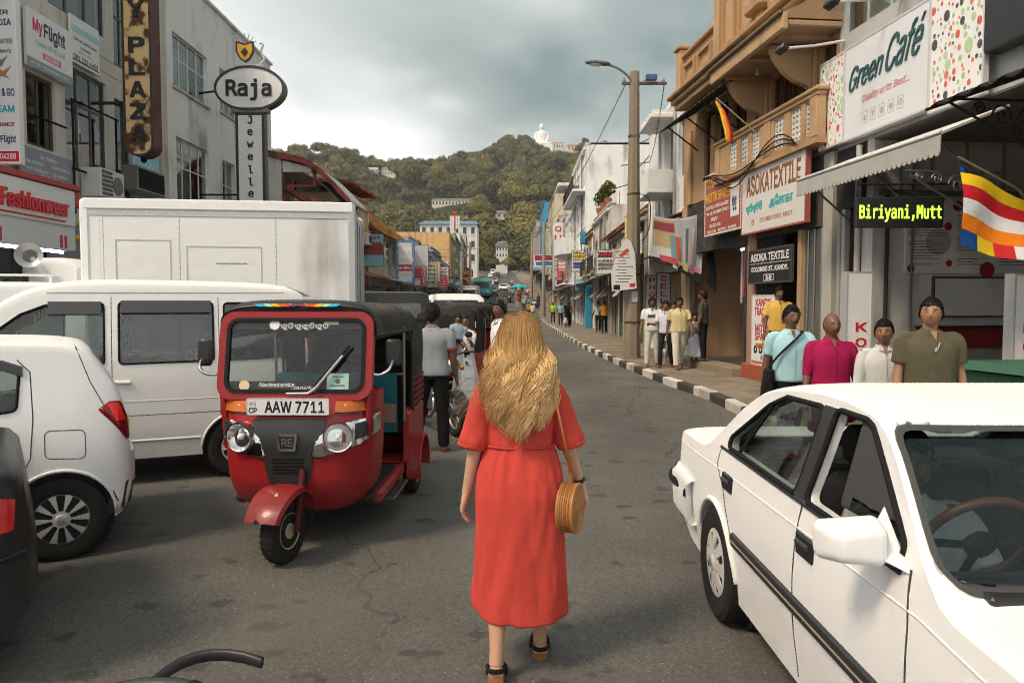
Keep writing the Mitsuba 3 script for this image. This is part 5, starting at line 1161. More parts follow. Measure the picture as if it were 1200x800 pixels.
board('long cream textile shop signboard with brown capitals under the tan balcony', FR, 2.83, 5.50, 3.08, 4.43, .26, .08, (.60, .585, .54), [
 ('ASOKATEXTILE', 1.36, .92, .36, 2.25, (.24, .10, .05), dict(bold=True)), (squiggle(5, .16, .75, 8, .014), .62, .50, 0, 0, INK_T), ('அசோகா'.replace('சோ', 'ேசா'), 1.75, .50, .17, .95, INK_T, NT),
 ('COLOMBO STREET, KANDY.', 1.55, .20, .08, 1.35, (.35, .16, .12), dict(bold=False)), (extr(Point(0, 0).buffer(.06) - Point(0, 0).buffer(.03), 0, .003), .55, .20, 0, 0, (.35, .12, .10))], (.36, .10, .07))
board('dark red tractor parts signboard with yellow letters beside the cream textile sign', FR, 5.53, 7.62, 3.24, 4.60, .26, .08, (.30, .055, .04), [
 ('KANDY TRACTOR', .95, 1.16, .20, 1.75, (.60, .34, .05)), ('MOTOR SPARES', .80, .84, .20, 1.45, (.60, .34, .05)), ('& BICYCLE PARTS DEALERS', .75, .62, .07, 1.3, (.62, .58, .5)), ('No. 68, COLOMBO STREET', .78, .48, .065, 1.3, (.62, .58, .5)),
 ('KANDY', .6, .34, .08, .4, (.62, .58, .5)), ('081 222 2486', .65, .20, .07, .65, (.62, .58, .5)), ('TRACTOR - MOTOR - SPARES', 1.0, .07, .06, 1.7, (.62, .58, .5)), block(1.52, 1.98, .28, .98, (.62, .62, .6), 0), (squiggle(2, .3, .22, 4, .015), 1.75, .62, .0, 0, (.03, .05, .12))], (.62, .6, .55))
board('black shop sign with white capitals and number 68 over the doorway', FR, 3.50, 5.34, 2.09, 2.74, .16, .04, (.012, .013, .014), [
 ('ASOKA TEXTILE', .925, .50, .14, 1.65, (.62, .62, .6)), ('COLOMBO ST. KANDY.', .925, .27, .09, 1.6, (.62, .62, .6)), ('68', .925, .10, .085, .26, (.62, .62, .6)), (extr(sbox(-.22, -.065, .22, .065) - sbox(-.205, -.052, .205, .052), 0, .003), .925, .10, 0, 0, (.55, .55, .53)), (extr(sbox(-.88, -.005, .88, .005), 0, .003), .925, .38, 0, 0, (.5, .5, .5))], (.05, .05, .05))
tw_ = 1.05
tractor = extr(union_all([Point(-.10, -.02).buffer(.085) - Point(-.10, -.02).buffer(.04), Point(.20, 0).buffer(.12) - Point(.20, 0).buffer(.06), Point(-.34, -.03).buffer(.08) - Point(-.34, -.03).buffer(.03), Point(.36, .0).buffer(.10) - Point(.36, .0).buffer(.04)]), 0, .003)
tract2 = extr(union_all([sbox(-.32, -.02, .2, .08), sbox(-.02, .08, .02, .26), Polygon([(.05, .08), (.25, .08), (.22, .16), (.08, .16)])]), 0, .003)
board('white standing board with red tractor spares lettering beside the doorway of number 68', FR, 4.30, 5.33, .47, 1.85, .08, .04, (.66, .67, .67), [
 ('KANDY', .515, 1.24, .15, .68, INK_R), ('TRACTOR', .53, 1.06, .15, .80, INK_R), ('&', .53, .895, .13, .16, INK_R), ('MOTOR', .53, .73, .15, .72, INK_R), ('SPARES', .53, .565, .15, .74, INK_R), (tractor, .53, .33, 0, 0, (.02, .02, .02)), (tract2, .53, .35, 0, 0, (.40, .16, .05)),
 ('68', .53, .155, .10, .2, (.05, .25, .42)), block(.0, 1.06, .0, .07, (.42, .12, .08), 0)], (.5, .5, .5))
# ---------------------------------------------------------------- right: the cafe next door, open to the street
def cafe():
 b = thing('cafe_building', 'grey cafe building with an open front, awnings and big white sign panels above', 'building', FR)
 G, D = (.36, .35, .33), (.10, .098, .095)
 ua, ub = -4.2, 2.34
 part(b, 'wall', xf(extr(sbox(ua, 4.15, ub, 8.5).difference(union_all([sbox(.5, 5.95, 2.3, 7.4), sbox(-3.6, 4.9, -1.2, 6.6)])), -.22, 0), M_axes((0, -.02, 0), (1, 0, 0), (0, 0, 1), (0, -1, 0)) @ M_s(1, 1, -1)), 'wall', (.46, .46, .45))
 window(b, .5, 2.3, 5.95, 7.4, 3, 2, (.40, .40, .39), -.1, .05, 'tint')
 part(b, 'curtain', box(.5, 2.3, -.4, -.38, 5.9, 7.4), 'cloth', (.45, .45, .43))
 part(b, 'end_wall', box(1.30, 1.48, -5.6, -.02, 0, 4.15), 'wall', (.52, .51, .48))
 part(b, 'dado', box(1.285, 1.299, -5.5, -.1, .1, .95), 'wall', (.33, .33, .32))
 for k, n_ in enumerate((-.45, -.95, -1.5, -2.1, -2.8, -3.5)):
  part(b, 'board_batten', box(1.27, 1.299, n_, n_ + .04, 3.36, 4.1), 'wall', (.24, .23, .21))
 part(b, 'beam', box(1.10, 1.29, -5.5, -.1, 3.30, 3.36), 'plain', (.09, .085, .08))
 part(b, 'ceiling', box(ua, 1.3, -5.6, -.02, 4.12, 4.15), 'plain', (.11, .105, .10))
 part(b, 'back_wall', box(ua, 1.3, -5.8, -5.6, 0, 8.4), 'wall', (.35, .34, .32))
 part(b, 'roof', box(ua, ub, -5.6, -.24, 8.2, 8.35), 'matte', D)
 part(b, 'side_wall', box(ua - .2, ua, -5.8, -.02, 0, 8.5), 'wall', (.4, .4, .38))
 part(b, 'floor', box(ua, 1.3, -5.6, .0, .05, .17), 'wall', (.20, .18, .16))
 part(b, 'pipe', tube([(1.25, -.22, .1), (1.25, -.22, 3.3)], .03, 8), 'plain', (.03, .03, .03), True)
 part(b, 'pipe', tube([(1.25, -.62, .1), (1.25, -.62, 4.1)], .018, 8), 'plain', (.12, .12, .12), True)
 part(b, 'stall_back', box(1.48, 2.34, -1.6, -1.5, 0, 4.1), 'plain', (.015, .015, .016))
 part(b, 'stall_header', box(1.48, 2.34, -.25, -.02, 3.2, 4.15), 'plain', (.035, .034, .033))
 for a, w_, c in ((1.50, .10, (.50, .49, .46)), (2.08, .10, (.40, .39, .37)), (2.22, .10, (.33, .32, .30))):
  part(b, 'column', cbox(a, a + w_, -.12, -.02, .1, 3.2, .012), 'wall', c, 30)
 part(b, 'downpipe', tube([(1.60, .04, .2), (1.60, .04, 4.1)], .045, 10), 'satin', (.42, .41, .39), True)
 part(b, 'stall_step', cbox(1.5, 2.34, -1.5, .15, .08, .28, .01), 'wall', (.2, .17, .14), 30)
 part(b, 'bay_window', cbox(-3.9, -1.20, .0, .22, 4.55, 7.4, .02), 'satin', (.013, .013, .014), 30)
 g = []
 for i in range(7):
  for j in range(6):
   c = (-1.65 - i * .26, 5.35 + j * .26)
   g.append(xf(extr(Point(0, 0).buffer(.125, quad_segs=4) - Point(.05, 0).buffer(.09, quad_segs=4), 0, .03), M_axes((c[0], .225, c[1]), (1, 0, 0), (0, 0, 1), (0, -1, 0)) @ M_s(1, 1, -1)))
 part(b, 'fretwork', cat(g), 'satin', (.55, .55, .52), kind='stuff')
 return b
cafe()
def dots_panel(s, W, H, seed, nd, ztop=.004):
 q = np.random.default_rng(seed); cols = [(.62, .14, .11), (.36, .50, .28), (.09, .09, .10), (.45, .60, .38), (.66, .22, .18)]
 done, polys = [], {i: [] for i in range(5)}
 for k in range(nd * 12):
  r = q.choice([.018, .026, .034, .045, .06, .08], p=[.26, .24, .2, .15, .1, .05]) * (W / .9) ** .5
  x, y = q.uniform(-W / 2 + r, W / 2 - r), q.uniform(-H / 2 + r, H / 2 - r)
  if all((x - a) ** 2 + (y - c) ** 2 > (r + d + .012) ** 2 for a, c, d in done):
   done.append((x, y, r)); polys[int(q.integers(0, 5)) if r < .06 else int(q.choice([0, 1, 2, 3]))].append(affinity.scale(Point(x, y).buffer(r, quad_segs=5), .86, 1.12))
  if len(done) >= nd: break
 for i, ps in polys.items():
  if ps:
   part(s, 'dots', extr(union_all(ps), .0, ztop), 'plain', cols[i], kind='stuff')
def cafe_signs():
 W, H = 2.02, 1.40
 s = board('large pale grey cafe signboard with dark script lettering', FR, -.14, 1.88, 4.21, 5.61, .14, .10, (.66, .67, .69), [
  ], (.5, .5, .52))
 dg = (.012, .075, .075)
 part(s, 'lettering', xf(text('Green', .34, .84, bold=False, depth=.02, italic=.42), M_t(-.42, .20, .002), M_r('z', 3)), 'satin', dg)
 part(s, 'lettering', xf(text('Café', .46, .78, bold=False, depth=.02, italic=.42), M_t(.50, .30, .002), M_r('z', 3)), 'satin', dg)
 part(s, 'lettering', xf(text('Quality at its Best...', .10, 1.15, bold=False, italic=.35), M_t(.05, -.19, .002)), 'plain', (.58, .22, .22))
 for k in range(5):
  part(s, 'icon', xf(extr((rrect(-.075, .075, -.09, .09, .02) - rrect(-.065, .065, -.08, .08, .018)).union([sbox(-.03, -.05, .03, .02), Polygon([(-.05, .05), (.05, .05), (.0, -.05)]), Polygon([(-.05, .04), (.05, .04), (.03, -.05), (-.03, -.05)]), Point(0, 0).buffer(.045), Point(0, 0).buffer(.05) - Point(0, 0).buffer(.02)][k]), 0, .003), M_t(-.44 + k * .215, -.46, .0)), 'plain', (.40, .41, .42))
 s2 = board('narrow white panel with coloured dots at the left end of the cafe sign', FR, 1.895, 2.63, 4.22, 5.6, .14, .06, (.72, .72, .71), [], (.55, .55, .55))
 dots_panel(s2, .735, 1.36, 5, 95)
 s3 = board('tall white panel with coloured dots beside the black bay window', FR, -1.16, -.20, 4.13, 6.0, .17, .06, (.76, .76, .75), [], (.55, .55, .55))
 dots_panel(s3, .96, 1.85, 9, 150)
 for u, z in ((2.2, 5.72), (.7, 5.85)):
  k = thing('flood_lamp', 'small black flood lamp on a white arm over the %s' % ('dotted panel' if u > 2 else 'cafe sign'), 'lamp', FR)
  part(k, 'arm', tube([(u, -.02, z + .15), (u, .5, z + .05), (u, .95, z)], .022, 8), 'satin', (.65, .65, .63), True)
  part(k, 'head', xf(cbox(-.13, .13, -.06, .06, -.05, .05, .015), M_t(u, 1.02, z - .02), M_r('x', 25)), 'satin', BLACK, 30)
 a = thing('awning', 'grey sheet awning with a scalloped edge below the cafe sign', 'awning', FR)
 P = np.array([[(u, -.0 + .82 * t, 3.95 - .33 * t) for t in (0, 1)] for u in np.linspace(-1.38, 2.0, 3)])
 part(a, 'sheet', slab(P, (0, 0, 1), .03), 'matte', (.42, .41, .40))
 part(a, 'edge_tube', tube([(-1.38, .83, 3.62), (2.0, .83, 3.62)], .022, 8), 'satin', (.6, .6, .58), True)
 us = np.arange(-1.38, 1.95, .1)
 pl = sbox(-1.38, 3.40, 2.0, 3.59).union(union_all([Point(u + .05, 3.40).buffer(.045, quad_segs=4) for u in us]))
 part(a, 'valance', xf(extr(pl, -.012, 0), M_axes((0, .83, 0), (1, 0, 0), (0, 0, 1), (0, -1, 0)) @ M_s(1, 1, -1)), 'matte', (.40, .39, .375))
 for u in (-1.2, .3, 1.85):
  part(a, 'bracket', tube(bez([(u, 0, 2.95), (u, .35, 3.25), (u, .75, 3.58)], 8), .018, 6), 'metal', (.2, .2, .2), True)
 a = thing('awning', 'black sheet awning on wrought-iron scroll brackets at the far right', 'awning', FR)
 P = np.array([[(u, .02 + 1.15 * t, 4.22 - .40 * t + .016 * math.sin(u * 20)) for t in (0, .5, 1)] for u in np.linspace(-4.2, -1.6, 60)])
 part(a, 'sheet', slab(P, (0, 0, 1), .03), 'plain', (.02, .02, .021), True)
 for u in (-1.9, -3.2):
  g = [tube(bez([(u, .0, 3.25), (u, .5, 3.5), (u, 1.1, 3.80)], 10), .016, 6), tube([(u, .0, 3.25), (u, .0, 4.35)], .018, 6), tube([(u, .0, 3.84), (u, 1.1, 3.84)], .014, 6)]
  for n_, z, r in ((.18, 3.64, .15), (.50, 3.68, .12), (.76, 3.75, .07), (.14, 3.40, .09), (.36, 3.52, .07)):
   g.append(iron_scroll(u, n_, z, r))
  part(a, 'scroll_bracket', cat(g), 'plain', (.03, .03, .031), True)
 a = thing('scroll_bracket', 'grey wrought-iron bracket with spirals beside the flag', 'bracket', FR)
 g = [tube([(-1.25, .0, 3.2), (-1.25, 1.15, 3.2)], .014, 6), tube([(-1.25, .0, 2.55), (-1.25, 1.1, 3.16)], .014, 6)]
 for n_, z, r in ((.16, 2.98, .17), (.50, 3.06, .12), (.76, 3.12, .07), (.98, 3.14, .05)):
  g.append(iron_scroll(-1.25, n_, z, r))
 part(a, 'ironwork', cat(g), 'metal', (.25, .245, .235), True)
 L = M_axes((4.62, 9.0, 2.775), (1, 0, 0), (0, 0, 1), (0, -1, 0))
 s = thing('led_sign', 'black LED sign with glowing green letters hung square to the street', 'sign', L)
 part(s, 'case', cbox(-.52, .52, -.18, .18, -.08, 0, .008), 'satin', (.010, .010, .011), 30)
 key = part(s, 'lettering', text('Biriyani,Mutt', .150, .98, 'DejaVu', True, .004), 'plain', (.6, .9, .1), local=M_t(0, -.01, .002))
 scene[key]['emitter'] = {'type': 'area', 'radiance': rgb(.075, .16, .008)}
 part(s, 'hanger', cat([tube([(-.50, .18, -.04), (-.50, .34, -.04), (.9, .34, -.04)], .012, 6)]), 'plain', BLACK, True)
 for nm, x, y, z0, z1, w_, tx in (('white light-box column with red vertical letters, the fuller of two', 4.76, 10.3, .42, 2.12, .34, 'KOTTU'), ('white light-box column with red letters at the right edge beside the green bin', 5.80, 8.45, .30, 2.02, .30, 'KOTTU')):
  L = M_axes((x, y, 0), (1, 0, 0), (0, 0, 1), (0, -1, 0))
  s = thing('light_box_sign', nm, 'sign', L)
  part(s, 'box', cbox(-w_ / 2, w_ / 2, z0, z1, -.16, 0, .012), 'satin', (.68, .68, .68), 30)
  part(s, 'rim', extr(sbox(-w_ / 2 - .01, z0 - .01, w_ / 2 + .01, z1 + .01) - sbox(-w_ / 2 + .012, z0 + .012, w_ / 2 - .012, z1 - .012), -.17, .006), 'satin', (.35, .35, .36))
  for k, ch in enumerate(tx):
   part(s, 'lettering', text(ch, .115, .15, depth=.006), 'plain', (.50, .02, .03), local=M_t(.03, z0 + (z1 - z0) * .56 - k * .21 + (.0 if 'fuller' in nm else .16), .002))
  part(s, 'post', cat([box(-.03, .03, .1, z0, -.1, -.05)]), 'plain', (.1, .1, .1))
 L = FR @ M_axes((1.268, -.9, 0), (0, -1, 0), (0, 0, 1), (-1, 0, 0))
 s = thing('menu_board', 'wide pale menu board with columns of small print on the cafe wall', 'sign', L)
 q = np.random.default_rng(4)
 part(s, 'panel', cbox(-.38, 2.6, 2.14, 3.24, -.03, 0, .006), 'satin', (.56, .55, .52), 30)
 ln = []
 for c0 in (-.25, .45, 1.15, 1.85):
  for r in range(19):
   if q.random() < .85: ln.append(sbox(c0, 3.05 - r * .043, c0 + q.uniform(.25, .5), 3.062 - r * .043))
 part(s, 'print', extr(union_all(ln), .0, .003), 'plain', (.13, .12, .12), kind='stuff')
 part(s, 'red_spot', extr(union_all([Point(x, y).buffer(r) for x, y, r in ((-.28, 2.22, .06), (.33, 2.3, .05), (.30, 2.85, .06), (.95, 2.2, .12), (1.7, 2.22, .09), (1.1, 3.15, .08), (.45, 3.16, .08))]), .0, .004), 'plain', (.25, .02, .03), kind='stuff')
 part(s, 'grey_spot', extr(union_all([Point(x, y).buffer(r) for x, y, r in ((.15, 2.62, .20), (1.55, 2.6, .16), (2.3, 2.75, .2), (-.3, 2.75, .04), (-.3, 2.6, .035))]), .0, .0025), 'plain', (.29, .285, .27), kind='stuff')
 s = thing('notice_board', 'grey whiteboard with faint writing below the menu board', 'board', L)
 part(s, 'panel', cbox(.10, 1.5, 1.50, 2.08, -.03, .004, .006), 'satin', (.48, .485, .49), 30)
 part(s, 'frame', extr(sbox(.08, 1.48, 1.52, 2.10) - sbox(.11, 1.51, 1.49, 2.07), -.03, .012), 'satin', (.12, .03, .03))
 s = thing('bench', 'dark red panelled bench against the cafe wall', 'bench', L)
 part(s, 'back_panel', cbox(-.20, 2.6, 1.02, 1.32, .04, .09, .01), 'satin', (.17, .012, .014), 30)
 part(s, 'top_rail', cbox(-.22, 2.62, 1.32, 1.36, .03, .10, .008), 'satin', (.03, .01, .01), 30)
 part(s, 'seat', cbox(-.20, 2.6, .50, .56, .05, .5, .01), 'satin', (.10, .01, .012), 30)
 for x in (-.15, 1.2, 2.5):
  part(s, 'leg', box(x, x + .06, .15, .50, .1, .45), 'satin', (.03, .01, .01))
 s = thing('wheeled_bin', 'dark green plastic wheeled bin in front of the cafe', 'bin', at(5.45, 7.55, .155, 8))
 part(s, 'body', hull([(x * .80, y * .80, 0) for x in (-.62, .62) for y in (-.38, .38)] + [(x, y, .84) for x in (-.66, .66) for y in (-.40, .40)]), 'satin', (.018, .075, .042), 30)
 part(s, 'lid', hull([(x, y, .86) for x in (-.70, .70) for y in (-.44, .44)] + [(x * .95, y * .9, .95) for x in (-.68, .68) for y in (-.42, .42)]), 'satin', (.022, .09, .05), 30)
 for k in range(9):
  part(s, 'grille_rib', box(-.60 + k * .06, -.575 + k * .06, -.41, -.395, .50, .80), 'satin', (.012, .05, .03))
 part(s, 'handle', tube([(-.35, -.40, .95), (-.35, -.45, 1.0), (-.15, -.45, 1.0), (-.15, -.40, .95)], .018, 6), 'satin', (.015, .06, .035), True)
 for x in (-.45, .45):
  part(s, 'wheel', lathe([(0, -.03), (.08, -.03), (.08, .03), (0, .03)], 16, 'y'), 'plain', RUBBER, local=M_t(x, -.3, -.0))
 s = thing('flag', 'six-coloured striped flag flying from a pole at the right edge', 'flag', M_axes((4.72, 7.9, 0), (1, 0, 0), (0, 0, 1), (0, -1, 0)))
 part(s, 'pole', tube([(-.07, 3.22, -.02), (.55, 2.9, -.02), (1.4, 2.45, -.5)], .014, 8), 'satin', (.25, .18, .1), True)
 def cloth(u, v):
  x = -.06 + .92 * u + .05 * v; y = 3.10 - .36 * u - .80 * v * (1 - .15 * u) + .02 * math.sin(7 * u + 2 * v); z = .05 * math.sin(5 * u + 4 * v) + .02 * math.sin(11 * u)
  return (x, y, z)
 bands = [(.06, .22, (.72, .50, .02)), (.22, .40, (.52, .02, .03)), (.40, .60, (.72, .72, .74)), (.60, .80, (.78, .22, .02))]
 part(s, 'blue_corner', slab(np.array([[cloth(u, v) for u in np.linspace(0, .04 + 0 * v, 2)] for v in np.linspace(-.02, .06, 3)]), (0, 0, 1), .004), 'cloth', (.01, .05, .22))
 for a, c, col in bands:
  part(s, 'stripe', slab(np.array([[cloth(u, v) for u in np.linspace(0, 1, 22)] for v in np.linspace(a, c, 5)]), (0, 0, 1), .004), 'cloth', col, True)
 cc = [(.012, .07, .26), (.72, .50, .02), (.55, .03, .03), (.70, .70, .72), (.78, .22, .02)]
 for k, col in enumerate(cc):
  part(s, 'stripe', slab(np.array([[cloth(u, v) for u in np.linspace(k / 5, (k + 1) / 5, 6)] for v in np.linspace(.80, 1.0, 4)]), (0, 0, 1), .004), 'cloth', col, True)
 s = thing('flag', 'small furled flag with red and yellow bands on the tan balcony', 'flag', FR)
 part(s, 'pole', tube([(4.7, .30, 4.95), (5.2, .95, 5.75)], .014, 6), 'satin', (.3, .2, .1), True)
 pth = np.array([(5.17, .92, 5.70), (5.02, .88, 5.5), (4.9, .86, 5.28), (4.80, .84, 5.06), (4.74, .84, 4.85)])
 for k, col in enumerate([(.01, .03, .15), (.65, .45, .03), (.62, .20, .03), (.45, .02, .03), (.7, .7, .7)]):
  off = np.array([.035 * math.cos(k * 1.26), .035 * math.sin(k * 1.26), -.03 * k])
  part(s, 'fold', tube(pth + off, np.array([.02, .035, .045, .05, .03]), 6), 'cloth', col, True)
 s = thing('poster', 'bright blue and white poster at the top of the dark stall', 'poster', FR)
 part(s, 'sheet', box(1.75, 2.15, -1.49, -1.48, 2.45, 2.95), 'plain', (.12, .42, .55)); part(s, 'print', cat([box(1.8, 2.1, -1.478, -1.475, 2.75, 2.9)]), 'plain', (.6, .6, .6))
 s = thing('clock', 'round black wall clock in the dark stall', 'clock', FR)
 part(s, 'rim', xf(lathe([(0, 0), (.22, 0), (.22, .05), (.18, .06), (.17, .03), (0, .03)], 24, 'y'), M_t(1.85, -1.0, 2.72)), 'satin', (.02, .02, .02), 30); part(s, 'face', xf(lathe([(0, .031), (.17, .031), (.17, .036), (0, .036)], 24, 'y'), M_t(1.85, -1.0, 2.72)), 'plain', (.06, .05, .05))
 s = board('dark hanging sign with faint letters inside the narrow stall', FR, 1.66, 2.12, 2.05, 2.3, -.3, .03, (.02, .02, .02), [('LOTTERY', .23, .15, .09, .40, (.22, .22, .21)), ('KANDY', .23, .05, .05, .3, (.2, .2, .2))], (.1, .1, .1))
 s = thing('shopping_bag', 'white and red bags hanging at the stall opening', 'bag', FR)
 part(s, 'white_bag', hull([(1.85, -.1, 1.4), (1.72, -.15, .85), (1.98, -.05, .85), (1.74, -.05, .8), (1.97, -.16, .8)]), 'cloth', (.42, .40, .36), 30)
 part(s, 'red_band', hull([(2.02, -.08, 1.2), (1.98, -.14, .86), (2.07, -.03, .86), (2.06, -.14, .9)]), 'cloth', (.36, .02, .02), 30)
cafe_signs()
# ---------------------------------------------------------------- left: the long white building, its signs
FL, LL = frame((-9.5, 30.0), (-9.5, 12.0))
uy = lambda y: 30.0 - y
def white_block():
 b = thing('commercial_building', 'long white three-storey commercial building with steel windows on the left', 'building', FL)
 CR, WH = (.62, .59, .53), (.70, .69, .665)
 w = lambda y0, y1, z0, z1: (uy(y1), uy(y0), z0, z1)
 far = [w(21.4, 23.8, 7.8, 9.3), w(21.5, 23.8, 4.3, 6.42), w(24.8, 26.9, 7.95, 9.35), w(24.9, 26.0, 4.3, 6.4), w(26.6, 27.8, 4.3, 6.4)]
 near = [w(12.2, 13.9, 4.8, 6.3), w(14.9, 15.85, 4.82, 6.25), w(16.2, 17.85, 4.6, 6.8), w(18.2, 18.95, 4.3, 6.6), w(15.7, 17.9, 7.85, 9.3), w(18.25, 19.1, 7.4, 9.2), w(12.3, 15.0, 7.9, 9.3)]
 H1, H2 = 10.75, 11.0
 wall(b, uy(20.5), H2, far, WH, .25, 0, 3.4)
 wall(b, uy(12.0), H1, near, CR, .25, uy(20.5), 3.4)
 part(b, 'pilaster', cbox(uy(20.75), uy(20.45), .002, .12, 3.4, 11.1, .02), 'wall', (.50, .46, .40), 30)
 part(b, 'coping', cbox(-.05, uy(20.5), -.3, .10, H2, H2 + .1, .02), 'wall', WH, 30)
 part(b, 'coping', cbox(uy(20.5), uy(12), -.3, .06, H1, H1 + .08, .02), 'wall', CR, 30)
 for z in np.arange(3.75, 10.6, .33):
  part(b, 'cladding_rib', box(uy(20.4), uy(12.05), .001, .011, z, z + .014), 'wall', (.42, .39, .34)) if z > 9.35 or 6.85 < z < 7.4 else None
 carcass(b, uy(12), 10.6, 9, WH, (3.5, 7.1), (.12, .115, .11), n0=-.26)
 ST, DK = (.40, .40, .40), (.05, .047, .045)
 for h, c, r in zip(far, (4, 4, 4, 2, 2), (2, 2, 2, 2, 2)):
  window(b, *h, c, r, (.62, .62, .61), -.09, .04, 'tint', bars=[.58] if h[3] > 7 else [.62])
 part(b, 'rusted_shutter', box(uy(26.5), uy(26.05), -.06, -.02, 4.3, 6.3), 'rusty', (.46, .34, .27))
 for h, c, r in zip(near, (2, 2, 3, 1, 3, 2, 3), (1, 1, 2, 1, 2, 2, 2)):
  window(b, *h, c, r, DK, -.07, .07, 'tint', bars=[.66])
 for h in far + near:
  part(b, 'curtain', box(h[0] + .1, h[1] - (h[1] - h[0]) * .35, -.62, -.60, h[2], h[3]), 'cloth', (.42, .42, .40) if h in far else (.33, .32, .29))
 for h in far[:3]:
  part(b, 'sill', cbox(h[0] - .08, h[1] + .08, .002, .07, h[2] - .08, h[2], .01), 'wall', (.5, .48, .44), 30)
 for y0, y1, z in ((16.1, 17.9, 4.55), (14.8, 15.9, 5.35), (16.1, 18.0, 6.0)):
  part(b, 'window_rail', tube([(uy(y0), .18, z), (uy(y1), .18, z)], .025, 6), 'plain', BLACK, True)
 for y in (16.15, 17.9):
  part(b, 'window_rail', tube([(uy(y), .18, 3.6), (uy(y), .18, 6.0)], .025, 6), 'plain', BLACK, True)
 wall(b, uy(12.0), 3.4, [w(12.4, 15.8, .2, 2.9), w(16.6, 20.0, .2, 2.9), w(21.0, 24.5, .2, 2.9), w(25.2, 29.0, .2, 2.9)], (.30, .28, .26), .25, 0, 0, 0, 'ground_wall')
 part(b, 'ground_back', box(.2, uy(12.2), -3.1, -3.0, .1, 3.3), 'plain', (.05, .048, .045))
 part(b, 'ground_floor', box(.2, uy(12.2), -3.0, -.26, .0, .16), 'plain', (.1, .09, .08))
 return b
white_block()
GR = (.30, .31, .33)
def perp(x, y, z=0):
 return M_axes((x, y, z), (1, 0, 0), (0, 0, 1), (0, -1, 0))
def plaza_sign():
 s = thing('hanging_sign', 'tall rusty yellow vertical sign with black capitals hung square to the white building', 'sign', perp(-8.34, 17.0))
 z0, z1, hw_, t = 4.98, 10.6, .325, .42
 pl = sbox(-hw_, z0 + hw_ * .8, hw_, z1).union(affinity.scale(Point(0, z0 + hw_ * .8).buffer(hw_), 1, .8))
 part(s, 'case', extr(pl, -t, -.02), 'rusty', (.085, .022, .024))
 part(s, 'face', extr(pl.buffer(-.045), -.022, .0), 'rusty', (.60, .42, .19))
 part(s, 'face_rim', extr(pl - pl.buffer(-.045), -.022, .02), 'rusty', (.03, .022, .02))
 for k, ch in enumerate('AZALP YTIC'):
  if ch != ' ':
   ck = part(s, 'lettering', text(ch, .33, .36 if ch != 'I' else .14, 'DejaVu', True, .03), 'satin', (.016, .015, .015), local=M_t(0, z0 + .50 + k * .485 - (.18 if k > 5 else 0), 0))
 for z in (6.2, 8.6):
  part(s, 'bracket', tube([(-1.15, z, -.2), (-hw_, z, -.2)], .04, 6), 'plain', (.03, .03, .03), True)
 part(s, 'bottom_lamp', ball((0, z0 - .05, -.2), .07, 6, 8), 'plain', BLACK, True)
plaza_sign()
def raja_sign():
 s = thing('shop_sign', 'white oval sign reading Raja above an upright panel of black letters, with a gold crest', 'sign', perp(-7.92, 23.0))
 ov = affinity.scale(Point(0, 8.16).buffer(1, quad_segs=16), 1.03, .64)
 part(s, 'oval', extr(ov, -.30, 0), 'satin', (.76, .755, .74), 30)
 part(s, 'oval_rim', extr(ov.buffer(.035) - ov.buffer(-.035), -.32, .025), 'satin', (.04, .035, .035))
 part(s, 'lettering', text('Raja', .46, 1.38, 'DejaVu', True, .03), 'satin', (.012, .012, .014), local=M_t(-.02, 8.12, 0))
 part(s, 'upright_panel', cbox(-.42, .42, 3.4, 7.42, -.28, 0, .02), 'satin', (.74, .725, .70), 30)
 part(s, 'panel_edge', extr(sbox(-.44, 3.4, .44, 7.44) - sbox(-.36, 3.48, .36, 7.36), -.285, .012), 'satin', (.03, .03, .03))
 for k, ch in enumerate('Jewellery'):
  part(s, 'lettering', text(ch, .22, None, 'DejaVu', True, .02), 'satin', (.012, .012, .014), local=M_t(0, 7.22 - k * .37, 0))
 part(s, 'neck', cbox(-.55, .55, 7.44, 7.60, -.26, .02, .02), 'matte', (.20, .19, .18), 30)
 part(s, 'crest_base', cbox(-.42, .42, 8.78, 8.86, -.2, 0, .01), 'satin', (.5, .49, .47), 30)
 sh = Polygon([(-.24, .28), (0, .20), (.24, .28), (.25, .0), (.14, -.20), (0, -.30), (-.14, -.20), (-.25, 0)])
 part(s, 'crest', extr(sh, -.06, 0), 'satin', (.66, .34, .02), local=M_t(-.12, 9.25, 0))
 part(s, 'crest_mark', extr(Polygon([(0, .14), (.11, 0), (0, -.14), (-.11, 0)]), 0, .015), 'satin', (.012, .012, .012), local=M_t(-.12, 9.23, 0))
 part(s, 'crest_rim', extr(sh.buffer(.025) - sh.buffer(-.02), -.07, .01), 'satin', (.02, .02, .02), local=M_t(-.12, 9.25, 0))
 for k in range(7):
  a = -1.1 + k * .36
  part(s, 'crest_spike', tube([(-.12, 9.3, -.05), (-.12 + .62 * math.sin(a) * .62, 9.3 + .46 * math.cos(a) + .05, -.05)], .012, 5), 'metal', (.3, .3, .28), True)
 part(s, 'crest_swan', tube(bez([(.30, 8.9, -.1), (.42, 9.1, -.1), (.34, 9.3, -.1), (.40, 9.5, -.1), (.30, 9.52, -.1)], 14), .035, 6), 'satin', (.55, .54, .52), True)
 part(s, 'arm', tube([(-1.58, 8.05, -.15), (-1.0, 8.12, -.15)], .03, 6), 'plain', BLACK, True)
 part(s, 'arm', tube([(-1.58, 5.0, -.15), (-.42, 5.0, -.15)], .03, 6), 'plain', BLACK, True)
raja_sign()
AIR = (.05, .08, .16)
s = thing('billboard', 'tall white airline-agent billboard at the left edge with a red telephone strip', 'billboard', perp(-9.55, 14.0))
part(s, 'panel', cbox(-.9, .48, 4.25, 9.0, -.15, 0, .01), 'satin', (.72, .72, .72), 30)
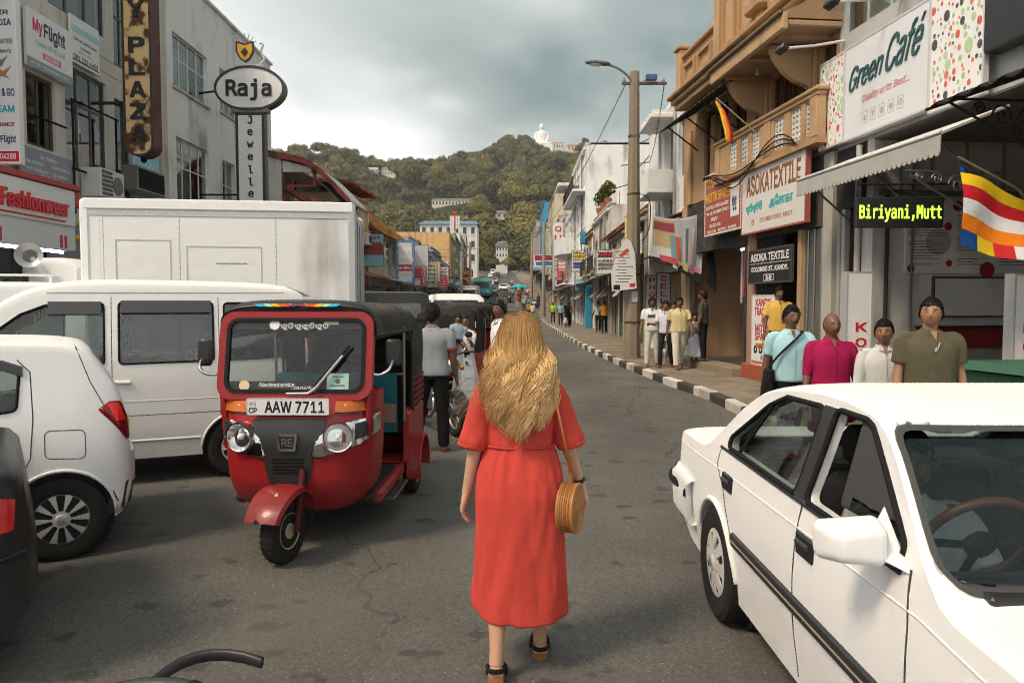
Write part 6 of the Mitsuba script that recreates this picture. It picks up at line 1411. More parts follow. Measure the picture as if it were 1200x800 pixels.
for tx, z, h, w_, c in (('QATAR', 7.28, .14, .42, AIR), ('AIR', 7.0, .08, .3, AIR), ('INDIA', 6.82, .11, .40, AIR), ('EMIRATES', 6.48, .08, .42, (.1, .12, .12)), ('AIRWAYS', 6.30, .06, .36, AIR), ('FLY & GO', 5.56, .13, .44, AIR), ('TEAM', 5.26, .12, .42, (.02, .35, .45)), ('FINANCE', 4.98, .07, .40, (.3, .03, .15)), ('MyFlight', 4.70, .12, .44, AIR)):
 part(s, 'lettering', text(tx, h, w_), 'plain', c, local=M_t(.20, z, .002))
part(s, 'swallow', extr(Polygon([(-.15, .1), (.0, .02), (.16, .12), (.05, -.04), (.12, -.12), (-.02, -.07), (-.14, -.1)]), 0, .004), 'plain', (.40, .20, .10), local=M_t(.22, 5.92, 0))
part(s, 'swallow', extr(Polygon([(-.12, .1), (.0, .02), (.14, .10), (.05, -.04), (.02, -.10), (-.1, -.08)]), 0, .004), 'plain', (.20, .22, .20), local=M_t(.18, 6.12, 0))
part(s, 'red_strip', extr(sbox(-.6, -.09, .46, .09), 0, .004), 'plain', (.60, .02, .05), local=M_t(0, 4.40, 0))
part(s, 'lettering', text('081 2204288', .10, .62), 'plain', (.7, .7, .7), local=M_t(.1, 4.40, .004))
board('pale MyFlight travel signboard between the tall billboard and the upper windows', FL, uy(16.28), uy(14.75), 6.30, 7.42, .14, .06, (.70, .72, .73), [
 ('My', .36, .82, .24, .30, (.55, .06, .16)), ('Flight', .92, .80, .26, .72, (.06, .07, .10)), ('Tours (Pvt) Ltd', .75, .52, .10, 1.0, (.35, .47, .52)), block(.5, 1.1, .26, .38, (.60, .20, .26), 0), block(.0, 1.53, .0, .18, (.27, .31, .36), 0), ('NO. 38, YATINUWARA STREET', .76, .09, .05, 1.3, (.6, .62, .63)), ('2204288', .8, .32, .07, .45, (.7, .7, .7))], None)
board('white notice panel with a pale turquoise band left of the rusty sign', FL, uy(17.42), uy(16.3), 6.86, 7.86, .10, .05, (.68, .70, .70), [block(0, 1.12, .66, .80, (.42, .62, .64), 0), ('KANDY CITY COMPUTER CENTRE', .56, .52, .05, .9, (.25, .27, .28)), ('COURSES', .56, .38, .05, .4, (.25, .27, .28)), ('081 222 4455', .56, .14, .10, .95, (.15, .16, .17)), block(.05, 1.07, .05, .08, (.12, .12, .12), 0), ('O L  A L', .56, .28, .05, .5, (.3, .3, .3))], None)
board('grey-blue panel of white handwriting under the tall billboard', FL, uy(16.15), uy(14.4), 4.12, 4.72, .16, .05, (.22, .25, .29), [('Air Tickets', .9, .46, .07, .55, (.6, .62, .64)), ('Visa Services', .45, .33, .06, .6, (.6, .62, .64)), ('Hotel Booking', 1.3, .32, .06, .6, (.6, .62, .64)), ('Tours & Transport', .5, .18, .06, .7, (.6, .62, .64)), ('Insurance', 1.3, .18, .06, .45, (.6, .62, .64)), ('Passport', .9, .07, .06, .45, (.6, .62, .64))], None)
s = board('turquoise and white painted panel behind the rusty vertical sign', FL, uy(20.3), uy(18.9), 4.3, 6.7, .05, .04, (.22, .47, .56), [], None)
q = np.random.default_rng(8)
part(s, 'brush_mark', extr(union_all([affinity.rotate(sbox(x, y, x + q.uniform(.1, .3), y + .03), q.uniform(-60, 60)) for x, y in zip(q.uniform(-.65, .4, 70), q.uniform(-1.1, 1.1, 70))]).intersection(sbox(-.68, -1.18, .68, 1.18)), 0, .003), 'plain', (.50, .66, .70), kind='stuff')
s = thing('shop_fascia', 'white and red fascia reading Fashionwear over the shop at the left edge', 'sign', FL)
part(s, 'canopy', cbox(uy(15.55), uy(11.5), .0, .52, 2.75, 3.62, .02), 'satin', (.62, .62, .61), 30)
part(s, 'red_border', cbox(uy(15.65), uy(11.5), .0, .60, 3.98, 4.10, .02), 'satin', (.35, .035, .03), 30)
part(s, 'red_border', cbox(uy(15.65), uy(15.5), .0, .58, 3.64, 3.975, .02), 'satin', (.35, .035, .03), 30)
part(s, 'panel', cbox(uy(15.49), uy(11.5), .02, .56, 3.25, 3.97, .01), 'satin', (.70, .70, .70), 30)
Lx = on_wall(uy(14.2), .562, 3.58)
part(s, 'lettering', text('Fashionwear', .30, 2.0, bold=True, depth=.05), 'gloss', (.55, .015, .03), local=Lx)
part(s, 'underline', extr(sbox(-1.0, -.03, .92, .0), 0, .02), 'gloss', (.5, .015, .03), local=on_wall(uy(14.2), .562, 3.34))
for y in (13.2, 15.0, 15.15):
 part(s, 'red_stripe', box(uy(y + .09), uy(y), .521, .526, 2.80, 3.05), 'satin', (.5, .03, .06))
for a, c in ((12.0, 13.9), (14.1, 15.2)):
 k = part(s, 'tube_lamp', tube([(uy(a), .45, 2.71), (uy(c), .45, 2.71)], .02, 8), 'plain', (.8, .8, .9))
 scene[k]['emitter'] = {'type': 'area', 'radiance': rgb(3.0, 2.6, 5.5)}
for z in (3.35, 3.05):
 part(s, 'yellow_lamp', ball((uy(15.7), .45, z), .07, 8, 10), 'gloss', (.55, .40, .02), True)
s = board('white signboard with cut-off black letters in the dark doorway under the fascia', FL, uy(17.0), uy(15.2), 2.15, 2.62, -.1, .04, (.5, .5, .48), [('KITCHEN', .9, .36, .14, 1.3, (.08, .08, .09)), ('112 Street', 1.2, .12, .08, .5, (.3, .3, .3))], None)
for y, z, nm in ((17.1, 4.35, 'white air-conditioner unit with a grille left of the dark screen'),):
 s = thing('air_conditioner', nm, 'air conditioner', FL @ M_t(uy(y), .3, z))
 part(s, 'case', cbox(-.5, .5, -.25, .2, -.32, .32, .02), 'satin', (.56, .55, .52), 30)
 for k in range(6):
  part(s, 'grille_bar', box(.03, .45, .2, .215, -.26 + k * .095, -.20 + k * .095), 'satin', (.05, .05, .05))
 part(s, 'fan_guard', lathe([(.10, .2), (.2, .2), (.2, .225), (.1, .225)], 20, 'y'), 'satin', (.1, .1, .1), local=M_t(-.2, 0, 0))
s = thing('screen', 'dark louvred screen box above the truck beside the air conditioner', 'screen', FL @ M_t(uy(18.95), .30, 4.72))
part(s, 'case', cbox(-.72, .72, -.2, .2, -.30, .30, .02), 'satin', (.16, .155, .15), 30)
part(s, 'face', box(-.66, .66, .2, .208, -.24, .24), 'plain', (.012, .012, .013))
s = thing('market_shed', 'market shed with a curved red-edged roof behind the box truck', 'building')
prof = bez([(-9.3, 7.36), (-8.2, 7.12), (-7.55, 6.92), (-6.85, 6.38), (-6.35, 5.86), (-6.05, 5.52)], 24)
def rib(y0, y1, o0, o1, zlow=None):
 top_ = [(x, z + o1) for x, z in prof]; bot_ = [(x, z + o0) for x, z in prof][::-1]
 return xf(extr(Polygon(top_ + bot_).buffer(0), 0, y1 - y0), M_axes((0, y0, 0), (1, 0, 0), (0, 0, 1), (0, 1, 0)) @ M_s(1, 1, 1))
part(s, 'roof_sheet', rib(28.3, 31.6, -.03, .03), 'matte', (.36, .36, .34))
part(s, 'roof_edge', rib(28.0, 28.3, -.16, .06), 'rusty', (.26, .045, .035))
part(s, 'soffit', rib(28.35, 31.5, -.5, -.46), 'matte', (.30, .29, .27))
part(s, 'gable_panel', box(-9.15, -8.55, 28.1, 28.2, 4.0, 7.05), 'wall', (.55, .54, .50))
part(s, 'gable_panel', xf(extr(Polygon([(-8.5, 6.55), (-8.5, 6.98), (-7.45, 6.72), (-7.45, 6.55)]), 0, .06), M_axes((0, 28.2, 0), (1, 0, 0), (0, 0, 1), (0, -1, 0))), 'wall', (.62, .61, .59))
for g in (box(-8.53, -8.43, 28.2, 28.32, 4.0, 6.6), box(-7.42, -7.30, 28.2, 28.32, 6.0, 6.75), box(-8.43, -7.42, 28.22, 28.3, 6.02, 6.10)):
 part(s, 'red_frame', g, 'rusty', (.24, .04, .03))
part(s, 'red_frame', tube([(-8.45, 28.25, 6.0), (-6.9, 28.25, 5.0)], .12, 6), 'rusty', (.20, .035, .03))
for y in (29.4, 31.3):
 part(s, 'truss', tube([(-9.2, y, 5.6), (-6.4, y, 5.6)], .05, 6), 'rusty', (.12, .03, .025))
 part(s, 'post', box(-6.6, -6.5, y, y + .1, 0, 5.6), 'rusty', (.14, .04, .03))
part(s, 'back_wall', box(-9.3, -9.1, 28.3, 31.6, 0, 6.8), 'wall', (.45, .40, .30))
part(s, 'blue_board', box(-9.1, -8.6, 28.0, 28.06, 5.0, 5.45), 'satin', (.02, .16, .36))
# ---------------------------------------------------------------- the rows of shop-houses up the street
WORN = [(.60, .59, .57), (.50, .46, .40), (.40, .37, .33), (.55, .47, .33), (.62, .60, .54), (.34, .31, .28), (.48, .50, .50), (.58, .42, .30)]
def shop(label, right, y0, y1, H, col, storeys=2, seed=0, depth=8, ground=3.0, balcony=None, roof='flat', n_out=0., wcol=(.22, .2, .18), canopy=None, detail=2, z=None):
 q = np.random.default_rng(seed); X = WALLX if right else LEFTX
 if right: F, L = frame((float(X(y0)) - n_out, y0), (float(X(y1)) - n_out, y1 - .03))
 else: F, L = frame((float(X(y1)) + n_out, y1 - .03), (float(X(y0)) + n_out, y0))
 F = M_t(0, 0, (float(road_z((y0 + y1) / 2)) if z is None else z) + .12) @ F
 b = thing('shop_house', label, 'building', F)
 sh = (H - ground) / max(1, storeys - 1) if storeys > 1 else 0
 nb = max(1, int(L / 3.6)); bw = L / nb; holes, wins = [], []
 for i in range(nb):
  holes.append((i * bw + .3, (i + 1) * bw - .3, .0, ground - .55))
  for s_ in range(storeys - 1):
   z0 = ground + s_ * sh
   k = 2 if bw > 2.6 and detail > 1 else 1
   for j in range(k):
    c = i * bw + bw * (j + .5) / k; w_ = min(.62, bw / k * .33)
    wins.append((c - w_, c + w_, z0 + .75, min(z0 + sh - .45, z0 + 2.1)))
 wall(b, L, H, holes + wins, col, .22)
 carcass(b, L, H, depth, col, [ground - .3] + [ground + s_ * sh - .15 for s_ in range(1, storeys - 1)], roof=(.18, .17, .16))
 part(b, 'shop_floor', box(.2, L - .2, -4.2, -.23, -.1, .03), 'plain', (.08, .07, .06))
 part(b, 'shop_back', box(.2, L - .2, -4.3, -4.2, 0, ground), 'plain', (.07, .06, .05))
 for h in wins:
  window(b, *h, 2, 2 if detail > 1 else 1, wcol, -.08, .05, 'dark_tint', sill=tuple(np.array(col) * .8) if detail > 1 else None, bars=[.62])
 for i in range(nb):
  if q.random() < .45:
   part(b, 'roller_shutter', cat([box(i * bw + .32, (i + 1) * bw - .32, -.15, -.12 + .015 * (k % 2), k * .12, k * .12 + .115) for k in range(int((ground - .6) / .12))]) if q.random() < .5 else box(i * bw + .32, (i + 1) * bw - .32, -.16, -.12, ground - 1.2, ground - .56), 'metal', tuple(np.array([.3, .32, .33]) * q.uniform(.5, 1.2)))
 for x in [i * bw for i in range(nb + 1)]:
  part(b, 'pilaster', cbox(max(.0, x - .17), min(L, x + .17), .002, .09, 0, H - .2, .01), 'wall', tuple(np.clip(np.array(col) * q.uniform(.8, 1.15), 0, .66)), 30)
 part(b, 'cornice', cbox(-.03, L + .03, .003, .22, H - .35, H - .2, .03), 'wall', col, 30)
 part(b, 'coping', cbox(-.05, L + .05, -.28, .10, H, H + .1, .02), 'wall', tuple(np.array(col) * .85), 30)
 if canopy is not False:
  cc = canopy or tuple(np.array([(.10, .09, .08), (.26, .25, .23), (.14, .06, .04), (.05, .12, .08), (.20, .18, .15)][int(q.integers(0, 5))]))
  sheet_canopy(b, .1, L - .1, ground - .25, ground + .05, q.uniform(.8, 1.3), cc, .02, .03)
 if balcony:
  zb = ground + (balcony - 1) * sh
  part(b, 'balcony_slab', cbox(.1, L - .1, .002, .95, zb, zb + .14, .01), 'wall', col, 30)
  for u in np.linspace(.15, L - .15, max(4, int(L / .32))):
   part(b, 'baluster', box(u - .015, u + .015, .88, .91, zb + .14, zb + .98), 'plain', (.05, .05, .05)) if detail > 1 else None
  part(b, 'balcony_rail', box(.1, L - .1, .86, .93, zb + .98, zb + 1.04), 'plain', (.05, .05, .05))
 if roof == 'tile':
  for sgn in (1, -1):
   P = np.array([[(u, (.45 - 3.05 * t) if sgn > 0 else (-5.65 + 3.05 * t), H - .25 + 2.35 * t) for t in np.linspace(0, 1, 4)] for u in np.linspace(-.2, L + .2, 3)])
   part(b, 'tile_roof', slab(P[::-1] if sgn > 0 else P, (0, 0, 1), .12), 'tile')
  for u in (.02, L - .2):
   part(b, 'gable', hull([(x, y_, z_) for x in (u, u + .18) for y_, z_ in ((-.1, H - .2), (-5.1, H - .2), (-2.6, H + 1.85))]), 'wall', col)
  part(b, 'ridge', tube([(-.2, -2.6, H + 2.12), (L + .2, -2.6, H + 2.12)], .16, 8), 'plain', (.42, .22, .08), True)
  g = [xf(cbox(-.10, .10, -.17, .17, 0, .055, .02), M_t(u + .12 * (r_ % 2), .38 - 2.85 * r_ / 11, H - .18 + 2.2 * r_ / 11), M_r('x', -37.6)) for u in np.arange(-.1, L, .25) for r_ in range(12)]
  n_ = 280
  for x_ in g[:n_]:
   part(b, 'roof_tile', x_, 'tile')
  if g[n_:]: part(b, 'tile_course', cat(g[n_:]), 'tile', kind='stuff')
 for k in range(int(q.integers(1, 4))):
  u, y_ = q.uniform(.8, L - .8), -q.uniform(.8, 3.5)
  if roof == 'flat' and q.random() < .5:
   part(b, 'water_tank', lathe([(0, 0), (.5, 0), (.52, .9), (.35, 1.1), (0, 1.15)], 14), 'plain', [(.02, .02, .022), (.04, .12, .25), (.3, .3, .3)][int(q.integers(0, 3))], 30, local=M_t(u, y_, H - .3))
  else:
   part(b, 'roof_aerial', tube([(u, y_, H - .3), (u, y_, H + q.uniform(1.2, 2.6))], .025, 5), 'plain', (.15, .15, .15), True)
  a = q.uniform(.3, L - .6); z_ = q.uniform(ground + .3, max(ground + .5, H - 1.4))
  part(b, 'air_conditioner', cbox(a - .42, a + .42, .1, .42, z_, z_ + .55, .03), 'satin', (.5, .5, .47), 30)
  part(b, 'fan_guard', lathe([(0, .42), (.2, .42), (.2, .44), (0, .44)], 12, 'y'), 'plain', (.06, .06, .06), local=M_t(a - .1, 0, z_ + .28))
  a = q.uniform(.3, L - .3); part(b, 'drainpipe', tube([(a, .13, .1), (a, .13, H - .4)], .05, 6), 'plain', tuple(np.array([.35, .33, .3]) * q.uniform(.4, 1.4)), True)
  a = q.uniform(.2, L - 1.4); w_ = q.uniform(.8, 1.6); c_ = [(.30, .28, .24), (.12, .05, .04), (.05, .07, .12), (.22, .19, .12), (.07, .09, .07), (.35, .33, .31)][int(q.integers(0, 6))]
  part(b, 'cloth_awning', slab(np.array([[(a + w_ * s_, .35 + .5 * t, ground - .6 - .55 * t + .04 * math.sin(9 * s_)) for t in (0, .5, 1)] for s_ in np.linspace(0, 1, 7)]), (0, 0, 1), .015), 'cloth', tuple(c_), True)
 return b, F, L
def sign_on(F, L, u0, u1, z0, z1, n, label, ground_c, marks, perp_=False, seed=0, words=()):
 """A signboard; perp_: square to the street, seen by people walking along it."""
 q = np.random.default_rng(seed)
 W, H = abs(u1 - u0), z1 - z0
 M = F @ on_wall((u0 + u1) / 2, n, (z0 + z1) / 2)
 if perp_:
  o = M[:3, 3]; M = M_axes(o, (1, 0, 0), (0, 0, 1), (0, -1, 0))
 s = thing('signboard', label, 'sign', M)
 part(s, 'panel', cbox(-W / 2, W / 2, -H / 2, H / 2, -.06, 0, .008), 'satin', ground_c, 30)
 part(s, 'rim', extr(sbox(-W / 2 - .015, -H / 2 - .015, W / 2 + .015, H / 2 + .015) - sbox(-W / 2 + .02, -H / 2 + .02, W / 2 - .02, H / 2 - .02), -.065, .006), 'satin', (.12, .12, .12))
 for i, (x0, x1, a, b, c) in enumerate(marks):
  part(s, 'colour_field', extr(sbox(-W / 2 + .025 + x0 * (W - .05), -H / 2 + .025 + a * (H - .05), -W / 2 + .025 + x1 * (W - .05), -H / 2 + .025 + b * (H - .05)), 0, .003 + .001 * i), 'plain', c)
 if marks:
  bars = []
  for r_ in range(int(q.integers(3, 6))):
   z_ = (.36 - .17 * r_) * H; x_ = -W * .42
   while x_ < W * .34:
    w_ = W * q.uniform(.05, .16); bars.append(sbox(x_, z_, min(x_ + w_, W * .44), z_ + H * q.uniform(.04, .085))); x_ += w_ + W * .035
  part(s, 'print', extr(union_all(bars), .002, .009), 'plain', [(.05, .05, .06), (.55, .55, .53), (.30, .05, .05)][int(q.integers(0, 3))], kind='stuff')
 for tx, x, zc, h, w_, c in words:
  part(s, 'lettering', text(tx, h, w_), 'plain', c, local=M_t(x * W / 2, zc * H / 2, .008))
 return s
# --- right-hand side, from the white house next to the tan one
def white_house():
 F, L = frame((4.87, 20.15), (4.93, 27.3))
 b = thing('shop_house', 'white three-storey house with recessed balconies beyond the tan house', 'building', F)
 W = (.78, .78, .77)
 op = [(.6, 2.1, 5.35, 7.0), (2.9, 4.3, 4.0, 5.0), (2.9, 4.3, 5.6, 7.2), (5.2, 6.4, 4.2, 5.6), (.8, 6.6, .15, 2.7)]
 wall(b, L, 7.7, op, W, .25); carcass(b, L, 7.7, 8, W, (2.9, 5.25), n0=-.25)
 part(b, 'upper_block', box(.2, 4.6, -5, -1.2, 7.4, 9.4), 'wall', W)
 part(b, 'red_coping', cbox(-.05, 2.7, -.3, .12, 7.7, 7.78, .01), 'satin', (.36, .05, .04), 30)
 part(b, 'coping', cbox(2.7, L, -.3, .08, 7.7, 7.8, .01), 'wall', W, 30)
 part(b, 'balcony', cbox(2.6, 4.7, .003, .8, 5.02, 5.16, .01), 'wall', W, 30)
 part(b, 'balcony_wall', box(2.6, 4.7, .70, .8, 5.16, 5.7), 'wall', W)
 part(b, 'balcony_wall', box(2.6, 2.7, .003, .699, 5.16, 5.7), 'wall', W)
 part(b, 'canopy_slab', cbox(2.5, 4.8, .003, .75, 7.22, 7.34, .01), 'wall', W, 30)
 for k in range(5):
  part(b, 'canopy_fin', box(2.55 + k * .5, 2.62 + k * .5, .003, .72, 7.345, 7.46), 'wall', W)
 part(b, 'handrail', tube([(2.6, .78, 6.1), (4.7, .78, 6.1)], .02, 6), 'plain', (.3, .3, .3), True)
 part(b, 'handrail', tube([(.1, -.4, 8.5), (2.4, -.4, 8.5)], .02, 6), 'plain', (.4, .4, .4), True)
 for u in np.linspace(.1, 2.4, 6):
  part(b, 'rail_post', tube([(u, -.4, 7.6), (u, -.4, 8.5)], .015, 5), 'plain', (.4, .4, .4), True)
 for u in (.15, 2.45, 4.8):
  part(b, 'drainpipe', tube([(u, .06, 3.0), (u, .06, 7.5)], .04, 6), 'wall', (.45, .45, .43), True)
 window(b, *op[0], 2, 2, (.3, .3, .3), -.1, .05, 'tint'); window(b, *op[2], 2, 2, (.3, .3, .3), -.2, .05, 'dark_tint'); window(b, *op[3], 2, 2, (.25, .3, .25), -.1, .05, 'dark_tint'); window(b, *op[1], 2, 1, (.3, .3, .3), -.2, .05, 'dark_tint')
 sheet_canopy(b, -.1, L - .2, 2.95, 3.35, 1.15, (.035, .032, .03), .02, .03)
 sheet_canopy(b, -.1, 2.0, 4.0, 4.25, .7, (.16, .08, .04), .02, .05, 'timber_canopy', wave=False)
 part(b, 'stall_front', box(3.2, 6.5, -.6, -.55, .15, 2.7), 'wall', (.40, .33, .22))
 part(b, 'pale_post', cbox(.7, .82, -.1, .02, .15, 2.9, .01), 'wall', (.5, .36, .2), 30)
 part(b, 'shop_floor', box(.2, L - .2, -6, -.25, 0, .15), 'plain', (.08, .07, .06))
 return F, L
Fw, Lw = white_house()
for k, (u, c) in enumerate(((3.6, (.45, .02, .06)), (5.6, (.42, .03, .05)))):
 s = sign_on(Fw, Lw, u - .22, u + .22, .5, 2.65, .12, 'white upright shop sign with a column of red letters, %s one past the tan house' % ('first' if k == 0 else 'second'), (.62, .62, .61), [], True)
 for j, ch in enumerate('CELLULAR' if k == 0 else 'PHONES'):
  part(s, 'lettering', text(ch, .15, .2, depth=.006), 'plain', c, local=M_t(0, .9 - j * .24, 0))
sign_on(Fw, Lw, 4.8, 6.3, 3.35, 4.05, .6, 'pale blue and white board with a blurred print left of the hanging banner', (.60, .61, .60), [(.05, .3, .2, .8, (.22, .40, .42)), (.35, .6, .3, .9, (.4, .42, .44)), (.65, .95, .15, .7, (.30, .36, .40))])
bn = thing('banner', 'large printed film banner sagging from the canopy edge past the tan house', 'banner')
def bsurf(u, v):
 sag = v * (.38 * u ** 2 + .10 * math.sin(3 * u))
 return (3.56 + 1.28 * u + .10 * v * math.sin(5 * u), 19.2 - .35 * u + .10 * math.sin(7 * u + 2 * v) * v + .05 * math.sin(15 * u) * v, 3.92 + .06 * u - .13 * math.sin(PI * u) * (1 - v) - 1.16 * v - sag * 1.55)
Pb = np.array([[bsurf(u, v) for u in np.linspace(0, 1, 18)] for v in np.linspace(0, 1, 12)])
part(bn, 'sheet', slab(Pb, (0, -1, 0), .008), 'plain', (.46, .46, .47), True)
def bpatch(u0, u1, v0, v1, c, off=.006):
 P = np.array([[np.array(bsurf(u, v)) - [0, off, 0] for u in np.linspace(u0, u1, 8)] for v in np.linspace(v0, v1, 8)])
 part(bn, 'printed_field', slab(P, (0, -1, 0), .004), 'plain', c, True)
bpatch(.02, .42, .05, .62, (.42, .32, .17)); bpatch(.45, .98, .04, .5, (.34, .36, .38)); bpatch(.03, .40, .10, .28, (.28, .06, .07), .012); bpatch(.30, .55, .35, .85, (.15, .26, .28), .012); bpatch(.55, .95, .45, .85, (.42, .36, .35), .012); bpatch(.0, 1.0, .88, 1.0, (.02, .02, .02), .012); bpatch(.12, .4, .80, .93, (.42, .07, .08), .018); bpatch(.42, .7, .82, .94, (.38, .35, .16), .018); bpatch(.72, .98, .80, .93, (.5, .2, .3), .018); bpatch(.42, .5, .35, .8, (.5, .10, .05), .02)
for k_, (u, w_) in enumerate(((.62, .05), (.75, .06), (.85, .04))):
 bpatch(u, u + w_, .2, .8, [(.10, .12, .14), (.5, .48, .45), (.14, .30, .30)][k_], .02)
part(bn, 'loose_corner', slab(np.array([[(4.80 + .22 * u + .10 * v, 18.9 + .1 * math.sin(6 * v), 3.95 - 1.75 * v - .25 * u) for u in np.linspace(0, 1, 5)] for v in np.linspace(0, 1, 9)]), (0, -1, 0), .01), 'plain', (.015, .015, .016), True)
ROWS = [
 ('weathered two-storey shop with a black canopy behind the lamp pole', 1, 27.35, 33, 4.9, (.33, .29, .24), 2, dict(canopy=(.02, .02, .02))),
 ('low tiled shop with a cluttered front beyond the lamp pole', 1, 33, 38.5, 5.0, (.42, .38, .33), 2, dict(roof='tile')),
 ('old white two-storey shop with pilasters and potted plants on its parapet', 1, 38.5, 46.5, 6.6, (.64, .63, .60), 2, dict(balcony=1)),
 ('narrow brown-pillared shop with a blue-topped pier', 1, 46.5, 52, 6.2, (.36, .24, .17), 2, {}),
 ('white four-storey building with a blank side wall and a jutting canopy slab', 1, 52, 63, 12.4, (.80, .80, .79), 4, dict(balcony=3, depth=11)),
 ('white shop with a curved balcony front, past the tall white building', 1, 63, 72, 9.2, (.76, .76, .75), 3, dict(balcony=1)),
 ('grey-white three-storey shop beside the red-lettered upright sign', 1, 72, 82, 9.6, (.52, .52, .51), 3, {}),
 ('cream shop with a rusted canopy in the far right row', 1, 82, 93, 10.2, (.55, .48, .36), 3, dict(detail=1)),
 ('cream building with green-tinted top windows in the far right row', 1, 93, 108, 13.5, (.56, .50, .36), 4, dict(detail=1)),
 ('pale green building in the far right row', 1, 108, 124, 11.5, (.40, .47, .42), 3, dict(detail=1)),
 ('bright blue building end at the far right of the road', 1, 124, 138, 14.5, (.06, .30, .52), 4, dict(detail=1)),
 ('faded pink building in the far right row', 1, 138, 158, 11.0, (.55, .40, .36), 3, dict(detail=1)),
 ('grey concrete building at the far right end of the street', 1, 158, 184, 12.5, (.38, .37, .35), 4, dict(detail=1)),
 ('orange-beige gabled shop with a red roof edge just past the truck', 0, 32.2, 36.5, 6.3, (.62, .42, .25), 2, dict(canopy=(.30, .08, .05))),
 ('shop with a brown clay-tile roof on the left of the street', 0, 36.5, 48.5, 5.3, (.46, .42, .36), 2, dict(roof='tile')),
 ('white gable-ended shop beyond the clay-tile roof', 0, 48.5, 53.5, 5.8, (.60, .60, .58), 2, dict(balcony=1)),
 ('cluttered grey shop with mixed boards in the left row', 0, 53.5, 61, 5.6, (.42, .41, .40), 2, {}),
 ('shop with blue pillars in the left row', 0, 61, 70, 6.0, (.40, .44, .50), 2, {}),
 ('low white shop before the bare ochre wall', 0, 70, 83, 5.2, (.58, .57, .55), 2, dict(detail=1)),
 ('building with a bare ochre upper side wall and white lower wall', 0, 83, 96, 8.4, (.62, .40, .19), 3, dict(detail=1, depth=9)),
 ('green-fronted shop in the far left row', 0, 96, 112, 8.5, (.24, .36, .28), 3, dict(detail=1)),
 ('white shop in the far left row', 0, 112, 130, 9.0, (.6, .59, .57), 3, dict(detail=1)),
 ('brick-red shop in the far left row', 0, 130, 150, 8.2, (.34, .15, .10), 3, dict(detail=1)),
 ('beige shop at the far left end of the street', 0, 150, 176, 9.5, (.5, .45, .36), 3, dict(detail=1))]
FX = {}
for i, (lb, rt, a, c, H_, col, st, kw) in enumerate(ROWS):
 b, F, L = shop(lb, rt, a, c, H_, col, st, 40 + i, **kw)
 FX[i] = (b, F, L)
b, F, L = FX[4]
part(b, 'canopy_slab', cbox(L - 4.5, L - .3, .002, 1.6, 10.6, 10.85, .02), 'wall', (.66, .66, .65), 30)
part(b, 'roof_edge', box(-.02, L, -11, .12, 12.51, 12.56), 'plain', (.32, .28, .34))
part(b, 'wall_box', box(-.08, -.002, -6.5, -6.1, 10.6, 11.0), 'plain', (.45, .45, .46)); part(b, 'wall_pipe', box(-.06, -.002, -10, -6.5, 10.75, 10.8), 'plain', (.4, .4, .42))
for k, y_ in enumerate((-5.5, -7.2)):
 d_ = thing('satellite_dish', 'round white satellite dish on the tall white building, the %s of two' % ('left' if k == 0 else 'right'), 'dish', F @ M_t(.5, y_, 12.55))
 part(d_, 'bowl', xf(lathe([(0, .0), (.3, .04), (.55, .15), (.55, .17), (.3, .07), (0, .03)], 20), M_t(0, 0, 1.0), M_r('y', -60)), 'satin', (.6, .6, .6), 40)
 part(d_, 'mast', tube([(0, 0, -.1), (.0, 0, 1.0)], .05, 6), 'plain', (.3, .3, .3), True)
for k in range(2):
 a_ = thing('aerial', 'tall bare roof aerial %s' % ('with slanting cross rods beside the lamp pole' if k == 0 else 'standing nearer the white house'), 'aerial', M_t(*((6.35, 34.5, 0), (6.5, 30.0, 0))[k]))
 part(a_, 'mast', tube([(0, 0, 4.6), (0, 0, 9.9 - .4 * k)], .035, 6), 'plain', (.10, .10, .105), True)
 for z, L_, a in ((9.2, .9, .5), (8.1, 1.4, .12), (7.4, 1.7, .3)) if k == 0 else ((9.0, .5, .0), (8.4, .7, 0)):
  part(a_, 'cross_rod', tube([(-L_, 0, z - L_ * a), (L_, 0, z + L_ * a)], .025, 5), 'plain', (.10, .10, .105), True)
def leafy(seed, n, R, size, c0, c1):
 q = np.random.default_rng(seed); p = q.normal(0, 1, (n, 3)); p /= np.linalg.norm(p, axis=1, keepdims=True); p *= R * (q.random((n, 1)) ** .4)
 a = q.normal(0, 1, (n, 3)); a /= np.linalg.norm(a, axis=1, keepdims=True); b = np.cross(a, q.normal(0, 1, (n, 3))); b /= np.linalg.norm(b, axis=1, keepdims=True)
 s = size * q.uniform(.6, 1.4, (n, 1))
 V = np.stack([p - a * s, p + b * s * .5, p + a * s, p - b * s * .5], 1).reshape(-1, 3); i = np.arange(n) * 4
 f = np.vstack([np.stack([i, i + 1, i + 2], 1), np.stack([i, i + 2, i + 3], 1)])
 t = np.clip(q.random((n, 1)) * .6 + .4 * (p[:, 2:3] / np.max(np.abs(R)) * .5 + .5), 0, 1)
 return (V, f), np.repeat(np.asarray(c0) * (1 - t) + np.asarray(c1) * t, 4, 0)
b, F, L = FX[2]
for k in range(3):
 pk = thing('potted_plant', 'leafy potted plant on the parapet of the old white shop, %s' % ('the fullest one', 'the middle one', 'the thin one')[k], 'plant', F @ M_t(1.2 + 2.0 * k, .0, 6.7))
 part(pk, 'pot', lathe([(0, 0), (.16, 0), (.22, .35), (0, .35)], 14), 'plain', (.30, .12, .06), 30)
 g, cl = leafy(k, 260 - 60 * k, np.array([.5 - .1 * k, .4, .42]), .10, (.035, .05, .015), (.13, .15, .04))
 part(pk, 'leaves', (g[0] + [0, 0, .85], g[1]), 'leaf', cl)
b, F, L = FX[3]
part(b, 'blue_pier', cbox(.2, .8, .1, .5, 0, 2.7, .02), 'wall', (.05, .28, .46), 30)
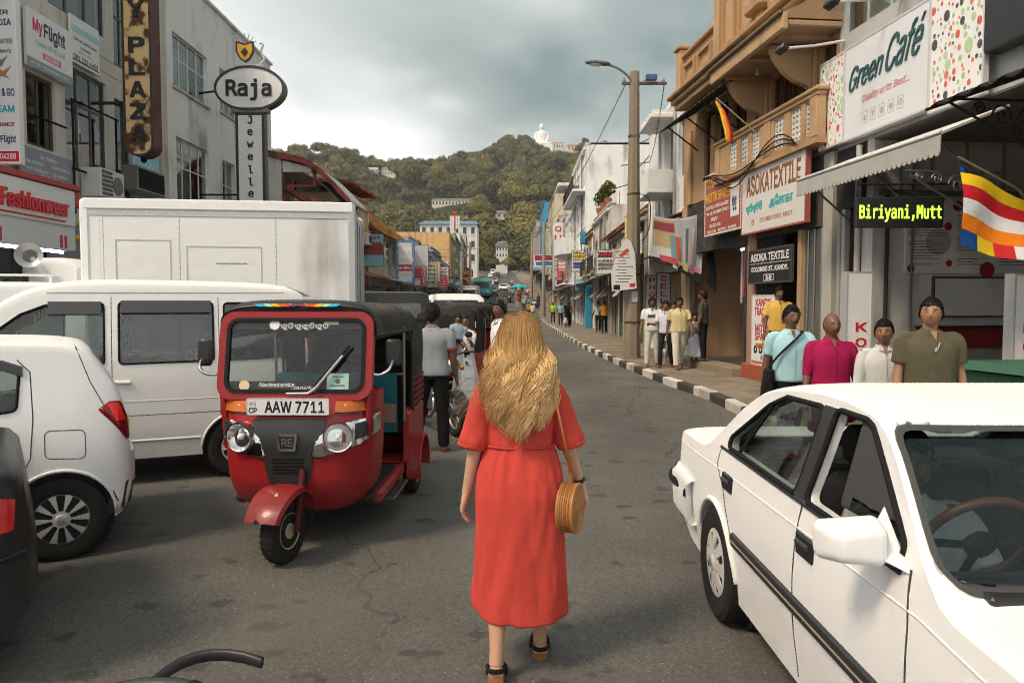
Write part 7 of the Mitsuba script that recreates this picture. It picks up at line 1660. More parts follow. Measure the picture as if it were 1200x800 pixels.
part(b, 'blue_pier_top', cbox(L - 1.0, L - .2, .1, .45, 5.6, 6.4, .02), 'wall', (.03, .30, .48), 30)
b, F, L = FX[5]
part(b, 'curved_balcony', extr(Polygon([(0, 0), (L, 0)] + [(L / 2 + L / 2 * math.cos(a), 1.4 * math.sin(a)) for a in np.linspace(0, PI, 16)]), 5.6, 7.0), 'wall', (.64, .64, .63))
b, F, L = FX[13]
part(b, 'red_roof', slab(np.array([[(u, .5 - 8.4 * t, 6.75 + .5 * t) for t in (0, 1)] for u in (-.3, L + .35)])[::-1], (0, 0, 1), .14), 'rusty', (.30, .06, .035))
b, F, L = FX[19]
part(b, 'white_lower_wall', box(L + .002, L + .06, -9, -.1, 0, 5.2), 'wall', (.6, .6, .59))
K_, R_, W_, Y_, BL = (.02, .02, .022), (.45, .03, .04), (.64, .64, .62), (.58, .42, .05), (.03, .16, .38)
SG = [
 (0, .4, 2.0, 3.2, 4.9, .55, 0, (.10, .42, .50), [(0, .5, .5, 1, (.60, .40, .05)), (.5, 1, .45, 1, (.42, .05, .14)), (.1, .9, .05, .3, (.5, .3, .4)), (.35, .7, .3, .75, (.05, .35, .22))], 'rainbow-coloured poster board left of the lamp pole'),
 (0, 2.3, 3.9, 3.0, 4.2, .45, 0, (.42, .32, .17), [(.1, .9, .62, .72, (.30, .21, .1)), (.1, .9, .42, .52, (.30, .21, .1)), (.1, .7, .22, .32, (.30, .21, .1))], 'plain brown wooden board behind the lamp pole'),
 (1, 1.0, 1.9, 2.9, 4.0, .7, 1, W_, [(.1, .9, .7, .9, R_), (.1, .9, .2, .5, (.3, .3, .3))], 'small white and red sign over the tiled shop'),
 (1, 3.0, 4.6, 2.7, 3.2, 1.1, 0, Y_, [(.1, .9, .3, .7, K_)], 'yellow and black board in the cluttered shop front'),
 (2, .8, 2.6, 2.8, 3.3, 1.2, 0, (.02, .10, .05), [(.1, .9, .35, .65, (.10, .42, .18))], 'dark board with green letters on the old white shop'),
 (2, 3.2, 4.6, 3.3, 4.6, .9, 0, (.22, .42, .38), [(0, .3, 0, 1, K_), (.4, .9, .2, .8, (.4, .5, .46))], 'mint green and black board on the old white shop'),
 (2, 6.2, 7.2, 3.2, 5.6, .25, 0, (.50, .16, .10), [(.1, .9, .55, .95, (.60, .50, .42)), (.1, .9, .1, .4, (.55, .3, .2))], 'tall orange-red poster on the old white shop'),
 (3, .9, 1.5, 2.4, 3.6, .8, 1, (.20, .42, .55), [(.1, .9, .6, .9, W_)], 'light blue projecting sign by the blue pier'),
 (3, 2.2, 3.2, 3.6, 5.0, .7, 1, W_, [(.1, .9, .6, .9, Y_), (.1, .9, .15, .45, (.1, .1, .4))], 'white projecting sign with a yellow band beside the brown pillar'),
 (4, 1.0, 3.2, 3.0, 3.7, 1.2, 0, (.10, .12, .13), [(.1, .9, .3, .7, (.45, .45, .43))], 'grey fascia board of the tall white building'),
 (5, 1.2, 2.0, 3.4, 5.2, .9, 1, (.55, .14, .10), [(.1, .9, .5, .95, W_)], 'salmon projecting sign on the curved balcony shop'),
 (7, 2, 5, 3.2, 4.0, 1.0, 0, R_, [(.1, .9, .3, .7, W_)], 'red and white fascia in the far right row'), (8, 2.5, 5.5, 4.6, 6.2, 1.0, 1, W_, [(.05, .95, .5, .95, R_), (.1, .9, .1, .4, BL)], 'red-topped white board far up the right row'),
 (10, 2, 4.5, 3.5, 4.6, 1.0, 1, (.12, .4, .55), [(.1, .9, .3, .7, W_)], 'pale blue board far up the right row'),
 (13, .5, 1.5, 3.3, 4.8, .5, 1, (.16, .34, .40), [(0, 1, .35, .7, (.2, .06, .05))], 'turquoise board at the orange-beige shop'),
 (14, .6, 1.7, 2.9, 5.2, .9, 1, (.46, .48, .49), [], 'plain grey metal-clad sign box under the clay-tile roof'),
 (14, 2.4, 3.3, 2.6, 3.8, 1.1, 1, (.60, .17, .10), [(.15, .85, .55, .9, K_), (.15, .85, .1, .4, (.65, .45, .38))], 'orange sign with a black emblem by the grey sign box'),
 (14, 4.2, 5.2, 2.5, 3.6, 1.1, 1, (.40, .05, .08), [(.1, .9, .1, .45, W_)], 'maroon and white square sign under the clay-tile roof'),
 (14, 6.6, 7.6, 2.6, 5.0, 1.0, 1, (.10, .22, .46), [(.12, .88, .05, .95, W_), (.12, .88, .3, .45, R_)], 'upright blue-edged sign under the clay-tile roof'),
 (15, 1.0, 2.6, 3.0, 4.4, .9, 1, (.62, .42, .30), [(.0, .5, .0, .6, (.45, .3, .42))], 'faded orange and lilac sign on the white gable shop'),
 (15, 3.0, 4.2, 2.6, 4.2, 1.1, 1, (.45, .42, .25), [(.2, .8, .2, .8, (.6, .58, .5))], 'cream poster sign on the white gable shop'),
 (16, 1.0, 2.2, 3.0, 4.4, 1.0, 1, W_, [(.1, .9, .5, .9, (.36, .40, .46))], 'pale square board on the cluttered grey shop'), (16, 4.2, 5.6, 2.6, 3.6, 1.1, 1, (.45, .03, .06), [(.1, .5, .2, .8, BL)], 'red and blue board on the cluttered grey shop'),
 (17, 2, 3.1, 3.0, 3.9, 1.0, 1, (.07, .08, .22), [(.1, .9, .3, .7, Y_)], 'blue and yellow board in the left row'), (18, 3, 4.2, 2.8, 3.7, 1.0, 1, (.08, .22, .15), [(.1, .9, .3, .7, W_)], 'green and white board in the left row'),
 (20, 3, 4.4, 3.0, 4.2, 1.0, 1, (.5, .4, .05), [(.1, .9, .3, .7, R_)], 'yellow and red board in the far left row'), (21, 3, 4.4, 3.0, 4.2, 1.0, 1, R_, [(.1, .9, .3, .7, W_)], 'red and white board in the far left row')]
for j, (r, a, c, d, e, n, pp, col, mk, lb) in enumerate(SG):
 sign_on(FX[r][1], FX[r][2], a, c, d, e, n, lb, col, mk, bool(pp), j)
s = sign_on(FX[6][1], FX[6][2], .4, 1.5, 2.4, 9.0, .75, 'tall white upright sign with big red letters far up the right row', (.66, .66, .65), [], True)
for j, ch in enumerate('QUALITY'):
 part(s, 'lettering', text(ch, .5, .62, depth=.02), 'plain', (.55, .05, .02), local=M_t(0, 2.6 - j * .82, .0))
def far_block(label, x0, x1, y0, y1, z0, z1, col, floors, cols, roofc=(.2, .22, .25), roof_h=.5, side='s'):
 b = thing('hillside_house' if z0 > 20 else 'apartment_building', label, 'building')
 part(b, 'wall', box(x0, x1, y0, y1, z0 - 6, z1), 'plain', col)
 part(b, 'roof', hull([(x, y_, z1) for x in (x0 - .5, x1 + .5) for y_ in (y0 - .5, y1 + .5)] + [(x, (y0 + y1) / 2, z1 + roof_h) for x in (x0 + .5, x1 - .5)]), 'plain', roofc)
 fh = (z1 - z0) / floors
 for f_ in range(floors):
  for c_ in range(cols):
   w_ = (x1 - x0) / cols; a = x0 + (c_ + .28) * w_
   k = part(b, 'window', box(a, a + w_ * .44, y0 - .03, y0 + .02, z0 + f_ * fh + fh * .3, z0 + f_ * fh + fh * .78), 'gloss', (.03, .035, .04))
   part(k, 'sill', box(a - .1, a + w_ * .44 + .1, y0 - .2, y0 - .032, z0 + f_ * fh + fh * .22, z0 + f_ * fh + fh * .3), 'plain', col)
 return b
far_block('long white apartment block with a slate-blue roof behind the far left row', -25, -9.5, 205, 216, 12, 23.0, (.62, .61, .58), 3, 7, (.12, .17, .22), 1.5)
far_block('small white house closing the far end of the street', -5.5, -1.5, 258, 264, 17, 21, (.58, .57, .54), 2, 4, (.14, .13, .13), 2)
mast = thing('phone_mast', 'red and white telephone mast with white panels above the ochre wall', 'mast', M_t(-8.9, 118, 0))
for k in range(6):
 part(mast, 'section', tube([(0, 0, 4 + k * 2), (0, 0, 6 + k * 2)], .16, 8), 'plain', (.55, .05, .03) if k % 2 else (.62, .62, .6), True)
for a in (-.62, -.24, .24, .62):
 part(mast, 'panel', box(a - .14, a + .14, -.5, -.3, 13.2, 15.2), 'plain', (.62, .62, .62))
part(mast, 'red_panel', box(-.1, .1, -.56, -.5, 13.0, 15.6), 'plain', (.5, .05, .03))
# ---------------------------------------------------------------- poles, parasol, wires
lp = thing('utility_pole', 'concrete utility pole with a lamp arm at the kerb on the right', 'pole', at(3.42, 21.3, .13))
part(lp, 'shaft', loft([[(r_ * math.cos(a), r_ * math.sin(a), z) for a in np.linspace(0, 2 * PI, 8, endpoint=False) + PI / 8] for z, r_ in ((-.2, .24), (2.0, .21), (8.0, .135))]), 'wall', (.27, .225, .165))
part(lp, 'lamp_arm', tube(bez([(.0, -.05, 7.6), (-.3, -.1, 7.95), (-.75, -.15, 8.15)], 10), .035, 8), 'metal', (.3, .3, .3), True)
lk = part(lp, 'lamp_head', loft([[(x, -.16 + w_ * math.cos(a), 8.17 + .12 * (-x - .75) * .6 + h_ * math.sin(a)) for a in np.linspace(0, 2 * PI, 12, endpoint=False)] for x, w_, h_ in ((-.70, .04, .03), (-.78, .09, .06), (-1.1, .13, .07), (-1.33, .09, .05), (-1.40, .02, .02))]), 'satin', (.12, .12, .125), 50)
part(lk, 'lens', ball((-1.08, -.16, 8.17), (.22, .10, .07), 8, 12), 'gloss', (.7, .7, .68), True)
part(lp, 'crossarm', cbox(-.35, .9, -.05, .05, 7.65, 7.72, .01), 'rusty', (.12, .1, .08), 30)
part(lp, 'top_box', cbox(.3, .62, -.1, .1, 7.76, 7.92, .02), 'satin', (.05, .10, .22), 30)
for x in (-.3, .3, .8):
 part(lp, 'insulator', lathe([(0, 0), (.05, 0), (.06, .05), (.03, .12), (0, .14)], 10), 'gloss', (.35, .3, .25), 30, local=M_t(x, 0, 7.72))
part(lp, 'cable_loop', tube(bez([(.2, -.15, 4.6), (.36, -.2, 4.5), (.46, -.1, 4.1), (.42, 0, 3.6), (.25, .0, 3.3)], 16), .014, 6), 'plain', BLACK, True)
for z in (1.0, 2.35, 4.6, 6.2):
 part(lp, 'band', lathe([(.232 - .0122 * z, 0), (.246 - .0122 * z, 0), (.246 - .0122 * z, .05), (.232 - .0122 * z, .05)], 12), 'rusty', (.15, .13, .11), local=M_t(0, 0, z))
part(lp, 'paper_notice', box(-.07, .10, -.226, -.218, 1.6, 1.9), 'plain', (.5, .55, .58))
ps = thing('pole_sign', 'white pointed shop-list sign leaning on the utility pole', 'sign', M_axes((3.12, 20.98, 2.72), (1, 0, 0), (0, .10, .995), (0, -.995, .10)))
lf = Polygon([(.08, .78), (.20, .70), (.31, .35), (.34, -.62), (-.34, -.70), (-.36, -.2), (-.24, .25), (-.02, .66)])
part(ps, 'panel', extr(lf, -.03, 0), 'satin', (.62, .62, .60))
q = np.random.default_rng(11)
part(ps, 'print', extr(union_all([sbox(-.24 + .08 * (j % 2), .40 - j * .085, q.uniform(.05, .26), .425 - j * .085) for j in range(11)]), 0, .003), 'plain', (.16, .16, .17), kind='stuff')
part(ps, 'red_heading', extr(affinity.rotate(sbox(-.14, .32, .16, .42), 40), 0, .005), 'plain', (.5, .08, .05)); part(ps, 'black_block', extr(sbox(-.30, -.66, -.12, -.52), 0, .004), 'plain', K_); part(ps, 'red_block', extr(sbox(.15, -.58, .30, -.48), 0, .004), 'plain', R_)
for lb, x, y, h, side in (('far concrete lamp pole on the right pavement', px(72, 637), 72, 9.2, -1), ('pale far pole on the left before the ochre wall', px(78, 541), 78, 6.6, 0), ('thin distant pole on the right of the road', px(105, 623), 105, 9.5, 0), ('dark distant pole on the left of the road', px(92, 551), 92, 8.0, 0)):
 z = float(road_z(y)); p = thing('utility_pole', lb, 'pole', at(x, y, z))
 part(p, 'shaft', tube([(0, 0, -.2), (0, 0, h)], np.array([.2, .13]), 8), 'wall', (.30, .27, .22), True)
 part(p, 'crossarm', box(-.6, .6, -.05, .05, h - .6, h - .5), 'plain', (.1, .09, .08))
 if side: part(p, 'lamp_arm', tube([(0, 0, h - .1), (-.9, 0, h + .25), (-1.3, 0, h + .28)], .05, 6), 'metal', (.35, .35, .35), True)
w = thing('overhead_cables', 'black cables strung across the front of the white house and tan house', 'cable')
for k, (a, c, sag) in enumerate((((3.2, 21.3, 7.85), (3.1, 72, 8.9), .6), ((4.25, 21.3, 7.8), (4.8, 26.5, 6.6), .3), ((3.0, 72, 8.8), (-5.9, 78, 6.4), .5), ((-5.9, 78, 6.3), (-6.9, 42, 6.6), .6), ((3.2, 72, 8.7), (4.9, 55, 9.5), .3), ((3.0, 72, 8.6), (-6.6, 60, 6.0), .7), ((3.05, 72, 8.9), (2.7, 105, 11.5), .5))):
 a, c = np.array(a), np.array(c); t = np.linspace(0, 1, 22)[:, None]
 part(w, 'cable', tube(a + (c - a) * t - np.array([0, 0, 1]) * sag * 4 * t * (1 - t), .012, 5), 'plain', BLACK, True)
for k in range(3):
 part(w, 'loose_cable', tube(bez([FR[:3, :3] @ np.array(p_) + FR[:3, 3] for p_ in [(7.5, .36, 4.55 - .03 * k), (6.3, .37, 4.42 - .1 * k), (5.6, .38, 4.35 - .14 * k), (4.6, .38, 4.44), (3.0, .36, 4.40)]], 24), .012, 5), 'plain', BLACK, True)
pr = thing('parasol', 'turquoise parasol over a pavement stall far up the right side', 'parasol', at(px(100, 609), 100, float(road_z(100)) + .1))
part(pr, 'canopy', loft([[(r_ * math.cos(a), r_ * math.sin(a), z) for a in np.linspace(0, 2 * PI, 8, endpoint=False)] for r_, z in ((1.35, 2.05), (.75, 2.38), (.05, 2.55))]), 'cloth', (.03, .32, .38)); part(pr, 'pole', tube([(0, 0, 0), (0, 0, 2.7)], .04, 6), 'metal', (.4, .4, .4), True)
gd = thing('hanging_cloth', 'rows of folded cloth and hanging garments in the dark shop beside the schoolgirl', 'cloth goods', FR)
q = np.random.default_rng(14)
for k in range(14):
 u = 6.2 + k * .24; c = [(.25, .02, .03), (.04, .08, .18), (.35, .32, .28), (.03, .03, .035), (.10, .05, .03), (.30, .20, .08)][int(q.integers(0, 6))]
 part(gd, 'garment', cbox(u, u + .17, -1.6 - .3 * (k % 3), -1.45 - .3 * (k % 3), 1.1 + .1 * (k % 4), 2.6, .03), 'cloth', c, 30)
for k in range(16):
 c = tuple(np.array([(.10, .03, .025), (.03, .04, .08), (.12, .11, .09), (.09, .06, .03)][int(q.integers(0, 4))]) * .8)
 part(gd, 'cloth_bolt', cbox(7.7 + .8 * (k % 2), 8.45 + .8 * (k % 2), -1.9, -1.5, .34 + .2 * (k // 2), .50 + .2 * (k // 2), .04), 'cloth', c, 30)
for k in range(7):
 part(gd, 'bead_string', tube([(6.35 + k * .11, -.4, 2.85), (6.35 + k * .11, -.4, 1.7 + .08 * (k % 3))], .03, 6), 'satin', [(.4, .4, .42), (.10, .2, .35), (.45, .05, .05)][k % 3], True)
tl = thing('tube_light', 'lit fluorescent tube at the top of the dark cloth shop', 'lamp', FR)
kk = part(tl, 'tube', tube([(6.5, -.5, 2.92), (7.3, -.5, 2.92)], .022, 8), 'plain', (.8, .8, .85)); scene[kk]['emitter'] = {'type': 'area', 'radiance': rgb(4, 3.8, 5)}
part(tl, 'batten', box(6.45, 7.35, -.53, -.47, 2.945, 2.98), 'satin', (.5, .5, .5))
for j, (r, side) in enumerate(((0, 1), (1, 1), (2, 1), (3, 1), (4, 1), (14, 0), (15, 0), (16, 0), (17, 0))):
 F, L = FX[r][1], FX[r][2]; nm = ROWS[r][0]
 g = []; s = thing('shop_goods', 'mixed goods stacked in the open front of the ' + ' '.join(nm.split()[:7]), 'goods', F)
 for k in range(10):
  u = q.uniform(.5, L - 1.2); z = q.choice([.05, .6, 1.2, 1.7]); c = tuple(q.choice([.05, .15, .4], 3) * q.uniform(.5, 1.3))
  part(s, 'box', cbox(u, u + q.uniform(.4, .9), -1.0 - q.uniform(0, 1.2), -.5, z, z + q.uniform(.3, .6), .02), 'plain', c, 30)
# ================================================================ people: one continuous body each; clothes and hair are its parts
SKINS = {'dark': (.155, .074, .042), 'brown': (.22, .108, .062), 'tan': (.30, .16, .092), 'fair': (.50, .29, .19)}
HAIR = (.010, .009, .008)
def rot(v, axis, deg):
 a = math.radians(deg); k = np.asarray(axis, float) / np.linalg.norm(axis); v = np.asarray(v, float)
 return v * math.cos(a) + np.cross(k, v) * math.sin(a) + k * (k @ v) * (1 - math.cos(a))
class Fig:
 """Joints of a figure; x to its right, y forwards, z up; lengths for height H."""
 def __init__(s, H=1.7, build=1.0, legs=((4, 3, 4), (-6, 3, 8)), arms=((0, 9, 12, 0), (0, 9, 12, 0)), lean=0, sit=False, shoulder=1.0):
  s.H, s.b = H, build
  J = s.J = {}
  for i, sd in ((0, 1), (1, -1)):
   p, o, k = legs[i]; hip = np.array([sd * .052 * H, 0, .53 * H])
   d = rot(rot([0, 0, -1.], [1, 0, 0], p), [0, 1, 0], -sd * o); d2 = rot(rot(rot([0, 0, -1.], [1, 0, 0], p - k), [0, 1, 0], -sd * o * .4), [0, 0, 1], 0)
   J['hip', i] = hip; J['knee', i] = hip + d * .245 * H; J['ankle', i] = J['knee', i] + d2 * .245 * H
   J['fd', i] = rot([0, 1., 0], [1, 0, 0], min(0, (p - k) * .8))
  dz = -min(J['ankle', i][2] - (.042 * H if J['fd', i][2] > -.3 else .085 * H) for i in (0, 1))
  if sit: dz = 0
  for k in J:
   if k[0] != 'fd': J[k] = J[k] + [0, 0, dz]
  s.dz = dz
  s.L = lambda p: rot(np.asarray(p, float) * H - [0, 0, .55 * H], [1, 0, 0], -lean) + [0, 0, .55 * H + dz]
  for i, sd in ((0, 1), (1, -1)):
   p, o, e, tw = arms[i]; sh = s.L([sd * .112 * shoulder * (.6 + .4 * build), -.002, .812])
   d = rot(rot([0, 0, -1.], [1, 0, 0], p), [0, 1, 0], -sd * o)
   ax = rot(rot([1., 0, 0], [0, 1, 0], -sd * o), d, sd * tw)
   d2 = rot(d, ax, e)
   J['sh', i] = sh; J['el', i] = sh + d * .178 * H; J['wr', i] = J['el', i] + d2 * .148 * H; J['hd', i] = d2; J['hax', i] = ax
 def torso(s, prof, n=20, k=2.3):
  t = np.arange(n) * 2 * PI / n; R = []
  for z, rx, ry, yo in prof:
   c, q = np.cos(t), np.sin(t)
   x = rx * s.b * np.sign(c) * np.abs(c) ** (2 / k); y = ry * s.b * np.sign(q) * np.abs(q) ** (2 / k) + yo
   R.append([s.L((a, b_, z)) for a, b_ in zip(x, y)])
  return loft(R)
 def hand(s, i, curl=25, sides=5, grip=None):
  J, H = s.J, s.H / 1.7; sd = 1 if i == 0 else -1
  w, d = J['wr', i], J['hd', i]; ax = J['hax', i]
  a = rot(ax, d, 0); nrm = np.cross(d, ax); n_in = -sd * (a - d * (a @ d)); n_in /= np.linalg.norm(n_in) + 1e-9; fw = np.cross(d, n_in) * (1 if sd > 0 else -1)
  fw = fw / (np.linalg.norm(fw) + 1e-9); fw = fw if fw @ np.array([0, 1., .3]) > 0 else -fw
  out = [tube([w - d * .01, w + d * .02 * H, w + d * .055 * H, w + d * .088 * H], np.array([(.019, .024), (.018, .031), (.016, .038), (.013, .036)]) * H, 8, ref=n_in)]
  for q, (off, ln) in enumerate(((.029, .066), (.010, .076), (-.009, .071), (-.027, .055))):
   b0 = w + d * .082 * H + fw * off * H; c1 = rot(d, np.cross(d, n_in), curl); c2 = rot(d, np.cross(d, n_in), curl * 2.1)
   p1 = b0 + c1 * ln * .5 * H; out.append(tube([b0 - d * .01, b0, p1, p1 + c2 * ln * .5 * H], np.array([.0088, .0088, .0078, .0062]) * H, sides))
  t0 = w + d * .025 * H + fw * .026 * H; t1 = t0 + (d * .55 + fw * .72 + n_in * .25) * .036 * H
  out.append(tube([t0 - fw * .01, t0, t1, t1 + (d * .9 + fw * .2 + n_in * .35) * .030 * H], np.array([.012, .011, .0095, .007]) * H, sides))
  return out
 def foot(s, i, shoe=0.):
  J, H = s.J, s.H / 1.7; a, f = J['ankle', i], J['fd', i]; f = f / np.linalg.norm(f); dn = np.cross(f, [1., 0, 0]); dn = dn if dn[2] < 0 else -dn
  lat = np.array([1., 0, 0]); r = 1 + shoe
  pts = [(a - f * .045 * H + dn * .042 * H, (.030, .026)), (a - f * .02 * H + dn * .034 * H, (.036, .036)), (a + f * .05 * H + dn * .040 * H, (.038, .031)), (a + f * .12 * H + dn * .052 * H, (.043, .020)), (a + f * .165 * H + dn * .056 * H, (.036, .015)), (a + f * .185 * H + dn * .057 * H, (.018, .010))]
  return tube([p for p, _ in pts], np.array([np.array(q) * H * r for _, q in pts]), 10, ref=lat)
def strands(P, r, sides=3):
 """N hair strands (N, S, 3) as thin tubes in one mesh; r: (N, S)."""
 N, S = P.shape[:2]
 t = np.gradient(P, axis=1); t /= np.linalg.norm(t, axis=2, keepdims=True) + 1e-9
 a = np.cross(t, [0, 1., .2]); a /= np.linalg.norm(a, axis=2, keepdims=True) + 1e-9; b = np.cross(t, a)
 an = np.arange(sides) * 2 * PI / sides
 V = P[:, :, None] + r[:, :, None, None] * (np.cos(an)[None, None, :, None] * a[:, :, None] + np.sin(an)[None, None, :, None] * b[:, :, None])
 i, j, k = np.meshgrid(np.arange(N), np.arange(S - 1), np.arange(sides), indexing='ij')
 A = (i * S + j) * sides + k; B_ = (i * S + j) * sides + (k + 1) % sides
 f = np.stack([A, B_, B_ + sides, A + sides], -1).reshape(-1, 4)
 return V.reshape(-1, 3), np.vstack([f[:, [0, 1, 2]], f[:, [0, 2, 3]]])
def head_pts(H, n=20, m=26):
 """Directions and radii of a head with nose, brow, chin."""
 th = np.linspace(.02, PI - .02, n); an = np.arange(m) * 2 * PI / m + PI / 2
 D = np.stack([np.sin(th)[:, None] * np.cos(an), np.sin(th)[:, None] * np.sin(an), -np.cos(th)[:, None] + 0 * an], -1)
 X = D * [.0445, .0565, .0675]
 f = np.clip(D[..., 1], 0, 1); low = np.clip(-D[..., 2], 0, 1)
 X[..., 0] *= 1 - .26 * low ** 1.5; X[..., 1] += .006 * f * low - .010 * np.clip(-D[..., 1], 0, 1) * low
 g = lambda x0, z0, sx, sz: np.exp(-((X[..., 0] - x0) / sx) ** 2 - ((X[..., 2] - z0) / sz) ** 2) * (D[..., 1] > .2)
 X[..., 1] += .0155 * g(0, -.012, .0065, .013) + .005 * g(0, .004, .006, .016) + .003 * g(0, .016, .03, .006) - .0045 * (g(.017, .006, .010, .008) + g(-.017, .006, .010, .008)) + .0035 * g(0, -.034, .014, .006) + .004 * g(0, -.056, .013, .010)
 return D, X * H
def make_head(F, turn=0, tilt=0, nod=0):
 H = F.H; D, X = head_pts(H * 1.04)
 c = F.L((0, .010, .926)); R = (M_r('z', turn) @ M_r('y', tilt) @ M_r('x', nod))[:3, :3]
 F.hc, F.hR = c, R
 g = loft(X @ R.T + c); out = [g]
 for sd in (1, -1):
  out.append((ball((0, 0, 0), np.array([.008, .014, .021]) * H / 1.7 * 1.15, 6, 8)[0] @ R.T + c + R @ (np.array([sd * .0435, -.004, -.002]) * H), ball((0, 0, 0), 1, 6, 8)[1]))
 out.append(tube([F.L((0, -.004, .80)), F.L((0, -.002, .85)), c + R @ np.array([0, -.006 * H, -.035 * H])], np.array([.040, .033, .031]) * H * (.75 + .25 * F.b), 12))
 return out
def wrinkle(g, amp, f=9., seed=0, edge=.03, smooth=2, zs=.45):
 m = mani(weld(g)).refine_to_length(edge); v, fc = unman(m)
 t = trimesh.Trimesh(v, fc, process=True)
 if smooth: trimesh.smoothing.filter_taubin(t, .5, -.52, smooth * 2)
 v = np.array(t.vertices); n = np.array(t.vertex_normals)
 w = meshkit.fbm(v * np.array([f, f, f * zs]), 3, seed) - .5
 return v + n * (w * amp * 2)[:, None], np.array(t.faces)
def person(label, M, H=1.68, build=1.0, skin='brown', pose={}, top=None, bottom=None, hair='short', shoes=(.03, .02, .015), face=True, turn=0, tilt=0, nod=0, moustache=False, beard=False, glasses=False, fine=False, group=None, extra=None, hair_col=HAIR):
 F = Fig(H, build, **pose); J = F.J; sk = SKINS[skin] if isinstance(skin, str) else skin
 k = thing('person', label, 'person', M, group)
 h = H / 1.7
 prof = [(.50, .060, .055, 0), (.53, .094, .064, -.004), (.57, .093, .064, -.003), (.62, .079, .056, .002), (.69, .088, .060, .004), (.75, .100, .062, .0), (.785, .092, .052, -.004), (.805, .074, .042, -.004), (.825, .045, .036, -.004), (.85, .030, .030, -.002)]
 limbs = []
 for i in (0, 1):
  limbs.append(tube(bez([J['sh', i] * [.75, 1, 1] + [0, 0, .006 * h], J['sh', i], (J['sh', i] * .6 + J['el', i] * .4), J['el', i], (J['el', i] * .65 + J['wr', i] * .35), J['wr', i]], 12), np.interp(np.linspace(0, 1, 12), [0, .12, .4, .55, .65, 1], np.array([.022, .034, .041, .035, .037, .024]) * h * (.55 + .45 * build)), 10))
  limbs += F.hand(i)
  a = J['ankle', i]
  limbs.append(tube(bez([J['hip', i], (J['hip', i] + J['knee', i]) / 2, J['knee', i], J['knee', i] * .68 + a * .32, a], 13), np.interp(np.linspace(0, 1, 13), [0, .25, .5, .66, .9, 1], np.array([.082, .074, .052, .054, .034, .036]) * h * (.6 + .4 * build)), 10))
  limbs.append(F.foot(i))
 body = union([F.torso(prof)] + limbs + make_head(F, turn, tilt, nod))
 part(k, 'body', body, 'skin', sk, 50)
 c, R = F.hc, F.hR
 hp = lambda x, y, z: c + R @ (np.array([x, y, z]) * H * 1.04)
 if face:
  for sd in (1, -1):
   e = hp(sd * .0172, .0468, .004)
   ek = part(k, 'eye', ball(e - R @ np.array([0, .0012 * H, 0]), np.array([.0100, .0095, .0062]) * h, 6, 8), 'satin', (.36, .32, .28), True)
   part(ek, 'iris', ball(hp(sd * .0172, .0497, .004), .0056 * h, 5, 7), 'gloss', (.01, .008, .006), True)
   part(k, 'eyebrow', tube([hp(sd * .008, .0535, .0135), hp(sd * .018, .0522, .0165), hp(sd * .029, .0465, .0135)], np.array([.0026, .0032, .0018]) * h, 5), 'hair', hair_col, True)
  part(k, 'mouth', tube([hp(-.013, .0505, -.0335), hp(0, .0555, -.033), hp(.013, .0505, -.0335)], np.array([.002, .0036, .002]) * h, 5), 'skin', (sk[0] * .75, sk[1] * .5, sk[2] * .5), True)
  if moustache:
   part(k, 'moustache', tube([hp(-.019, .0475, -.031), hp(-.009, .0545, -.0262), hp(0, .0565, -.025), hp(.009, .0545, -.0262), hp(.019, .0475, -.031)], np.array([.003, .0062, .0062, .0062, .003]) * h, 6), 'hair', hair_col, True)
  if glasses:
   gk = numbered(k + '__spectacles')
   for sd in (1, -1):
    a = np.linspace(0, 2 * PI, 17); ctr = np.array([sd * .0175, .058, .004])
    part(gk, 'rim', tube([hp(*(ctr + [.0145 * math.cos(q), -.004 * abs(math.cos(q)), .0105 * math.sin(q)])) for q in a], .0016, 5, False), 'metal', (.15, .13, .1), True)
    part(gk, 'temple', tube([hp(sd * .032, .053, .006), hp(sd * .046, .0, .006)], .0015, 5), 'metal', (.15, .13, .1), True)
 if hair:
  D, X = head_pts(H * 1.04, 26, 34)
  el = D[..., 2]; fr = D[..., 1]
  line0 = (meshkit.fbm(D * 7, 2, len(label) + 3) - .5) * .22
  line = np.where(fr > .62, .44, np.where(fr > .12, .44 - (.62 - fr) * 1.0, -.06 - .70 * np.clip(.12 - fr, 0, 1)))
  line = line + line0
  if hair == 'balding': line = np.where(fr > -.2, .95, line)
  on = 1 / (1 + np.exp(-(el - line) * 14))
  nz = (meshkit.fbm(D * 11, 3, len(label)) - .5) * (1 - el ** 4)
  t_ = {'short': .085, 'thick': .16, 'bun': .09, 'long': .11, 'balding': .05}[hair]
  S = X * (.90 + (.10 + t_ * (1 + 1.5 * nz)) * on)[..., None]
  if hair in ('thick',): S[..., 2] += on * .006 * H * np.clip(el, 0, 1)
  gs = [loft(S @ R.T + c)]
  if hair == 'bun': gs.append(ball(hp(0, -.066, .018), .030 * h, 8, 10))
  if hair == 'long':
   gs.append(tube([hp(0, -.045, .0), hp(0, -.058, -.06), hp(0, -.05, -.13), hp(0, -.05, -.19)], np.array([(.040, .022), (.040, .02), (.034, .018), (.012, .01)]) * H, 10, ref=R @ [1., 0, 0]))
  part(k, 'hair', union(gs) if len(gs) > 1 else gs[0], 'hair', hair_col, 60)
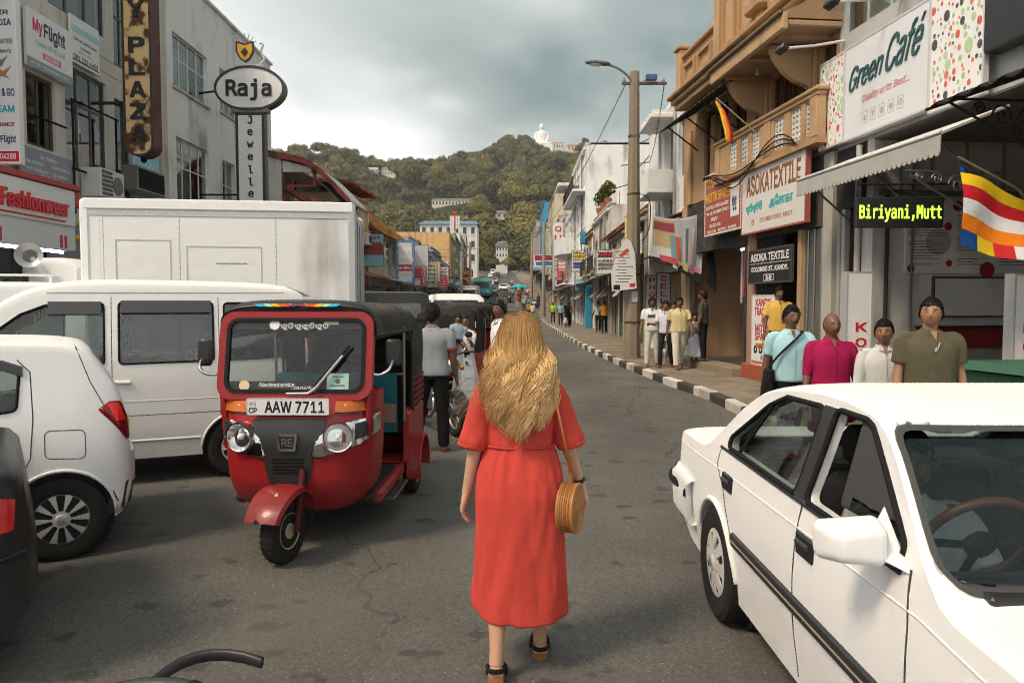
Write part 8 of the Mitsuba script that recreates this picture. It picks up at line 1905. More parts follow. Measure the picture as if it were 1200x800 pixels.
  if fine and hair != 'balding':
   q = np.random.default_rng(len(label)); pk = np.argwhere(on > .55); pk = pk[q.integers(0, len(pk), 420)]
   d0 = D[pk[:, 0], pk[:, 1]] + q.normal(0, .06, (420, 3)); d0 /= np.linalg.norm(d0, axis=1, keepdims=True); cb = np.array([.35, -.9, -.25]) + q.normal(0, .35, (420, 3)); cb -= d0 * (cb * d0).sum(1, keepdims=True)
   st = np.stack([(d0 + cb * a) / np.linalg.norm(d0 + cb * a, axis=1, keepdims=True) * (1.02 + t_ * .9 + b_) for a, b_ in ((-.12, -.05), (.05, .035), (.22, .045), (.36, .02))], 1) * np.array([.0455, .058, .0690]) * H * 1.04
   part(k, 'hair_tuft', strands(st @ R.T + c, np.full(st.shape[:2], .0034) * [.5, 1, .9, .3]), 'hair', hair_col, True, kind='stuff')
 am = .007 if fine else .005; ed = .022 if fine else .045
 if bottom:
  bc, kind = bottom['c'], bottom.get('kind', 'trousers'); lo = bottom.get('len', 1.0); ease = bottom.get('ease', 1.0)
  if kind == 'trousers':
   gs = [F.torso([(.485, .070, .062, -.003), (.52, .100, .069, -.005), (.57, .098, .069, -.003), (.615, .086, .063, .001)])]
   for i in (0, 1):
    hp_, kn, a = J['hip', i], J['knee', i], J['ankle', i]; end = kn + (a - kn) * (1.03 if lo >= 1 else lo)
    gs.append(tube(bez([hp_ + [0, 0, .03 * h], (hp_ + kn) / 2, kn, (kn + end) / 2, end], 12), np.interp(np.linspace(0, 1, 12), [0, .25, .5, .75, 1], np.array([.094, .086, .070, .066, .058]) * h * ease * (.6 + .4 * build)), 12))
   part(k, 'trousers', wrinkle(union(gs), am, 9, 3, ed), 'cloth', bc, 70)
   if bottom.get('belt'):
    part(k, 'belt', F.torso([(.603, .0885, .0645, .001), (.606, .0905, .0665, .001), (.622, .0905, .0665, .001), (.625, .0885, .0645, .001)]), 'satin', (.02, .016, .013), 30)
  else:
   z1 = bottom.get('hem', .10); fl = bottom.get('flare', 1.25); n = 36; t = np.arange(n) * 2 * PI / n; Rg = []
   for q in np.linspace(0, 1, 14):
    z = .62 + (z1 - .62) * q; r = np.interp(q, [0, .18, .5, 1], [.083, .106, .115 * (1 + (fl - 1) * .5), .12 * fl])
    fold = 1 + .09 * q * np.sin(t * 7 + 2 * q) + .05 * q * np.sin(t * 11 + 1)
    base = F.L((0, 0, .62)); Rg.append(np.c_[r * H * build * np.cos(t) * fold, r * .95 * H * build * np.sin(t) * fold, np.full(n, z * H + F.dz + (.008 * H * np.sin(3 * t) if q > .9 else 0))])
   part(k, 'skirt', flip(loft(Rg)), 'cloth', bc, True)
   for zt in bottom.get('tiers', ()):
    q = (zt - .62) / (z1 - .62); r = np.interp(q, [0, .18, .5, 1], [.083, .106, .115 * (1 + (fl - 1) * .5), .12 * fl]) * 1.03
    part(k, 'skirt_tier', tube(np.c_[r * H * build * np.cos(np.r_[t, t[0]]), r * .95 * H * build * np.sin(np.r_[t, t[0]]), np.full(n + 1, zt * H + F.dz)], .006, 5, False), 'cloth', tuple(np.array(bc) * .85), True)
 if top:
  tc = top['c']; ez = top.get('ease', 1.0); hem = top.get('hem', .515); sl = top.get('sleeve', .62)
  pr = [(hem, .104, .074, -.002), (.56, .102, .073, -.002), (.62, .095, .068, .003), (.69, .099, .070, .005), (.75, .107, .071, .001), (.785, .104, .062, -.003), (.808, .088, .050, -.004), (.826, .060, .043, -.004), (.838, .046, .040, -.004), (.848, .036, .036, -.003)]
  gs = [F.torso([(z, rx * ez, ry * ez, yo) for z, rx, ry, yo in pr], 24)]
  for i in (0, 1):
   sh, e, w = J['sh', i], J['el', i], J['wr', i]
   ctr = F.L((0, 0, .80)); full = bez([sh * .5 + ctr * .5 + [0, 0, .006 * h], sh + (sh - ctr) * .02 + [0, 0, -.024 * h], sh * .5 + e * .5, e, (e + w) / 2, w], 24)
   fr = .5 * sl if sl <= 1 else .5 + .5 * (sl - 1)
   full = full[:max(6, int(24 * (.24 + .76 * fr)))]
   gs.append(tube(full, np.interp(np.linspace(0, 1, len(full)), [0, .25, .5, 1], np.array([.030, .047, .057, .061 if sl <= 1 else .042]) * h * ez * (.55 + .45 * build)), 12))
  part(k, top.get('name', 'shirt'), wrinkle(union(gs), am, 10, 5, ed), 'cloth', tc, 70)
  if top.get('collar', True):
   cc = top.get('collar_c', tc)
   R0 = [F.L((.040 * math.cos(a), -.004 + .040 * math.sin(a), .842 + .010 * (1 - math.sin(a)) * .5)) for a in np.linspace(PI / 2 + .45, PI / 2 + 2 * PI - .45, 16)]
   part(k, 'collar', tube(R0, np.array([(.013, .005)] * 16) * h, 6, ref=[0, 0, 1]), 'cloth', cc, 50)
   for sd in (1, -1):
    pt = [F.L((sd * .018, .038, .848)), F.L((sd * .034, .046, .822)), F.L((sd * .005, .052, .815))]
    part(k, 'collar_point', hull(np.vstack([pt, np.array(pt) + F.H * np.array([0, .004, .001])])), 'cloth', cc, 30)
  if top.get('skin_v', True) and face:
   v = [F.L((-.016, .036, .842)), F.L((.016, .036, .842)), F.L((0, .064 * ez * (.6 + .4 * build), .795))]
   part(k, 'open_neck', hull(np.vstack([v, np.array(v) + F.H * np.array([0, .006, 0])])), 'skin', sk, 30)
  if top.get('placket'):
   part(k, 'placket', tube([F.L((0, .0735 * ez * build, .79)), F.L((0, .078 * ez * build, .70)), F.L((0, .075 * ez * build, .62)), F.L((0, .076 * ez * build, hem + .01))], np.array([(.012, .003)] * 4) * h, 6, ref=[1, 0, 0]), 'cloth', tuple(np.array(tc) * .92), 40)
  if top.get('cuff'):
   for i in (0, 1):
    sh, e = J['sh', i], J['el', i]; p = sh + (e - sh) * (sl * .98)
    part(k, 'sleeve_edge', tube([p, p + (e - sh) * .03], .0645 * h * ez * (.55 + .45 * build), 14), 'cloth', top['cuff'], 40)
 if shoes is not None:
  for i in (0, 1):
   part(k, 'shoe', F.foot(i, .13), 'satin', shoes, 50)
 if extra: extra(k, F)
 return k, F
STAND = dict(legs=((2, 3, 3), (-2, 3, 3)), arms=((2, 8, 14, 0), (0, 8, 12, 0)))
WALK = dict(legs=((16, 2, 6), (-14, 2, 14)), arms=((-14, 8, 14, 0), (16, 8, 22, 0)))
WALK2 = dict(legs=((-14, 2, 14), (16, 2, 6)), arms=((16, 8, 22, 0), (-14, 8, 14, 0)))
# ---------------------------------------------------------------- the woman in red, seen from behind
def woman():
 H = 1.66
 pose = dict(legs=((9, 1.5, 4), (-9, 2, 6)), arms=((2, 16, 16, 10), (-4, 12, 10, 0)), shoulder=.78)
 M = at(.035, 3.46, 0, 0)
 RED = (.50, .060, .045)
 k, F = person('woman in a long red dress with wavy blonde hair, walking away from the camera', M, H, .86, 'fair', pose, None, None, None, None, face=True, fine=True, hair_col=(.2, .12, .05))
 J = F.J
 t = np.arange(72) * 2 * PI / 72
 def ring(z, rx, ry, yo, fold=0, n1=9, ph=0, k=2.2):
  c, s_ = np.cos(t), np.sin(t); f = 1 + fold * (np.sin(n1 * t + ph) * .6 + np.sin((n1 + 4) * t + 1 + ph) * .4)
  return np.c_[rx * np.sign(c) * np.abs(c) ** (2 / k) * f, ry * np.sign(s_) * np.abs(s_) ** (2 / k) * f + yo, np.full(72, z)]
 bod = [ring(1.03, .148, .116, .0, .03), ring(1.06, .156, .122, .0, .05), ring(1.12, .160, .120, .003, .03), ring(1.20, .160, .115, .003), ring(1.28, .158, .106, .0), ring(1.335, .138, .090, -.004), ring(1.375, .100, .074, -.006), ring(1.405, .072, .064, -.004), ring(1.42, .056, .058, -.002)]
 gs = [loft(bod)]
 for i, sd in ((0, 1), (1, -1)):
  sh, e = J['sh', i], J['el', i]; out = np.array([sd * .012, 0, 0])
  p = bez([np.array([sd * .07, -.004, 1.36]), sh + [-sd * .008, 0, -.022], sh * .5 + e * .5 + out, e + out * 1.6 + (e - sh) * .06], 16)
  gs.append(tube(p, np.interp(np.linspace(0, 1, 16), [0, .25, .6, .9, 1], [.038, .050, .061, .072, .067]), 18))
 body = union(gs)
 part(k, 'dress_bodice', wrinkle(body, .009, 16, 2, .014, 1, .3), 'cloth', RED, 70)
 for i, sd in ((0, 1), (1, -1)):
  sh, e = J['sh', i], J['el', i]; p = e + (e - sh) * .045 + np.array([sd * .019, 0, 0]); d = (e - sh) / np.linalg.norm(e - sh)
  part(k, 'sleeve_hem', wrinkle(tube([p - d * .012, p, p + d * .016], np.array([.069, .074, .065]), 24), .004, 22, 4, .016), 'cloth', RED, 70)
 sk = [ring(1.055, .150, .116, .0, .05, 15), ring(1.035, .157, .123, .0, .075, 15), ring(.98, .177, .140, -.004, .065, 15), ring(.90, .195, .160, -.008, .045, 15), ring(.80, .205, .172, -.010, .034, 9, .4), ring(.65, .206, .178, -.004, .042, 7, .9), ring(.50, .209, .184, .0, .052, 7, 1.3), ring(.36, .213, .188, .002, .060, 6, 1.7), ring(.275, .215, .190, .002, .066, 6, 2.0)]
 sk = np.array(sk); sk[-1, :, 2] -= .035 * np.clip(np.sin(t * 1 + 2.6) * .5 + .2, -.3, 1); sk[-2, :, 2] -= .015 * np.clip(np.sin(t + 2.6), 0, 1)
 part(k, 'dress_skirt', wrinkle(flip(loft(PchipInterpolator(np.arange(9), sk, axis=0)(np.linspace(0, 8, 44)))), .020, 12, 9, .015, 1, .18), 'cloth', RED, 70)
 part(k, 'waist_seam', tube(np.vstack([ring(1.047, .157, .123, .0, .02), ring(1.047, .157, .123, 0, .02)[:1]]), .006, 6, False), 'cloth', tuple(np.array(RED) * .9), True)
 for i in (0, 1):
  a, f = J['ankle', i], J['fd', i]; dn = np.cross(f, [1., 0, 0]); dn = dn if dn[2] < 0 else -dn
  h = H / 1.7; P = lambda x, y, z: a + f * x * h + np.array([1., 0, 0]) * y * h - dn * z * h
  ol = [(-.065, 0), (-.052, .030), (-.01, .036), (.05, .036), (.12, .046), (.17, .036), (.195, .0), (.17, -.036), (.12, -.046), (.05, -.036), (-.01, -.036), (-.052, -.030)]
  sole = loft([[P(x * s_, y * s_, z) for x, y in ol] for z, s_ in ((-.075, .98), (-.072, 1.0), (-.050, 1.0), (-.047, .97))])
  sk_ = part(k, 'clog', sole, 'plain', (.24, .115, .045), 40)
  part(sk_, 'outsole', loft([[P(x * 1.01, y * 1.02, z) for x, y in ol] for z in (-.088, -.075)]), 'plain', (.02, .018, .016), 40)
  up = [[P(x, w_ * math.cos(q), -.05 + hh * math.sin(q)) for q in np.linspace(-.1, PI + .1, 12)] for x, w_, hh in ((.045, .050, .062), (.08, .052, .058), (.13, .049, .045), (.175, .036, .03), (.196, .012, .012))]
  part(sk_, 'upper', loft(up), 'cloth', (.012, .012, .013), 50)
  st = [P(x, y * 1.12, -.02 + .006) for x, y in [(.03, .042), (-.02, .036), (-.058, .026), (-.072, 0), (-.058, -.026), (-.02, -.036), (.03, -.042)]]
  part(sk_, 'heel_strap', tube(bez(st, 20), (.011, .004), 6, ref=-dn), 'cloth', (.013, .013, .013), True)
 q = np.random.default_rng(21); c = F.hc; S = 22
 cap = ball(c + [0, -.012, .010], (.080, .098, .112), 12, 18)
 back = loft([[(x + c[0] * 0 + wx * math.cos(a), y + wy * math.sin(a), z) for a in np.linspace(0, 2 * PI, 20, endpoint=False)] for z, wx, wy, y, x in ((1.20, .085, .018, -.118, -.008), (1.26, .120, .026, -.112, 0), (1.34, .130, .034, -.102, 0), (1.43, .108, .045, -.068, 0), (1.52, .090, .065, -.040, 0))])
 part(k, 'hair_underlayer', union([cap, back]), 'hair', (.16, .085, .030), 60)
 N = 4200; clump = q.integers(0, 150, N); cdir = q.uniform(-1, 1, (150, 2)); clen = q.uniform(-.07, .07, 150); ctint = q.uniform(0, 1, 150)
 th = np.linspace(-1.0, 1.0, 150); cu = q.permutation(th)
 cphase = cu * 7 + q.normal(0, .55, 150); u = np.clip(cu[clump] + q.normal(0, .045, N), -1.08, 1.08)
 layer = q.uniform(0, 1, N)
 el0 = q.uniform(.15, 1.52, N); az = u * 1.75
 root = c + np.stack([np.sin(az) * np.cos(el0) * .088, -np.cos(az) * np.cos(el0) * .104 - .012, .012 + np.sin(el0) * .118], 1)
 s_ = np.linspace(0, 1, S)
 zend = 1.165 + .09 * np.abs(u) ** 1.5 + clen[clump] * .9 + q.normal(0, .018, N)
 shx = .158 * u * (.92 + .12 * layer); shy = -.112 - .035 * np.sqrt(np.clip(1 - u ** 2, 0, 1)) + .05 * np.abs(u) ** 3 - .022 * layer
 j1 = q.normal(0, 1, N); p1 = np.stack([np.sin(az) * (.106 + .0015 * j1), -np.cos(az) * (.121 + .0015 * j1) - .014, c[2] - .035 + .012 * j1], 1)
 p2 = np.stack([.146 * u, -.118 - .018 * layer + .04 * np.abs(u) ** 3, zend + (1.47 - zend) * .82 + .01 * j1], 1)
 p3 = np.stack([shx * .98, shy, zend + (1.47 - zend) * .42 + .01 * j1], 1)
 p4 = np.stack([shx * .82 + .02 * cdir[clump, 0], shy + .018 * cdir[clump, 1], zend], 1)
 em = np.clip(el0 * .6, .05, .8); pm = c + np.stack([np.sin(az) * np.cos(em) * .098, -np.cos(az) * np.cos(em) * .114 - .012, .012 + np.sin(em) * .126], 1)
 knots = np.stack([root, pm, p1, p2, p3, p4], 1); kt = np.array([0, .1, .22, .52, .74, 1.0])
 P = np.stack([PchipInterpolator(kt, knots[:, :, d], axis=1)(s_) for d in range(3)], -1)
 amp = .0175 * np.clip((s_ - .30) / .5, 0, 1); ph = cphase[clump][:, None] + s_[None] ** 1.3 * 17
 pull = np.clip((s_ - .72) / .28, 0, 1)[None]; P[:, :, 0] += pull * .55 * (.158 * (cu[clump] - u))[:, None]; P[:, :, 0] += amp * np.sin(ph) * 1.25 + np.cumsum(q.normal(0, .0007, (N, S)), 1)
 P[:, :, 1] += amp * np.cos(ph) * .9 - .004 * layer[:, None]
 r = (.0019 + .0011 * q.random(N))[:, None] * np.interp(s_, [0, .1, .75, 1], [.8, 1, 1, .25])[None]
 g = strands(P, r)
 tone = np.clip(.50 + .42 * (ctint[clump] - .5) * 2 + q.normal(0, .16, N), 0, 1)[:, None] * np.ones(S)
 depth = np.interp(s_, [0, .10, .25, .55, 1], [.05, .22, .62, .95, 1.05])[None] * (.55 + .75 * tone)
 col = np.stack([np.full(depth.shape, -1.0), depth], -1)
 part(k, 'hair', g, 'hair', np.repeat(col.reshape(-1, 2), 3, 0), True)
 W = []
 for i in range(26):
  z = q.uniform(1.27, 1.42); L_ = q.uniform(.06, .16)
  W.append(bez([(-.115, -.10, z + .05), (-.14 - L_ * .35, -.11, z - .02), (-.15 - L_ * .8, -.12, z - .07 + q.uniform(-.03, .02)), (-.15 - L_ * 1.15, -.12 + q.uniform(-.03, .03), z - .14 + q.uniform(-.03, .04))], S))
 W = np.array(W); part(k, 'loose_hair', strands(W, np.full(W.shape[:2], .0011) * np.interp(s_, [0, 1], [1, .4])), 'hair', (.48, .28, .11), True)
 w, e = J['wr', 0], J['el', 0]; d = (w - e) / np.linalg.norm(w - e)
 part(k, 'bracelet', tube([w - d * .035, w - d * .018], .0275, 16), 'satin', (.015, .012, .012), 40)
 b = thing('shoulder_bag', 'round woven rattan bag on a leather strap beside the woman in red', 'bag', M)
 C = np.array([.232, -.06, .765]); Rz = M_t(*C) @ M_r('z', 70)
 RAT, RAT2 = (.40, .175, .050), (.26, .10, .028)
 R0, tk = .110, .034
 part(b, 'drum', xf(lathe([(0, -tk), (R0 - .006, -tk), (R0 - .003, -tk * .5), (R0 - .003, tk * .5), (R0 - .006, tk), (0, tk)], 40, 'y'), Rz), 'plain', RAT2, 30)
 a = np.linspace(0, 2 * PI, 41)
 for sd in (-1, 1):
  for j in range(13):
   rr = .010 + j * .0078
   part(b, 'coil', xf(tube(np.c_[rr * np.cos(a), 0 * a + sd * (tk + .001 + .006 * math.exp(-(rr / .05) ** 2)), rr * np.sin(a)], .0043, 5, False), Rz), 'satin', RAT if j % 3 else (.34, .14, .038), True)
  part(b, 'rim_coil', xf(tube(np.c_[R0 * np.cos(a), 0 * a + sd * tk, R0 * np.sin(a)], .0068, 6, False), Rz), 'satin', RAT, True)
 for j in range(6):
  y = -tk + .009 + j * .0100
  part(b, 'band_coil', xf(tube(np.c_[(R0 - .001) * np.cos(a), 0 * a + y, (R0 - .001) * np.sin(a)], .0046, 5, False), Rz), 'satin', RAT if j % 2 else (.32, .13, .036), True)
 part(b, 'tab', xf(cbox(.098, .116, -.014, .014, -.035, .045, .004), Rz), 'satin', (.36, .15, .045), 30)
 part(b, 'strap', tube(bez([C + [0, .0, .105], C + [-.010, -.015, .20], (.205, -.13, 1.06), (.170, -.140, 1.22), (.138, -.10, 1.345), (.105, -.02, 1.392), (.09, .05, 1.36)], 40), (.0055, .002), 6, ref=[1, 0, 0]), 'satin', (.36, .135, .035), True)
 part(b, 'strap', tube(bez([C + [.015, .03, .100], C + [.012, .01, .16], C + [.0, -.01, .24]], 14), (.0055, .002), 6, ref=[1, 0, 0]), 'satin', (.36, .135, .035), True)
woman()
# ---------------------------------------------------------------- the other people
SHOE_B, SHOE_K = (.16, .060, .025), (.015, .014, .013)
person('man in a grey polo shirt with red trim, his back turned, beside the red three-wheeler', at(px(8.5, 506), 8.55, 0, -8), 1.69, 1.06, 'dark',
 dict(legs=((1, 4, 2), (-5, 8, 3)), arms=((4, 7, 12, 0), (-4, 9, 16, 0))), dict(c=(.26, .28, .30), cuff=(.42, .02, .03), collar_c=(.22, .24, .26), sleeve=.66, ease=1.06, skin_v=False), dict(c=(.010, .010, .011), belt=True, ease=1.10), 'short', SHOE_B, fine=True,
 extra=lambda k, F: part(k, 'collar_stripe', tube([F.L((-.03, -.046, .822)), F.L((0, -.053, .825)), F.L((.03, -.046, .822))], .0035, 5), 'cloth', (.42, .02, .03), True))
km, Fm = person('woman in a white blouse and long tiered white skirt carrying a small child', at(px(12.6, 545), 12.7, 0, 155), 1.50, .98, 'brown', dict(legs=((2, 2, 3), (-2, 2, 3)), arms=((35, 6, 85, -15), (30, 10, 80, 20))),
    dict(c=(.62, .62, .60), sleeve=1.1, ease=1.08, collar=False, name='blouse'), dict(kind='skirt', c=(.60, .61, .66), hem=.03, flare=1.45, tiers=(.44, .30, .16)), 'long', SHOE_K, turn=25)
person('small child in a pale blue top held by the woman in white', at(px(12.6, 536), 12.62, .62, 200), .88, 1.15, 'brown', dict(legs=((45, 18, 60), (45, 18, 60)), arms=((40, 12, 50, 0), (25, 20, 40, 0)), sit=True), dict(c=(.30, .42, .47), sleeve=.7, ease=1.1, collar=False), dict(c=(.02, .022, .04), len=.6), 'thick', SHOE_K, tilt=-12)
person('young man in a white shirt just past the blonde head, turned to the left', at(px(10.5, 586), 10.6, 0, 120), 1.72, .95, 'dark', WALK, dict(c=(.68, .68, .67), sleeve=.7), dict(c=(.42, .40, .37)), 'thick', SHOE_K, turn=20)
person('man in a grey shirt and blue jeans walking in the road beside the far three-wheeler', at(px(37, 566), 37, 0, 180), 1.72, 1.0, 'dark', WALK, dict(c=(.10, .11, .12), sleeve=.7), dict(c=(.06, .12, .20)), 'short', SHOE_K)
person('person in a pink top crossing between the far cars', at(px(52, 579), 52, 0, 120), 1.66, 1.0, 'brown', WALK2, dict(c=(.55, .30, .32)), dict(c=(.03, .03, .035)), 'short', SHOE_K)
person('man in an olive-brown polo shirt with spectacles hooked at the neck', at(px(6.3, 1094), 6.35, 0, 172), 1.74, 1.16, 'tan', STAND, dict(c=(.092, .082, .052), sleeve=.72, ease=1.06), dict(c=(.04, .04, .045)), 'short', SHOE_K, fine=True, turn=-24, nod=3,
 extra=lambda k, F: [part(k, 'hooked_spectacles', cat([tube([F.L((-.012, .089, .790)), F.L((-.004, .092, .765)), F.L((.008, .093, .742))], .004, 5)]), 'metal', (.55, .55, .55), True), part(k, 'spectacle_lens', xf(cbox(-.012, .012, -.003, .003, -.018, .018, .003), M_t(*F.L((.004, .093, .755))), M_r('y', -25)), 'metal', (.5, .5, .5), 30)])
person('young woman in a white patterned blouse with her hair tied up', at(px(6.75, 1039), 6.8, 0, 168), 1.55, .94, 'brown', STAND, dict(c=(.52, .52, .50), sleeve=1.5, ease=1.06, placket=True, name='blouse'), dict(c=(.05, .05, .07)), 'bun', SHOE_K, fine=True, turn=-16,
 extra=lambda k, F: part(k, 'bag_strap', tube(bez([F.L((-.075, .05, .82)), F.L((-.085, .078, .76)), F.L((-.10, .08, .66)), F.L((-.115, .07, .55))], 14), (.012, .004), 6, ref=[1, 0, 0]), 'satin', (.04, .05, .08), True))
person('man in a magenta shirt with a moustache and receding hair', at(px(7.2, 977), 7.25, 0, 176), 1.60, 1.10, 'dark', STAND, dict(c=(.30, .012, .065), sleeve=1.15, ease=1.06, placket=True), dict(c=(.03, .03, .035)), 'balding', SHOE_K, fine=True, moustache=True, turn=6)
person('man in a pale turquoise shirt with a black shoulder bag', at(px(7.9, 929), 7.95, 0, 178), 1.66, 1.05, 'dark', WALK, dict(c=(.36, .58, .62), sleeve=.75, ease=1.06, placket=True), dict(c=(.012, .012, .013)), 'short', SHOE_K, fine=True, turn=8, moustache=True)
sb = thing('shoulder_bag', 'black cloth bag hanging at the hip of the man in turquoise', 'bag', at(px(7.9, 929), 7.95, 0, 178))
part(sb, 'pouch', blob([(.24, .02, .70), (.24, .12, .70), (.25, .0, .98), (.25, .14, .98), (.20, .06, .68), (.30, .06, .72), (.21, .06, .98)], .03), 'cloth', (.012, .012, .013), 50)
part(sb, 'strap', tube(bez([(.25, .06, .99), (.16, .135, 1.16), (.02, .145, 1.30), (-.09, .09, 1.395), (-.10, -.02, 1.40)], 24), (.014, .004), 6, ref=[0, 0, 1]), 'cloth', (.014, .014, .015), True)
person('man with a moustache in a yellow shirt in the doorway of number 68', at(px(13.9, 914), 13.95, .30, 172), 1.70, 1.08, 'dark', STAND, dict(c=(.62, .40, .09), sleeve=.72, ease=1.05, placket=True), dict(c=(.012, .012, .013)), 'short', SHOE_K, fine=True, moustache=True, turn=10)
ZP = .155
person('man in a cream shirt and trousers, front one of the pavement group', at(px(17.4, 797), 17.5, ZP, 182), 1.66, 1.12, 'dark', WALK, dict(c=(.62, .52, .28), sleeve=.7, ease=1.06, placket=True), dict(c=(.58, .55, .46), ease=1.12), 'short', SHOE_B, fine=True, moustache=True, turn=-6)
person('bearded man in a white printed T-shirt at the kerb', at(px(18.2, 765), 18.3, ZP, 170), 1.68, 1.02, 'dark', dict(legs=((6, 3, 4), (-6, 3, 6)), arms=((4, 10, 20, 0), (25, 6, 75, 30))), dict(c=(.66, .66, .66), sleeve=.75, ease=1.06, collar=False), dict(c=(.56, .54, .50), ease=1.05), 'thick', SHOE_B, fine=True, beard=True, turn=12,
 extra=lambda k, F: [part(k, 'beard', tube([F.hc + F.hR @ (np.array(p_) * F.H) for p_ in [(-.042, .02, -.02), (-.032, .042, -.050), (0, .056, -.066), (.032, .042, -.050), (.042, .02, -.02)]], .010, 6), 'hair', HAIR, True),
      part(k, 'shirt_print', hull([F.L((sx * .062, .076, z)) for sx in (-1, 1) for z in (.715, .752)] + [F.L((sx * .062, .088, z)) for sx in (-1, 1) for z in (.715, .752)]), 'plain', (.06, .06, .06), 30)])
person('young man in a white polo shirt and black trousers on the pavement', at(px(17.9, 781), 18.0, ZP, 150), 1.60, .95, 'brown', dict(legs=((8, 2, 4), (-8, 2, 10)), arms=((20, 8, 70, 20), (25, 8, 75, 20))), dict(c=(.58, .60, .68), sleeve=.7), dict(c=(.015, .018, .02), ease=.92), 'thick', SHOE_B, fine=True, turn=30)
person('schoolgirl in a white dress and grey cardigan beside the man in cream', at(px(17.9, 815), 18.0, ZP, 190), 1.30, .92, 'brown', dict(legs=((5, 2, 3), (-5, 2, 5)), arms=((2, 8, 10, 0), (0, 8, 10, 0))), dict(c=(.24, .235, .21), sleeve=1.9, ease=1.05, skin_v=False, collar_c=(.65, .65, .65)), dict(kind='skirt', c=(.66, .66, .70), hem=.20, flare=1.7), 'bun', SHOE_B, fine=True, turn=-5)
person('figure in white half hidden behind the front man of the group', at(px(19.2, 790), 19.3, ZP, 185), 1.56, .95, 'brown', WALK2, dict(c=(.50, .50, .48)), dict(c=(.20, .32, .36)), 'thick', SHOE_B)
person('man at the dark shop entrance in a checked shirt behind the schoolgirl', at(px(17.6, 826), 17.75, .33, 60), 1.66, 1.0, 'dark', STAND, dict(c=(.085, .075, .06), sleeve=.8), dict(c=(.015, .02, .03)), 'thick', SHOE_K)
mq = thing('mannequin', 'draped shop figure in red and tan cloth inside the dark cloth shop', 'mannequin', FR @ M_t(6.75, -.9, .30))
part(mq, 'gown', loft([[(r_ * math.cos(a), r_ * .7 * math.sin(a), z) for a in np.linspace(0, 2 * PI, 16, endpoint=False)][::1] for z, r_ in ((.0, .26), (.4, .22), (.75, .17), (.95, .13), (1.15, .17), (1.3, .15), (1.38, .06))]), 'cloth', (.28, .03, .025), 50)
part(mq, 'sash', tube([(-.18, .05, 1.25), (0, .15, 1.05), (.16, .12, .8), (.2, .05, .3)], .06, 8), 'cloth', (.38, .25, .12), True)
part(mq, 'head', ball((0, 0, 1.52), (.07, .085, .11), 8, 10), 'skin', (.25, .13, .08), True)
cm = at(1.925, 2.74, 0, -90)
person('spectacled driver in a white shirt behind the wheel of the white saloon', cm @ M_t(-.14, -.36, -.475) @ M_r('z', -90), 1.68, 1.08, 'dark', dict(legs=((78, 6, 62), (78, 6, 62)), arms=((42, 10, 48, 0), (42, 10, 48, 0)), sit=True, lean=-7), dict(c=(.62, .64, .66), sleeve=.8, ease=1.06), dict(c=(.03, .03, .035)), 'short', SHOE_K, fine=True, glasses=True, turn=10)
